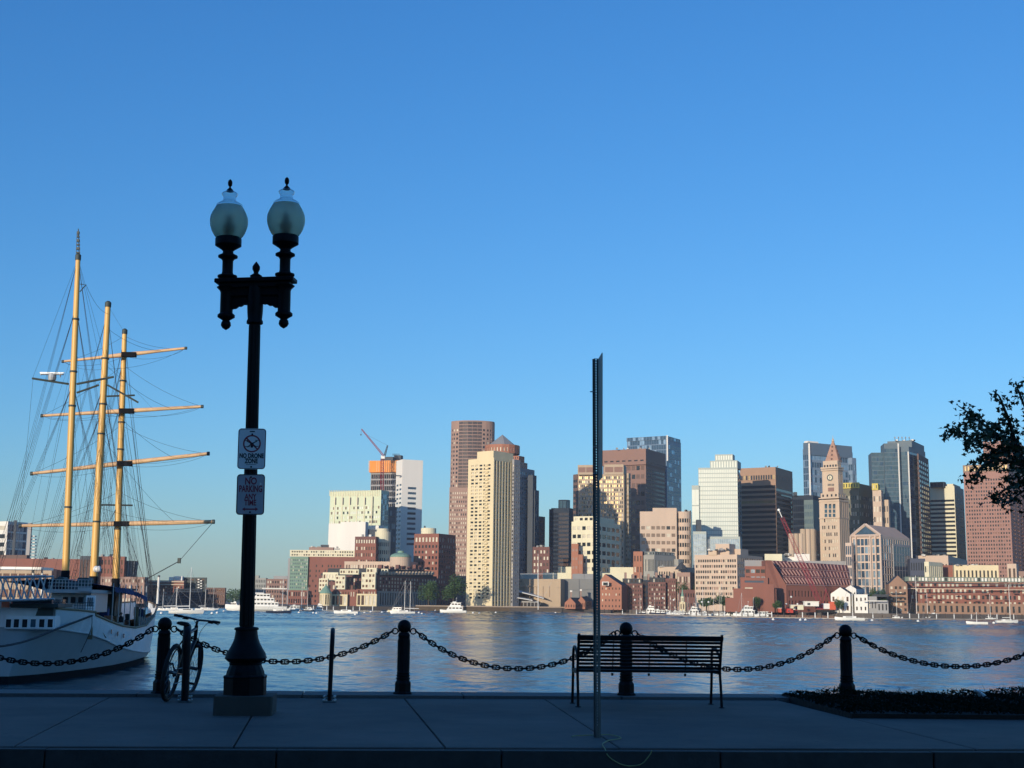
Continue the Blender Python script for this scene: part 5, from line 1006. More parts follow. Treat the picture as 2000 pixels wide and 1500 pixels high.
b = B('skyscraper', 'blue glass skyscraper with slanted crown rising behind the brown one', 1280, 1640); b.vol(1225,1303,1331,857,30,F(16,30,.9,.85,g=[(GL_B,.8),(GL_L,.2)],rec=.1,mt=.0),F(9,34,.88,.86,g=[(GL_B,.9),(GL_L,.1)],rec=.1),mat('blue mullion',(.10,.16,.24),.4,.1,.05,.1)); b.vol(1224,1303,1330,851,30,F(14,1,.86,.95,g=[(GL_B,.65),(GL_L,.35)],rec=.2),F(4,1,.9,.95,g=BLU),mat('blue mullion',(.10,.16,.24)),yb=858,dd=-1); b.box('fin',WHITE,1302,1304.5,850,900,-2.5,1); b.done()
b = B('office_block', 'pink banded block with curved right corner in front of the brown tower', 1300, 1230); b.vol(1250,1322,1324,999,10,F(7,11,.74,.46,mt=.13,g=[(GL_BR,.7),(GL_D,.15),(GL_P,.15)]),None,PINKC); b.vol(1275,1322,1324,992,10,None,None,PINKC,yb=1000,dd=2); c, r, z0, z1 = b.ngon(1337,999,16.5,20,PINKC,F(1,11,.75,.5,mt=.05,g=DARK,rec=.5),dd=2); b.clutter(1326,1350,999,10,5,5); b.done()
b = B('hotel_block', 'orange brick corner block below the pink banded block', 1250, 1140); b.vol(1237,1255,1262,1077,24,F(3,5,.4,.5,g=RES),F(3,5,.4,.5,g=OFF),BRICKO); b.done()
b = B('mansard_block', 'grey stone block with mansard roof and arched windows', 1290, 1130); b.vol(1257,1278,1320,1084,44,F(8,3,.5,.7,g=OFF),F(14,3,.5,.6,g=[(GL_D,.8),(GL_P,.2)]),STONEG); b.vol(1259,1279,1318,1077,44,F(4,1,.5,.6,g=RES),F(8,1,.5,.6,g=RES),mat('lead grey roof',(.20,.22,.21),.6,0,.1,.3),yb=1084,dd=2); b.vol(1317,1325,1334,1092,44,F(3,3,.5,.5),F(3,3,.5,.5),STONEG,dd=16); b.done()
b = B('skyscraper', 'pale sky reflecting glass tower stepping up to a narrow top', 1410, 1302); b.vol(1352,1366,1368,948,14,F(2,7,1.0,.93,g=ICEG,rec=.15,ms=.0),None,ICE,dd=6); b.vol(1365,1442,1449,913,12,F(22,31,.86,.80,g=ICEG,rec=.15,ms=.005,mt=.01),F(2,30,.9,.8,g=DARK),ICE); b.vol(1388,1442,1449,899,18,F(10,1,.6,.85,g=ICEG,rec=.3),None,ICE,yb=914,dd=.5); b.vol(1398,1433,1437,887,18,F(7,1,.6,.7,g=ICEG,rec=.2),None,ICE,yb=900,dd=4); b.done()
b = B('glass_block', 'low bluish glass block at the foot of the pale glass tower', 1400, 1200); b.vol(1354,1380,1382,1038,12,F(6,12,.88,.9,g=[(GL_L,1)],rec=.1),None,ICE); b.vol(1378,1446,1450,1048,12,F(15,11,.88,.9,g=[(GL_L,1)],rec=.1),None,ICE,dd=2); b.box('rooftop_unit',GREYD,1361,1370,1015,1040,30,6); b.done()
b = B('skyscraper', 'brown banded skyscraper right of the pale glass tower', 1500, 1400); b.vol(1447,1517,1550,912,30,F(1,24,.985,.55,g=BRZ,mt=.12,ms=.005,rec=.5),F(1,24,.985,.55,g=BRZ,mt=.14,ms=.005,rec=.5),mat('brown precast',(.36,.22,.14),.8,0,.1,.2)); b.vol(1447,1517.2,1550.4,926,30,F(14,1,.6,.85,g=[(GL_D,.8),(GL_G,.2)]),F(7,1,.5,.9,g=[(GL_P,1)]),mat('brown precast',(.36,.22,.14)),yb=937,dd=-.5); b.clutter(1470,1530,911,10,3,2); b.done()
b = B('office_tower', 'dark blue glass tower left of the clock tower', 1575, 1420); b.vol(1550,1590,1606,967,30,F(9,16,.92,.8,g=NAVG,rec=.1),F(4,16,.92,.8,g=[(GL_T,.7),(GL_N,.3)]),NAVY); b.box('rooftop_unit',GREYD,1551,1557,961,968,5,5); b.vol(1572,1590,1606,976,30,F(5,14,.7,.6,g=[(GL_T,1)]),None,mat('teal spandrel',(.10,.15,.15),.6,0,.1,.2),dd=-8); b.done()
b = B('skyscraper', 'blue glass skyscraper with blank slanted top behind the clock tower', 1620, 1730); b.vol(1571,1582,1669,876,60,F(3,22,.85,.85,g=BLU,rec=.1),F(18,20,.86,.7,g=[(GL_L,.6),(GL_B,.4)],rec=.15),mat('steel blue panel',(.22,.29,.36),.5,.2,.06,.1)); b.vol(1572,1583,1668,864,60,None,None,mat('slate blue panel',(.12,.17,.22),.5,.2,.06,.1),yb=888,dd=-2); b.vol(1574,1581,1602,861,60,None,None,WHITE,yb=865,dd=5); b.box('edge_fin',WHITE,1580,1583,866,968,-4,1.5); b.vol(1660,1668,1676,894,50,F(2,14,.8,.6,g=BLU),F(3,14,.8,.6,g=BLU),mat('steel blue panel',(.22,.29,.36)),dd=-6); b.done()
# ---- clock tower
b = B('clock_tower', 'buff stone clock tower with steep pyramid spire and round clock', 1632, 1160); d = 1160
ct, z0, z1 = b.vol(1602,1641,1660,975,40,F(8,15,.55,.5,mt=.03,g=[(GL_P,.6),(GL_D,.4)],rec=.4,ms=.10),F(5,1,.4,.97,g=[(BROWN,.6),(GL_D,.4)],rec=.6,mt=.0),STONE)
b.onface(ct,0,'arcade_wall',STONE,1604,1640,980,1013,.4,.1)
for k in range(3):
    for j in range(3): x = 1611+k*8; b.onface(ct,0,'arcade_window',GL_T,x,x+5,987+j*8.2,993.5+j*8.2,.3,.25)
    x = 1611+k*8; b.onface(ct,0,'arcade_arch',GL_D,x,x+5,984.5,987.2,.3,.26)
for yy, e in ((973,1.0),(979,.8),(1012,.7)): b.vol(1602-e,1641,1660+e,yy-2,40,None,None,STONE,yb=yy,dd=-.8,part='cornice')
b.vol(1605,1640,1655,962,40,F(4,1,.4,.5,g=DARK),F(3,1,.4,.5,g=DARK),STONE,yb=972,dd=2)
fp, z0, z1 = b.vol(1608.5,1640,1649,917,40,None,F(2,1,.35,.6,mt=.05,mb=.3,g=DARK),STONE,yb=963,dd=4)
for k in range(5): b.onface(fp,0,'louvre',GREYD,1617+k*2.6,1618.4+k*2.6,945,949,.3,.15)
b.onface(fp,0,'belfry_panel',BROWN,1617.5,1629,952.5,960,.2,.1)
for yy, e in ((911,2.6),(915,1.8)): b.vol(1608-e,1640+.3,1649+e,yy,40,None,None,STONE,yb=yy+3,dd=2.5,part='cornice')
b.vol(1610.5,1639,1646,899,40,F(5,1,.6,.6,mb=.0,mt=.45,g=DARK),F(4,1,.6,.6,mb=.0,mt=.45,g=DARK),STONE,yb=913,dd=5)
pts = b.corners(1611,1638,1645,40,d+6,20,905); cx, cy = sum(p[0] for p in pts)/4, sum(p[1] for p in pts)/4; zS, zT = Z(1630,899,d), Z(1627,858,d); mbp_ = b.mbp('spire',mat('weathered spire stone',(.40,.24,.17),.85,0,.2,.4))
for i in range(4):
    a, c2 = pts[i], pts[(i+1)%4]; mbp_.quad((a[0],a[1],zS),(c2[0],c2[1],zS),(cx+(c2[0]-cx)*.10,cy+(c2[1]-cy)*.10,zT),(cx+(a[0]-cx)*.10,cy+(a[1]-cy)*.10,zT))
    for j in range(4):
        u = .12+.2*j; m_ = Vector(((a[0]+c2[0])/2,(a[1]+c2[1])/2,0)); q = Vector((cx,cy,0))+(m_-Vector((cx,cy,0)))*(1-u*.9); b.mbp('dormer',BROWND).box(q+Vector((0,0,zS+(zT-zS)*u)), (1.3,1.3,1.6), M=Matrix.Rotation(R(40),3,'Z'))
b.mbp('finial',STONE).lathe([(1.2,zT-.5),(1.4,zT),(.7,zT+1),(.9,zT+1.8),(.2,zT+2.4),(.12,zT+5),(0,zT+5.2)], 10, (cx,cy,0))
a, c2 = Vector((*fp[0],0)), Vector((*fp[1],0)); ldir = (c2-a).normalized(); fn = Vector((ldir.y,-ldir.x,0)); fc = (a+c2)/2+fn*.1+Vector((0,0,Z(1623,931,d))); MX = Matrix(((ldir.x,0,fn.x),(ldir.y,0,fn.y),(0,1,0)))
rc_ = W(6.6,931,d)
mbf = b.mbp('clock_face',CREAM2); mbf.lathe([(rc_*1.05,.05),(rc_*1.05,.35),(0,.35)], 28, fc, axis=MX)
mbk = b.mbp('clock_ring',GREYD); n = 32; mbk.add([fc+MX@Vector((r_*math.cos(2*math.pi*k/n),r_*math.sin(2*math.pi*k/n),.42)) for r_ in (rc_*.66,rc_) for k in range(n)], [(k,(k+1)%n,n+(k+1)%n,n+k) for k in range(n)])
mbh = b.mbp('clock_hand',GREYD)
for an, ln in ((100,.5),(250,.75)): mbh.box(fc+MX@Vector((rc_*ln*.5*math.cos(R(an)),rc_*ln*.5*math.sin(R(an)),.46)), (rc_*ln,.35,.05), M=MX@Matrix.Rotation(R(an),3,'Z'))
mbk.lathe([(.5,.4),(.5,.5),(0,.5)], 8, fc, axis=MX)
b.done()
b = B('office_tower', 'faceted dark tower with yellow lit top row behind the clock tower', 1695, 1245); b.vol(1645,1680,1712,944,36,F(8,14,.62,.5,g=[(GL_D,.7),(GL_P,.3)],mt=.08),F(8,14,.5,.45,g=[(GL_B,.5),(GL_P,.5)],mt=.08),mat('dark olive granite',(.16,.15,.10),.7,0,.1,.1)); b.vol(1648,1680,1682,942,36,F(6,1,.4,.7,g=DARK),None,GOLD,yb=953,dd=-1.5,dep=3); b.vol(1706,1718,1722,944,20,F(2,1,.3,.5),None,GOLD,yb=957,dd=-4,dep=12); b.vol(1707,1724,1728,957,24,F(3,11,.5,.5,g=[(GL_P,.5),(GL_D,.5)]),F(1,11,.5,.5),PINKC,dd=-4); b.vol(1728,1738,1741,976,24,F(2,9,.5,.5),None,STONE,dd=4); b.done()
b = B('skyscraper', 'teal glass skyscraper with stepped vertical fins at the right', 1760, 1330); TW = mat('teal glass panel',(.10,.14,.165),.6,.0,.12,.1)
b.vol(1706,1733,1740,884,8,F(8,34,.95,.84,g=[(GL_T,.9),(GL_B,.1)],rec=.05,ms=.005,mt=.0),None,TW); b.vol(1731,1760,1768,866,8,F(8,36,.95,.84,g=[(GL_T,.9),(GL_B,.1)],rec=.05,ms=.005),None,TW,dd=-6); b.vol(1758,1780,1812,872,34,F(6,36,.97,.9,g=[(GL_T,.9),(GL_B,.1)],rec=.05),F(4,36,.97,.9,g=BLU,rec=.05),TW,dd=-10); b.vol(1738,1786,1810,860,30,None,None,TW,yb=873,dd=8)
for xx, y0 in ((1732,884),(1758,866),(1777.5,882)): b.box('fin',WHITE,xx-.8,xx+1.2,y0,1090,-13 if xx>1740 else -3,1)
for k in range(5): xx = 1748+k*7; b.box('antenna',GREYD,xx-.3,xx+.3,853,861,12,.5); b.box('antenna',ALU,xx-1,xx+1,853,856,12,1)
b.vol(1796,1799,1818,886,27,F(1,30,.6,.6,g=DARK),F(5,30,.9,.6,g=DARK),BROWND,dd=-2); b.clutter(1742,1800,860,12,5,2); b.done()
b = B('office_tower', 'white banded tower between the teal glass and brown towers', 1855, 1420); b.vol(1813,1868,1886,949,30,F(1,26,.98,.5,ms=.01,mt=.10,g=[(GL_D,1)],rec=.5),F(5,26,.3,.4,g=DARK,mt=.05),CREAM2); b.vol(1820,1848,1852,941,30,F(4,1,.5,.8,g=NAVG),None,NAVY,yb=951,dd=-1,dep=8); b.vol(1850,1866,1880,945,30,None,None,CREAM2,yb=950,dd=8); b.done()
b = B('skyscraper', 'broad rose brown granite skyscraper half behind the street tree', 1945, 1280); RG = wallm('rose granite',(.34,.185,.145)); b.vol(1886,1975,2075,906,32,F(17,34,.55,.52,mt=.09,g=[(GL_D,.75),(BROWN,.25)],rec=.5),F(14,34,.5,.5,g=DARK,mt=.09),RG); b.vol(1926,1985,2060,860,32,F(7,9,.55,.5,g=DARK),F(6,9,.5,.5),RG,yb=908,dd=12); b.vol(1885.5,1975,2076,905,32,F(14,1,.5,.7,g=[(GL_G,1)]),None,mat('bronze parapet',(.20,.15,.11),.6,.2,.1,.2),yb=919,dd=-.6); b.done()
# roof plant on the taller blocks
b = B('office_block', 'shaded brown tower at the right edge beyond the tree', 2080, 1330); b.vol(2030,2130,2160,930,20,F(14,24,.6,.5,g=DARK),None,BROWN); b.done()
# ---- second row, lower blocks
b = B('fluted_block', 'ribbed concrete block with rounded bays before the dark blue tower', 1570, 1160); 
for k, (xx, rr_, y) in enumerate(((1548,6,1042),(1557,6,1042),(1566,5.5,1042),(1571,6,1033),(1580,6.5,1033),(1589,6,1033))): b.ngon(xx,y,rr_,10,TAN if k%2 else STONE,None,dd=k*.7)
b.vol(1544,1590,1600,1044,24,F(6,3,.5,.5,mb=.0),F(4,4,.5,.6,g=DARK),STONE,dd=6); b.vol(1588,1594,1602,1035,24,None,F(3,5,.3,.6,g=DARK),STONE,dd=10); b.done()
b = B('gabled_office', 'pale framed glass building with a peaked roof front and long right side', 1700, 1010); FR = wallm('pale granite frame',(.60,.46,.36)); d = 1010
pts, z0, z1 = b.vol(1664,1722,1778,1046,40,F(7,9,.80,.82,g=[(GL_L,.6),(GL_B,.4)],rec=.5,ms=.05),F(12,10,.75,.85,g=[(GL_B,.8),(GL_L,.2)],rec=.2),FR); zr = Z(1693,1023,d)
q = [Vector((p[0],p[1],z1)) for p in pts]; rA = (q[0]+q[1])/2; rB = (q[2]+q[3])/2; rA.z = rB.z = zr
RP = wallm('pink tiled roof',(.58,.38,.26)); mr_ = b.mbp('roof',RP); inn = lambda v, t: v.lerp((q[0]+q[1]+q[2]+q[3])/4, t)
mr_.quad(q[1],q[2],rB,rA); mr_.quad(q[3],q[0],rA,rB); mg = b.mbp('gable',GL_B); mg.add([q[0],q[1],rA],((0,1,2),)); mg.add([q[2],q[3],rB],((0,1,2),))
fdn = (q[1]-q[0]).normalized(); fo = Vector((fdn.y,-fdn.x,0))*.5; mbt = b.mbp('gable_frame',FR)
for e0, e1 in ((q[0],rA),(q[1],rA),(q[0],q[1])): mbt.tube([e0+fo,e1+fo], 1.1, 4)
for u in (.0,.17,.66,.83,1.0): mbt.tube([q[0].lerp(q[1],u)+fo*2-Vector((0,0,0)), Vector((q[0].lerp(q[1],u).x+fo.x*2,q[0].lerp(q[1],u).y+fo.y*2,BASEZ))], .75, 4)
b.vol(1652,1664,1668,1060,40,F(3,6,.7,.8,g=[(GL_B,1)]),None,FR,dd=4); b.vol(1744,1746,1779,1062,40,None,F(6,8,.95,.93,g=[(GL_B,1)],rec=.1),GREYC,dd=14,dep=4); b.done()
b = B('concrete_office', 'pinkish concrete office block with open ground floor behind trees', 1400, 960); b.vol(1357,1440,1490,1083,34,F(18,8,.66,.5,mt=.06,mb=.16,rec=.6,g=[(GL_D,.75),(GL_P,.15),(BRICKP,.1)]),F(14,7,.5,.6,g=[(GL_D,.7),(GL_P,.3)],mb=.2),PINKC); b.vol(1398,1425,1437,1062,34,F(3,1,.3,.3),None,PINKC,yb=1084,dd=9); b.vol(1420,1447,1462,1072,34,None,None,PINKC,yb=1084,dd=14); b.vol(1384,1400,1404,1075,34,None,None,STONE,yb=1084,dd=8); b.clutter(1385,1435,1074,6,6,4); b.done()
b = B('stone_block', 'low stone blocks with many chimneys behind the brick wharf house', 1325, 1010); b.vol(1285,1330,1358,1107,28,F(9,3,.5,.5,g=[(GL_D,.7),(GL_P,.3)]),F(6,3,.5,.5),STONE); b.vol(1322,1348,1358,1118,28,F(6,3,.5,.5),F(3,3,.5,.5),BRICKP,dd=-12); b.mbp('turret_roof',SLATE).lathe([(5,Z(1332,1112,1000)),(0,Z(1332,1096,1000))], 8, (P(1332,1100,1000).x,1004,0)); b.clutter(1290,1350,1107,6,9,4); b.done()
b = B('low_terminal', 'long flat cream terraced building behind the aquarium', 1140, 1160); b.vol(1090,1240,1250,1108,8,F(1,2,.99,.3,g=DARK,ms=.005),None,CREAM2); b.vol(1110,1200,1205,1101,8,F(12,1,.7,.6,g=DARK),None,GREYD,yb=1109,dd=10); b.vol(1060,1240,1250,1120,8,F(1,1,.98,.4,g=DARK),None,CREAM2,dd=-14); b.done()
b = B('aquarium', 'tan concrete windowless hall with dark lettering by the water', 1070, 1112); d = 1112; b.vol(990,1095,1140,1131,18,None,None,TANC,dep=40); b.vol(1094,1160,1166,1131,10,None,None,mat('mid grey cladding',(.20,.20,.19),.8,0,.1,.1),dd=8)  # right part of the hall is clad in plain grey
for k in range(7): x = 998+k*12.5; b.box('wall_joint',BROWND,x,x+.7,1145,1166,-.3+ (1095-x)*.135,.5)
b.box('wall_ledge',TAN,988,1095,1143.5,1145,6,2); b.clutter(995,1090,1131,25,7,5); b.box('rooftop_unit',ICE,1016,1052,1120,1131,20,5); b.vol(1118,1160,1162,1121,14,None,None,ROOFG,yb=1131,dd=16); v, f = text_mb('New England\nAquarium', W(5.4,1138,d), 1.0, .02); tp = P(1005,1138,d+8.5); 
b.mbp('lettering',GREYD).add([(x+tp.x, tp.y-1.2+.33*-x*0+ -x*.325, y+tp.z) for x,y,z in v], f); b.box('wave_logo',WHP,990,995,1134,1139,13,1.0); b.done()
b = B('wave_roof_hall', 'white hall with swept wave roof at the foot of the cream tower', 1005, 1096); d = 1096
for i, (x0,x1,ya,yb_,dd) in enumerate(((960,1062,1148,1168,6),(962,1040,1162,1172,0))):
    mbr = b.mbp('roof',mat('white metal roof',(.62,.61,.58),.5,.1,.06,.3)); n = 10
    for k in range(n):
        u, u2 = k/n, (k+1)/n; f_ = lambda t: P(x0+(x1-x0)*t, ya+(yb_-ya)*t**1.6, d+dd); p0, p1 = f_(u), f_(u2); mbr.quad(p0,p1,p1+Vector((0,22,1.5)),p0+Vector((0,22,1.5))); mbr.quad(p0-Vector((0,0,.7)),p1-Vector((0,0,.7)),p1,p0)
b.vol(963,1010,1012,1166,6,F(11,1,.6,.7,g=DARK),None,WHITE,dd=3); b.vol(1008,1052,1054,1174,6,F(6,1,.8,.6,g=DARK),None,GREYC,dd=4); b.done()
for i, (xl,xc,xr,yt,yr,d,lab) in enumerate(((1103,1124,1143,1178,1167,1090,'small brick house with dark gable roof left of the sign post foot'),(1128,1143,1156,1174,1165,1100,'second small brick gable just left of the sign post'))):
    b = B('brick_house', lab, xc, d); pts, z0, z1 = b.vol(xl,xc,xr,yt,24,F(4,1,.4,.5,g=DARK),F(4,1,.4,.5),BRICKO); b.roofprism(pts, z1, Z(xc,yr,d), SLATE, 1); q = [Vector((p[0],p[1],z1)) for p in pts]; r0 = (q[0]+q[1])/2; r0.z = Z(xc,yr,d); b.mbp('gable',BRICKO).add([q[0],q[1],r0],((0,1,2),)); b.box('chimney',BRICKP,xc-10,xc-7,yr-11,yr+2,6,2); b.box('chimney_cap',WHITE,xc-10.6,xc-6.4,yr-14,yr-11,6,2.4); b.done()
b = B('brick_gable_house', 'orange brick gabled wharf house right of the sign post', 1190, 985); d = 985; pts, z0, z1 = b.vol(1166,1214,1226,1143,22,F(7,4,.36,.36,g=[(GL_D,.7),(GL_P,.3)],mt=.02,skip=.15),None,BRICKO); q = [Vector((p[0],p[1],z1)) for p in pts]; r0, r1 = (q[0]+q[1])/2, (q[2]+q[3])/2; r0 = r0.lerp(q[0],.35); r1 = r1.lerp(q[3],.35); r0.z = r1.z = Z(1183,1121,d); b.mbp('gable',BRICKO).add([q[0],q[1],r0],((0,1,2),)); b.mbp('roof',SLATE).quad(q[1],q[2],r1,r0); b.mbp('roof',SLATE).quad(q[3],q[0],r0,r1)
b.box('gable_window',WHITE,1176,1189,1136,1143.5,-1.4,.5); b.box('gable_pane',GL_D,1178,1187,1137.5,1143,-1.6,.4); b.done()
b = B('brick_wharf', 'dark brick warehouse row with slate roofs behind the marina', 1270, 1000); b.vol(1214,1255,1258,1140,10,F(8,6,.45,.5,g=RES),None,BRICKD,dep=40); b.vol(1253,1268,1270,1133,10,F(3,5,.7,.7,g=NAVG),None,NAVY,dd=4,dep=40); b.vol(1266,1300,1303,1137,10,F(7,6,.45,.5,g=RES),None,BRICKD,dep=40); b.vol(1298,1320,1326,1130,14,F(5,7,.45,.5,g=RES),F(2,6,.4,.5),BRICKD,dd=2)
for x0,x1,y in ((1216,1253,1130),(1268,1298,1128)): b.vol(x0,x1,x1+2,y,10,F(5,1,.4,.6,g=RES),None,SLATE,yb=1140,dd=3,dep=30)
for k in range(7): x = 1220+k*15; b.box('chimney',BRICKP,x,x+4,1118+(k%2)*3,1134,8,3)
b.clutter(1215,1315,1128,12,12,6); b.done()
b = B('hotel', 'stepped red brick hotel with a long ribbed sloping roof', 1520, 880); d = 880
b.vol(1432,1516,1520,1150,12,F(9,1,.6,.4,g=DARK,mb=.1,mt=.5),None,BRICK,dd=-14,dep=14); b.vol(1446,1500,1504,1128,12,F(1,3,.72,.30,g=[(GL_P,.4),(GL_D,.3),(GL_B,.3)],mt=.02,mb=.38),None,BRICK,dd=-2,dep=10); b.vol(1455,1496,1500,1106,12,F(4,3,.8,.5,g=[(GL_L,.5),(GL_D,.5)],mb=.5),None,BRICK,dd=4,dep=20); b.vol(1416,1470,1472,1168,12,None,None,BRICK,dd=-22,dep=10); b.vol(1470,1512,1514,1141,12,None,None,BRICK,dd=-16,dep=4)
# long wing: brick gable end with raking roof to the right
zt_, ze = Z(1495,1094,d), Z(1545,1143,d); pA, pB, pC = P(1496,1143,d), P(1536,1143,d), P(1664,1147,d+30); dpt = Vector((10,40,0))
rz1, rz2 = P(1497,1094,d+16), P(1655,1104,d+46)
mbw = b.mbp('wall',BRICK); mbw.add([(pA.x,pA.y,BASEZ),(pB.x,pB.y,BASEZ),(pB.x,pB.y,ze),(rz1.x,pA.y+1,zt_),(pA.x,pA.y,zt_)], ((0,1,2,3,4),))
b.facade(mbw, (pB.x,pB.y+.5), (pC.x,pC.y), BASEZ, ze, F(20,2,.4,.6,g=DARK,mt=.12,mb=.15)); mbw.box(((pA.x+rz1.x)/2,d+16,(BASEZ+zt_)/2), (3,28,zt_-BASEZ))
mro = b.mbp('roof',MAROON); rp = [Vector((pB.x,pB.y+.5,ze)),Vector((pC.x,pC.y,ze)),rz2,rz1]; mro.quad(*rp); mro.quad(rz1,rz2,rz2+Vector((0,30,-14)),rz1+Vector((0,30,-14)))
mrb = b.mbp('roof_rib',RIBM)
for t in range(3):
    for k in range(22):
        u = (k+.3)/22; lo_, hi_ = rp[0].lerp(rp[1],u+.01), rp[3].lerp(rp[2],u-.01); a, c2 = lo_.lerp(hi_,t/3+.04), lo_.lerp(hi_,t/3+.26); mrb.tube([a+Vector((0,-.5,.5)),c2+Vector((0,-.5,.6))], .55, 4)
    a, c2 = rp[0].lerp(rp[3],(t+.0)/3), rp[1].lerp(rp[2],(t+.0)/3); mrb.tube([a+Vector((0,-.4,.3)),c2+Vector((0,-.4,.3))], .4, 4)
b.box('roof_edge',GREYC,1455,1500,1094,1106,16,3); b.vol(1500,1660,1664,1143,4,None,None,BRICKD,dd=24,dep=20); b.done()
b = B('pale_block', 'low pale blocks seen over the ribbed hotel roof', 1520, 1020); b.vol(1494,1528,1534,1082,16,F(10,1,.5,.5,g=DARK),None,CREAM2); b.vol(1520,1560,1564,1088,12,F(9,1,.7,.5,g=DARK),None,WHITE,dd=20); b.vol(1552,1582,1586,1082,12,F(5,1,.6,.5),None,WHITE,dd=10); b.vol(1490,1660,1670,1096,8,F(20,1,.6,.5,g=DARK),None,GREYC,dd=4); b.clutter(1500,1600,1084,20,10,4); b.done()
# ---- right hand low rise
b = B('stone_block', 'low dark blue block below the teal skyscraper', 1795, 1000); b.vol(1778,1808,1812,1091,12,F(6,4,.5,.6,g=NAVG),None,mat('blue grey brick',(.07,.08,.11),.8,0,.1,.2)); b.vol(1806,1815,1842,1097,40,F(2,4,.6,.5,g=RES),F(7,1,.5,.9,g=[(GL_P,.7),(GL_D,.3)]),CREAM2,dd=-4); b.done()
b = B('market_hall', 'long pink granite hall with low roof in front of the rose brown skyscraper', 1840, 1060); b.vol(1790,1853,1890,1085,26,F(10,2,.4,.5,g=DARK),F(9,2,.5,.6,g=DARK),PINKC); b.clutter(1800,1850,1085,6,6,3); b.vol(1838,1866,1872,1104,20,None,None,BRICK,dd=-30); b.done()
b = B('stone_block', 'long cream block with two window rows behind the brick wharf row', 1910, 1010); b.vol(1864,1951,1986,1104,14,F(11,3,.45,.5,g=RES),F(6,3,.5,.6,g=OFF),CREAM); b.vol(1968,1986,1990,1101,30,F(2,3,.5,.6,g=RES),None,PINKC,dd=6); b.vol(1986,2060,2070,1116,14,F(8,3,.4,.5,g=RES),None,BRICKP,dd=8); b.clutter(1870,1940,1104,5,8,3); b.done()
b = B('wharf_row', 'long red brick wharf row with white attic windows at the right shore', 1870, 875); d = 875; b.vol(1736,1772,1776,1141,10,F(4,5,.5,.5,mb=.05,g=RES),None,mat('weathered brown brick',(.30,.18,.12),.85,0,.14,.3),dep=22); b.vol(1771,2080,2086,1149,10,F(34,4,.5,.6,mb=.06,mt=.02,rec=.2,g=[(GL_P,.6),(GL_D,.4)],skip=.12),None,BRICK,dd=8,dep=20)
pts, z0, z1 = b.vol(1774,2080,2086,1139,10,F(34,1,.55,.75,rec=.15,g=[(GL_P,.75),(GL_D,.25)],skip=.2),None,BRICK,yb=1149,dd=9.2,dep=16); b.vol(1768,2080,2086,1129,10,F(46,1,.62,.75,g=[(WHITE,.5),(GL_P,.4),(GL_D,.1)],rec=.1),None,mat('green grey attic',(.16,.20,.16),.8,0,.1,.2),yb=1138,dd=12,dep=8)
b.box('cornice',STONE,1772,2080,1148.5,1150,8,1.2); b.box('gutter',SLATE,1772,2080,1137.5,1139.5,9,1.4); q = b.corners(1736,1772,1776,10,d,22,1145); zg = Z(1750,1141,d); rA = Vector(((q[0][0]+q[1][0])/2,(q[0][1]+q[1][1])/2,Z(1752,1124,d))); b.mbp('gable',mat('weathered brown brick',(.30,.18,.12))).add([(q[0][0],q[0][1],zg),(q[1][0],q[1][1],zg),rA],((0,1,2),)); rB = rA+Vector((q[2][0]-q[1][0],q[2][1]-q[1][1],0)); b.mbp('gable_roof',SLATE).quad((q[1][0],q[1][1],zg),(q[2][0],q[2][1],zg),rB,rA); b.mbp('gable_roof',SLATE).quad((q[3][0],q[3][1],zg),(q[0][0],q[0][1],zg),rA,rB)
for j in range(3): b.box('balcony',SLATE,1741,1766,1158+j*7.5,1160+j*7.5,-2,2)
for k in range(12): x = 1800+k*20; b.box('balcony',SLATE,x,x+8,1157+(k%3)*6,1158.6+(k%3)*6,6.5-.0*k,2)
b.vol(1736,2080,2084,1181,10,F(30,1,.4,.6,g=DARK),None,mat('weathered brown brick',(.30,.18,.12)),dd=2,dep=4); b.done()
b = B('gable_house', 'white clapboard harbour house with two gables on the pier', 1655, 855); d = 855
for xl,xc,yt,yr,dd in ((1622,1660,1160,1147,0),(1650,1672,1150,1143,10)):
    pts, z0, z1 = b.vol(xl,xc,xc+16,yt,26,F(4,2,.45,.5,g=RES),F(3,2,.4,.5),WHITE,dd=dd); q = [Vector((p[0],p[1],z1)) for p in pts]; r0, r1 = (q[0]+q[1])/2, (q[2]+q[3])/2; r0.z = r1.z = Z(xc,yr,d+dd); b.mbp('gable',WHITE).add([q[0],q[1],r0],((0,1,2),)); b.mbp('roof',SLATE).quad(q[1],q[2],r1,r0); b.mbp('roof',SLATE).quad(q[3],q[0],r0,r1)
b.vol(1668,1694,1697,1161,14,F(3,2,.35,.4,g=DARK),None,WHITE,dd=-6); b.box('deck_rail',WHITE,1684,1732,1172.5,1174,-12,1); b.done()
b = B('shed', 'grey shingled shed on dark pilings right of the white gabled house', 1715, 850); b.vol(1694,1712,1714,1165,10,F(3,1,.3,.4),None,GREYC); b.vol(1712,1734,1736,1173,10,F(3,1,.4,.5,g=DARK),None,GREYC,dd=-3); b.vol(1704,1735,1738,1161,12,None,None,SLATE,yb=1166,dd=8); b.done()
b = B('harbour_tower', 'small pale steeple with a pointed green roof behind the marina', 1334, 950); b.vol(1327,1338,1341,1176,14,F(2,1,.4,.6,g=DARK),None,CREAM); b.ngon(1333.5,1165,3.6,8,CREAM2,F(1,1,.5,.6),yb=1177,dd=3); c = P(1333.5,1160,955); b.mbp('spire',COPPER).lathe([(W(3.4,1160,955),Z(1333,1166,955)),(W(1.6,1160,955),Z(1333,1158,955)),(0,Z(1333,1146,955))], 8, (c.x,c.y+2,0)); b.done()
b = B('brick_shed', 'low dark brick shed behind the small steeple', 1348, 985); b.vol(1326,1358,1360,1152,10,F(6,2,.4,.4,g=DARK),None,BRICKD); b.done()
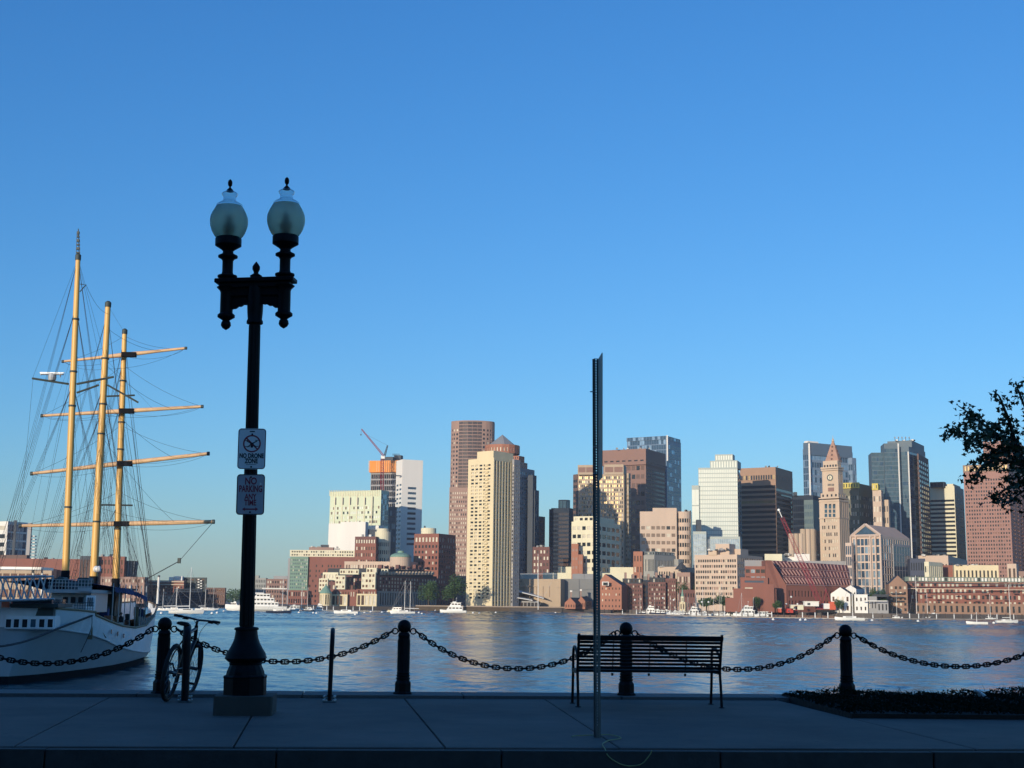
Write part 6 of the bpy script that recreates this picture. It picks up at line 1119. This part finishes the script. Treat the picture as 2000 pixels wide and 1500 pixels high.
# ---- buildings across the road behind the camera, which shade the walk
b = Bld('apartment_house', 'long brick apartment house across the road behind the viewer', 1000, 1); b.root.location = (0,-17,KZ); ORIG[b.root.name] = Vector((0,-17,KZ)); HB_ = 27.4
b.poly([(2,-17),(-150,-17),(-150,-34),(2,-34)], KZ, HB_, [F(38,9,.45,.55,g=OFF)], BRICKD); b.done()
# ================================================================== FAR TREES
def leaf_mass(mb, c, r, n, rnd, s):
    for k in range(n):
        v = Vector((rnd.gauss(0,1),rnd.gauss(0,1),rnd.gauss(0,1))).normalized(); p = Vector(c)+Vector((v.x*r[0],v.y*r[1],v.z*r[2]))*(rnd.uniform(.55,1.08)); d = Vector((rnd.gauss(0,1),rnd.gauss(0,1),rnd.gauss(0,.6))).normalized(); e = d.orthogonal().normalized(); q = s*rnd.uniform(.6,1.3)
        mb.add([p-d*q,p+e*q*.7,p+d*q,p-e*q*.7],((0,1,2,3),))
def far_tree(label, x0, x1, y0, y1, d, group, seed, name='shore_tree'):
    rnd = random.Random(seed); p = P((x0+x1)/2, y1, d); p.z = QUAY; root = thing(name, label, 'tree', p, group); w_ = W(x1-x0,(y0+y1)/2,d); h = Z(x0,y0,d)-QUAY
    mb = MB(); mb.tube([p, p+Vector((0,0,h*.3)), p+Vector((w_*.03,0,h*.6))], [w_*.03+.12,w_*.025+.1,.06], 7); mb.build('trunk', BARK, root)
    mb = MB(); n = 9
    for k in range(n):
        a = rnd.random()*6.28; c = p+Vector((w_*.30*math.cos(a)*rnd.uniform(.3,1), w_*.3*math.sin(a), h*rnd.uniform(.40,.80))); leaf_mass(mb, c, (w_*.25,w_*.25,h*.20), 170, rnd, w_*.03+.12)
    stuff(mb.build('crown', LEAFF, root))
TS = [('round dark green tree, left one of the pair beside the cream tower',814,860,1127,1182,1050),('round green tree touching the cream tower on its left',860,911,1121,1182,1045),('broad green tree under the pink concrete office, leftmost',1360,1400,1166,1196,915),('green tree under the pink concrete office by tall masts',1392,1432,1158,1194,918),('slim green tree at the foot of the stepped brick hotel',1470,1488,1164,1190,862),('green tree between the stone blocks and the pink office',1318,1345,1134,1172,1000),('green tree filling the gap left of the pink office',1340,1360,1136,1165,1005),('green tree behind the grey shed on the pier',1696,1716,1143,1172,866),('darker green tree right of the grey shed tree',1712,1733,1148,1170,868),('small tree in front of the brick hotel entrance',1508,1528,1172,1192,860),('green tree on the quay left of the red crane cab',1628,1650,1168,1196,850)]
for i, t in enumerate(TS): far_tree(*t, 'trees on the far shore', 40+i)
rnd = random.Random(77); mb = MB()
for k in range(60): x = 425+rnd.random()*150; p = P(x,1160,1800); leaf_mass(mb, (p.x,1800+rnd.uniform(0,120),rnd.uniform(4,13)), (14,12,7), 60, rnd, 1.6)
stuff(tag(mb.build('far_woods', LEAFF), 'distant wooded ridge seen beside the lamp post shaft', 'woods'))
mb = MB(); xs = [-5900,-4000,-2000,-900,-500,500,1500,4000,5900]; mb2 = [(x, 3600+abs(x)*.05) for x in xs]
prev = None
for (x, y) in mb2:
    z = 18+10*math.sin(x*.003); cur = ((x,y,QUAY),(x,y+500,z),(x,y+1800,QUAY))
    if prev: mb.quad(prev[0],cur[0],cur[1],prev[1]); mb.quad(prev[1],cur[1],cur[2],prev[2])
    prev = cur
struct(mb.build('hills', LEAFF))
# ================================================================== BOATS
def hull_mb(L, Bm, fb, mi=0):
    mb = MB(); n = 9; secs = []
    for i in range(n):
        u = i/(n-1); x = -L/2+L*u; hb = Bm/2*(math.sin(math.pi*min(1,(u*.72+.28)))**.7 if u > .0 else .72); hb = Bm/2*max(.03,(1-max(0,(u-.45)/.55)**2.2))*(.80+.2*min(1,u/.3)); sh = fb*(1+.35*max(0,u-.4)**2/.36)
        secs.append([(x-.04*L*(1-u)*0,hb,sh),(x,hb*.86,sh*.35),(x+(0 if u<1 else -.06*L),hb*.5,-.35)])
    for i in range(n-1):
        for sgn in (-1,1):
            a = [(p[0],p[1]*sgn,p[2]) for p in secs[i]]; b = [(p[0],p[1]*sgn,p[2]) for p in secs[i+1]]
            for k in range(2): mb.quad(a[k],b[k],b[k+1],a[k+1], mi)
        a, b = secs[i][0], secs[i+1][0]; mb.quad((a[0],-a[1],a[2]-.03),(b[0],-b[1],b[2]-.03),(b[0],b[1],b[2]-.03),(a[0],a[1],a[2]-.03), mi)
    a = secs[0]; mb.add([(p[0],p[1],p[2]) for p in a]+[(p[0],-p[1],p[2]) for p in a[::-1]], [tuple(range(6))], mi); return mb
def place(x, y): p = G(x, y, WATER); return p
def sailboat(x, y, lpx, ym, hm, heading, label, mast_off=.05, boom=True, mizzen=None, cabin=True, sail=WHP, name='sailboat'):
    p = place(x,y); d = p.y; L = W(lpx,y,d)/max(.3,abs(math.cos(R(heading)))); root = thing(name, label, 'boat', p, 'boats moored across the harbour', (0,0,R(heading))); fb = L*.075+.25
    hull_mb(L, L*.27, fb).build('hull', hm, root, local=True)
    if cabin: mb = MB(); mb.prism([(-L*.22,-L*.075),(L*.18,-L*.05),(L*.22,0),(L*.18,L*.05),(-L*.22,L*.075)], fb*.9, fb*1.6); cb = mb.build('cabin', WHP, root, local=True); mb = MB(); mb.box((-.02*L,0,fb*1.3), (L*.3,L*.135,fb*.22)); mb.build('cabin_window', GL_D, cb, local=True)
    zt_ = Z(x,ym,d)-WATER
    def rigm(xo, zt2):
        mb = MB(); mb.tube([(xo,0,fb*.8),(xo,0,zt2)], [max(.11,L*.012),max(.08,L*.008)], 6); m_ = mb.build('mast', WHP if hm != TEAK else SPAR, root, local=True); mb = MB(); mb.tube([(xo,-L*.04,zt2*.62),(xo,L*.04,zt2*.62)], .05, 4); mb.build('spreader', ALU, m_, local=True)
        if boom: mb = MB(); mb.tube([(xo-.1,0,fb*2.4),(xo-L*.36,0,fb*2.3)], [L*.014,L*.012], 6); mb.build('boom', sail, root, local=True)
        mb = MB(); mb.tube([(xo,0,zt2*.98),(L*.48,0,fb*1.2)], .05, 3); mb.tube([(xo,0,zt2*.98),(-L*.49,0,fb)], .04, 3)
        for sg in (-1,1): mb.tube([(xo,0,zt2*.97),(xo,sg*L*.12,fb)], .03, 3)
        mb.build('stays', GREYC, root, local=True)
    rigm(L*mast_off, zt_)
    if mizzen: rigm(-L*.3, zt_*mizzen)
    return root
def motorboat(x, y, lpx, h, hm, heading, label, decks=1, fly=True, name='motorboat'):
    p = place(x,y); d = p.y; L = W(lpx,y,d)/max(.35,abs(math.cos(R(heading)))); root = thing(name, label, 'boat', p, 'boats moored across the harbour', (0,0,R(heading))); fb = L*.07+.35; Bm = L*.28
    hull_mb(L, Bm, fb).build('hull', hm, root, local=True); z = fb
    dh = min(2.4, L*.12+.7)
    for k in range(decks):
        x0, x1 = -L*(.36-.07*k), L*(.26-.11*k); w2 = Bm*(.38-.04*k)
        mb = MB(); mb.add([(x0,-w2,z),(x1,-w2*.8,z),(x1,w2*.8,z),(x0,w2,z),(x0,-w2,z+dh),(x1-dh*.7,-w2*.8,z+dh),(x1-dh*.7,w2*.8,z+dh),(x0,w2,z+dh)], ((0,1,5,4),(1,2,6,5),(2,3,7,6),(3,0,4,7),(4,5,6,7))); cb = mb.build('cabin', WHP, root, local=True)
        nwin = max(3,int((x1-x0)/2.2)); mb = MB()
        for i in range(nwin):
            u = x0+(x1-dh*.6-x0)*(i+.5)/nwin
            for sg in (-1,1): mb.box((u,sg*w2*(1-.2*(u-x0)/(x1-x0)+.004),z+dh*.6), ((x1-x0)/nwin*.62,.08,dh*.34), M=Matrix.Rotation(-sg*.2*w2/(x1-x0),3,'Z'))
        mb.box((x1-dh*.30,0,z+dh*.62), (.08,w2*1.3,dh*.4), M=Matrix.Rotation(R(-35),3,'Y')); mb.build('cabin_window', GL_D, cb, local=True); z += dh
        mb = MB(); mb.box(((x0+x1)/2-dh*.3,0,z+.05), (x1-x0,2*w2+.25,.10)); mb.build('roof', WHP, cb, local=True)
    if fly: mb = MB(); mb.box((-L*.05,0,z+.35), (L*.14,Bm*.5,.6)); mb.build('flybridge', WHP, root, local=True); mb = MB(); mb.tube([(-L*.1,0,z),(-L*.12,0,z+dh*1.2)], .06, 4); mb.lathe([(.0,-.2),(.3,-.1),(.3,.1),(0,.2)], 8, (-L*.12,0,z+dh*1.2)); mb.build('radar_mast', WHP, root, local=True)
    mb = MB()
    for sg in (-1,1): mb.tube([(L*.05,sg*Bm*.45,fb+.6),(L*.3,sg*Bm*.36,fb+.75),(L*.47,sg*.1,fb+.95)], .04, 4)
    mb.build('bow_rail', ALU, root, local=True); return root
SB = [
 (364,1198.5,66,1108,WHP,0,'large white sloop with the tallest mast, left of the lamp post',.08,True,.55), (316,1193,30,1150,WHP,0,'white sailboat half hidden behind the bow of the tall ship',.05,True,None), (340,1192,34,1147,WHP,180,'white sailboat just behind the large sloop, mast to its left',-.1,True,None), (400,1192.5,38,1140,WHP,0,'white sailboat right of the large sloop with bare mast',.0,True,None), (413,1191.5,26,1147,WHP,0,'small white sailboat nearest the lamp post on its left',.1,False,None),
 (545,1198,50,1132,NAVYP,0,'dark hulled sailboat right of the lamp post',.12,True,None), (585,1194,36,1138,WHP,0,'white sailboat before the green hotel',.1,False,None), (600,1195,30,1147,NAVYP,180,'dark sailboat with white mast before the brick hotel',0,True,None),
 (676,1199,50,1190,WHP,180,'low white sailing launch without a mast before the harbour row',.0,False,None), (786,1199,48,1134,WHP,180,'white ketch with twin masts before the dark brick row',-.08,True,.98),
 (1659,1212,57,1135,WHP,180,'white sailboat with raked bow in front of the white gabled house',-.12,False,None), (1791,1208,34,1124,WHP,180,'white sailboat with tall mast before the brick wharf row',0,True,None), (1908,1219,40,1196,WHP,180,'small white open sailing boat nearest the right shore',.0,False,None), (1967,1216.5,44,1142,WHP,0,'white sailboat at the right edge with slanting stay',.15,True,None), (1990,1209,24,1150,WHP,0,'white sailboat behind the one at the right edge',.1,True,None),
 (1397,1203,30,1148,WHP,180,'white sailboat at the dock left of the work boat',.1,True,.95), (1410,1202,26,1139,NAVYP,0,'blue covered sailboat at the dock with two tall masts',.0,True,None), (1436,1201,24,1146,WHP,0,'slim masted sailboat just left of the white work boat',0,True,None), (1360,1203,26,1160,WHP,180,'white sailboat in the marina under the green trees',0,True,None), (1236,1198,20,1172,WHP,0,'small sailboat in the marina before the orange gable',0,True,None), (1294,1199,24,1144,WHP,0,'sailboat with leaning mast before the brick warehouses',.0,True,None),
 (1222,1198,16,1168,WHP,0,'small sailboat at the left end of the marina',0,True,None),(1252,1199,18,1162,NAVYP,180,'dark hulled sailboat before the navy glazed bay',.1,True,None),(1278,1199.5,18,1158,WHP,0,'white sailboat berthed between two motor yachts',0,True,None),(1311,1200.5,18,1163,WHP,180,'slim white sailboat left of the steeple',.1,True,None),(1326,1201,16,1158,WHP,0,'white sailboat right below the small steeple',0,True,None),(1344,1202,18,1166,NAVYP,180,'dark hulled sailboat right of the small steeple',0,True,None),(1372,1203,20,1150,WHP,0,'tall masted white sailboat under the leftmost quay trees',.05,True,None),(1449,1204,20,1158,WHP,180,'sailboat whose mast stands just left of the wheelhouse boat',0,True,None),(1472,1204,18,1166,WHP,0,'sailboat berthed right behind the work boat',0,True,None),(1752,1208,22,1152,WHP,0,'white sailboat beside the pilings of the grey shed',0,True,None),(1812,1209,20,1158,NAVYP,180,'dark hulled sailboat left of the right hand motor cruiser',0,True,None),(1935,1210,20,1160,WHP,0,'sailboat moored at the right dock beside the houseboat',0,True,None)]
for a in SB:
    x,y,l,ym,hm,hd,lab,mo,bo,mz = a
    sailboat(x,y,l,ym,hm,hd+random.Random(int(x)).uniform(-14,14),lab,mo,bo,mz, cabin=not(l<42 and ym>1180))
MBT = [(500,1193.5,118,WHP,180,'large white three deck excursion yacht behind the lamp post',3,True),(460,1192,30,WHP,0,'white cruiser with red stern left of the lamp post',2,True),(572,1193,34,WHP,180,'white motor cruiser right of the excursion yacht',1,True),(622,1194,24,WHP,180,'small white cruiser below the green roofed pavilion',2,True),(605,1193,20,WHP,0,'little white motorboat before the brick hotel',1,False),
 (885,1197,52,WHP,180,'cream motor cruiser before the cream apartment tower',2,True),(773,1196,32,CREAM,180,'cream cabin launch behind the white ketch',1,False),(1230,1198,26,mat('dark red gelcoat',(.25,.02,.05),.3,0,.05,1),180,'dark red hulled boat in the marina',1,False),(1246,1198.5,22,NAVYP,0,'navy motorboat right of the dark red boat',1,False),(1268,1199,32,WHP,180,'white motor yacht at the left end of the marina',2,True),(1283,1200,30,NAVYP,180,'dark hulled motor yacht in the marina middle',1,True),(1303,1200,26,WHP,0,'white cruiser right of the dark hulled yacht',1,True),(1318,1200.5,20,WHP,180,'small white cruiser near the steeple',1,True),(1336,1201,22,WHP,0,'white boat moored under the small steeple',1,True),(1352,1202,34,WHP,180,'large white cruiser right of the steeple',2,True),(1378,1203,22,WHP,0,'small cruiser between the masts at the dock',1,True),
 (1456,1204,48,WHP,180,'white work boat with a tall wheelhouse and radar mast',2,True),(1487,1204.5,34,WHP,180,'white motorboat right of the work boat',1,False),(1424,1203,22,WHP,180,'small cruiser left of the work boat',1,True),(1505,1205,18,WHP,0,'small white motorboat by the work floats',1,False),(1822,1208,30,WHP,180,'white motor cruiser before the brick wharf row',1,True),(1839,1208,18,WHP,180,'small motorboat right of the white cruiser',1,False),(1776,1208,18,WHP,0,'small white cruiser left of the tall masted sailboat',1,True),(1944,1207,34,WHP,180,'white houseboat at the right dock',2,False),(1925,1207,18,WHP,0,'little white boat left of the houseboat',1,False)]
for x,y,l,hm,hd,lab,dk_,fl_ in MBT: motorboat(x,y,l,0,hm,hd+random.Random(int(x)).uniform(-12,12),lab,dk_,fl_)
# mooring balls
proto = None; rnd = random.Random(9)
for x,y in ((437,1195),(414,1199),(424,1198),(584,1197.5),(603,1195),(612,1198.5),(618,1199),(694,1201),(712,1198),(724,1196),(746,1197),(757,1195.5),(818,1197.5),(824,1200),(850,1193.5),(858,1193),(924,1198),(936,1199),(968,1197.5),(1085,1198),(1510,1211),(1563,1212),(1573,1212),(1703,1213),(1793,1214.5),(1941,1218),(315,1199)):
    p = G(x,y,WATER); lab = 'white mooring ball floating on the harbour'
    if proto is None:
        proto = thing('mooring_buoy', lab, 'buoy', p, 'white mooring balls on the harbour'); mb = MB(); mb.lathe([(0,-.45)]+[(.62*math.cos(R(a)),.25+.62*math.sin(R(a))) for a in range(-75,90,15)]+[(0,.87)], 14); mb.build('float', WHP, proto, smooth=True, local=True); mb = MB(); mb.torus((0,0,.98), .12, .03, Matrix.Rotation(R(90),3,'X'), 10, 5); mb.build('mooring_ring', STEEL, proto, local=True); o = proto
    else: o = copy_tree(proto)
    o.location = p
    o['label'] = lab
# pontoons, pilings, quay edge
def dock(label, x0, y0, x1, y1, w_=4, n=0):
    a, b = G(x0,y0,WATER), G(x1,y1,WATER); root = thing('dock', label, 'dock', a); mb = MB(); mb.prism([(a.x,a.y),(b.x,b.y),(b.x,b.y+w_),(a.x,a.y+w_)], WATER-.1, WATER+.55); mb.build('pontoon', DOCK, root)
    for k in range(n): q = a.lerp(b,(k+.5)/n); mb = MB(); mb.tube([(q.x,q.y+w_+.4,WATER-1),(q.x,q.y+w_+.4,WATER+random.uniform(2.2,3.6))], .28, 7); mb.lathe([(.34,0),(0,.5)], 7, (q.x,q.y+w_+.4,WATER+3)); mb.build('piling', random.choice([PILE,PILE,WHP]), root)
dock('long pale floating dock in front of the marina and hotel', 1335,1204, 1640,1209.5, 4, 26); dock('floating dock below the brick wharf row', 1700,1209,2010,1211.5, 4, 18); dock('dock under the orange gable and the brick warehouses', 1168,1199.5,1335,1202.5, 5, 18); dock('dark dock in front of the harbour row', 590,1193,745,1194.5, 5, 12)
qw = thing('quay_wall', 'brown stone seawall with pale cap below the cream tower', 'seawall', G(1000,1194,WATER)); a, b = G(812,1192.6,WATER), G(1165,1195.9,WATER); mb = MB(); mb.prism([(a.x,a.y-3),(b.x,b.y-3),(b.x,b.y+6),(a.x,a.y+6)], WATER-3, QUAY+.4); mb.build('wall', mat('weed stained seawall',(.16,.11,.065),.9,0,.3,.3), qw); mb = MB(); mb.prism([(a.x,a.y-3.4),(b.x,b.y-3.4),(b.x,b.y+3),(a.x,a.y+3)], QUAY+.4, QUAY+1.3); mb.build('cap', STONE, qw)
wp = thing('wharf', 'timber wharf on dark pilings under the grey shed', 'wharf', G(1715,1206,WATER)); mb = MB(); a, b = G(1668,1204.5,WATER), G(1760,1207,WATER); mb.prism([(a.x,a.y),(b.x,b.y),(b.x,b.y+14),(a.x,a.y+14)], QUAY+.2, QUAY+.9); mb.build('deck', DOCK, wp)
for k in range(13): q = a.lerp(b,k/12); mb = MB(); mb.tube([(q.x,q.y+.3,WATER-1),(q.x,q.y+.3,QUAY+.3)], .35, 7); mb.build('piling', PILE, wp)
wp = thing('wharf', 'row of close set dark pilings under the brick wharf row', 'wharf', G(1880,1207,WATER)); a, b = G(1838,1207.2,WATER), G(1925,1208,WATER); mb = MB(); mb.prism([(a.x,a.y),(b.x,b.y),(b.x,b.y+8),(a.x,a.y+8)], QUAY+1.0, QUAY+1.7); mb.build('deck', PILE, wp)
for k in range(26): q = a.lerp(b,k/25); mb = MB(); mb.tube([(q.x,q.y+.2,WATER-1),(q.x,q.y+.2,QUAY+1.8)], .32, 6); mb.build('piling', PILE, wp)
# flagpole, lamp standards
fpz = thing('flagpole', 'tall white flagpole with a crosstree on the seawall', 'flagpole', P(1051,1190,1060)); mb = MB(); mb.tube([P(1051,1191,1060),P(1051,1082,1060)], [.30,.13], 8); mb.build('pole', WHP, fpz); mb = MB(); mb.tube([P(1016,1121,1060),P(1086,1121,1060)], .13, 5); mb.build('yardarm', WHP, fpz)
for k in range(2): mb = MB(); mb.tube([P(1017 if k else 1085,1121,1060),P(1051,1188,1060)], .05, 3); mb.build('halyard', ALU, fpz)
# harbour crane, its barge and huts
cb = thing('barge_crane', 'red lattice boom crane standing on the work dock', 'crane', P(1603,1180,858)); ba, bb2 = P(1602,1180,858), P(1521,996,868); jd = (bb2-ba).normalized(); jn = jd.cross(Y_).normalized()
lattice(cb, sq(ba,1.3,jn,Y_), sq(ba.lerp(bb2,.92),1.0,jn,Y_), 24, .10, REDC, 'boom'); mb = MB(); mb.tube([ba.lerp(bb2,.92),bb2], .3, 5); mb.lathe([(0,-1),(.9,-.5),(.9,.5),(0,1)], 8, bb2); mb.build('boom_head', WHP, cb)
mb = MB(); g0 = P(1613,1150,858); mb.tube([ba+Vector((2,0,0)),g0], .2, 4); mb.tube([P(1622,1178,858),g0], .2, 4); mb.tube([g0, ba.lerp(bb2,.9)], .08, 3); mb.build('gantry', REDC, cb)
mb = MB(); mb.box(P(1618,1184,858), (W(26,1184,858),4,3.4)); mb.build('machine_house', WHP, cb); mb = MB(); mb.box(P(1625,1183,857), (W(11,1184,858),4.5,5)); mb.build('counterweight', mat('safety orange red',(.62,.12,.06),.6,0,.1,1), cb); mb = MB(); mb.box(P(1600,1185,857), (4,4,3)); mb.build('cab', REDC, cb); mb = MB()
for s_ in (-2.2,2.2): mb.box(P(1612,1194,857)+Vector((0,s_,0)), (11,1.2,1.5))
mb.build('crawler_track', RUBB, cb)
bg = thing('barge', 'brown work barge carrying the red crane and small sheds', 'barge', G(1570,1208,WATER)); a, b = G(1518,1206.6,WATER), G(1640,1209,WATER); mb = MB(); mb.prism([(a.x,a.y+6),(b.x,b.y+6),(b.x,b.y+26),(a.x,a.y+26)], WATER-.3, WATER+1.6); mb.build('hull', mat('rusty barge plate',(.16,.09,.06),.9,0,.3,.5), bg)
for lab, nm, x0, x1, y0, y1, m_ in (('small red hut on the work dock','hut',1536,1548,1189,1197,REDP),('red tank beside the small hut','tank',1552,1556,1184,1192,REDP),('orange post box standing on the work dock','locker',1520,1525,1188,1196,mat('safety orange red',(.62,.12,.06))),('long cream site cabin on the work dock','site_cabin',1544,1568,1182,1191,CREAM2),('white roofed site cabin by the crane foot','site_cabin',1570,1598,1175,1184,WHITE)):
    d = 850; c = P((x0+x1)/2,(y0+y1)/2,d); w_, h = W(x1-x0,y0,d), Z(x0,y0,d)-Z(x0,y1,d); root = thing(nm, lab, nm.replace('_',' '), c-Vector((0,0,h/2))); mb = MB(); mb.box(c,(w_,4,h)); mb.build('body', m_, root); mb = MB(); mb.box(c+Vector((0,0,h/2+.12)),(w_+.6,4.6,.25)); mb.build('roof', WHITE if m_ != REDP else REDC, root)
    mb = MB(); mb.box(c+Vector((-w_*.2,-2.03,-.1)),(w_*.2,.1,h*.5)); mb.build('door', GREYD, root)
rnd = random.Random(31)
QL = ['globe lamp under the leftmost quay trees','globe lamp just left of the work boat mast','taller globe lamp between work boat and red crane','globe lamp right beside the red hut','globe lamp left of the red hut','globe lamp at the left edge of the quay trees','globe lamp in front of the brick warehouse right end','globe lamp before the middle of the brick warehouse row','globe lamp right of the orange gable','globe lamp right of the crane counterweight']
for k, (x, y) in enumerate(((1384,1176),(1432,1179),(1546,1166),(1558,1180),(1536,1180),(1371,1176),(1316,1172),(1295,1168),(1240,1172),(1640,1172))):
    p = P(x,1196,870); p.z = QUAY; zt_ = Z(x,y,870); root = thing('quay_lamp', QL[k], 'lamp', p, 'globe lamps along the far quay'); mb = MB(); mb.tube([p,(p.x,p.y,zt_)], .14, 6); mb.build('post', GREYD, root); mb = MB(); mb.lathe([(0,-.7),(.6,-.3),(.7,.1),(.4,.6),(0,.7)], 10, (p.x,p.y,zt_)); mb.build('globe', WHP, root, smooth=True)
# ================================================================== THIN MORNING AIR over the harbour
_m = bpy.data.materials.new('haze air'); _m.use_nodes = True; _t = _m.node_tree
for _x in list(_t.nodes):
    if _x.type == 'BSDF_PRINCIPLED': _t.nodes.remove(_x)
_v = _t.nodes.new('ShaderNodeVolumePrincipled'); _v.inputs['Color'].default_value = (.80,.88,1,1); _v.inputs['Density'].default_value = .00006; _v.inputs['Anisotropy'].default_value = 0
_t.links.new(_v.outputs[0], [x for x in _t.nodes if x.type == 'OUTPUT_MATERIAL'][0].inputs['Volume'])
_b = MB(); _b.box((0,3020,115),(12200,6160,250)); stuff(_b.build('haze', _m))
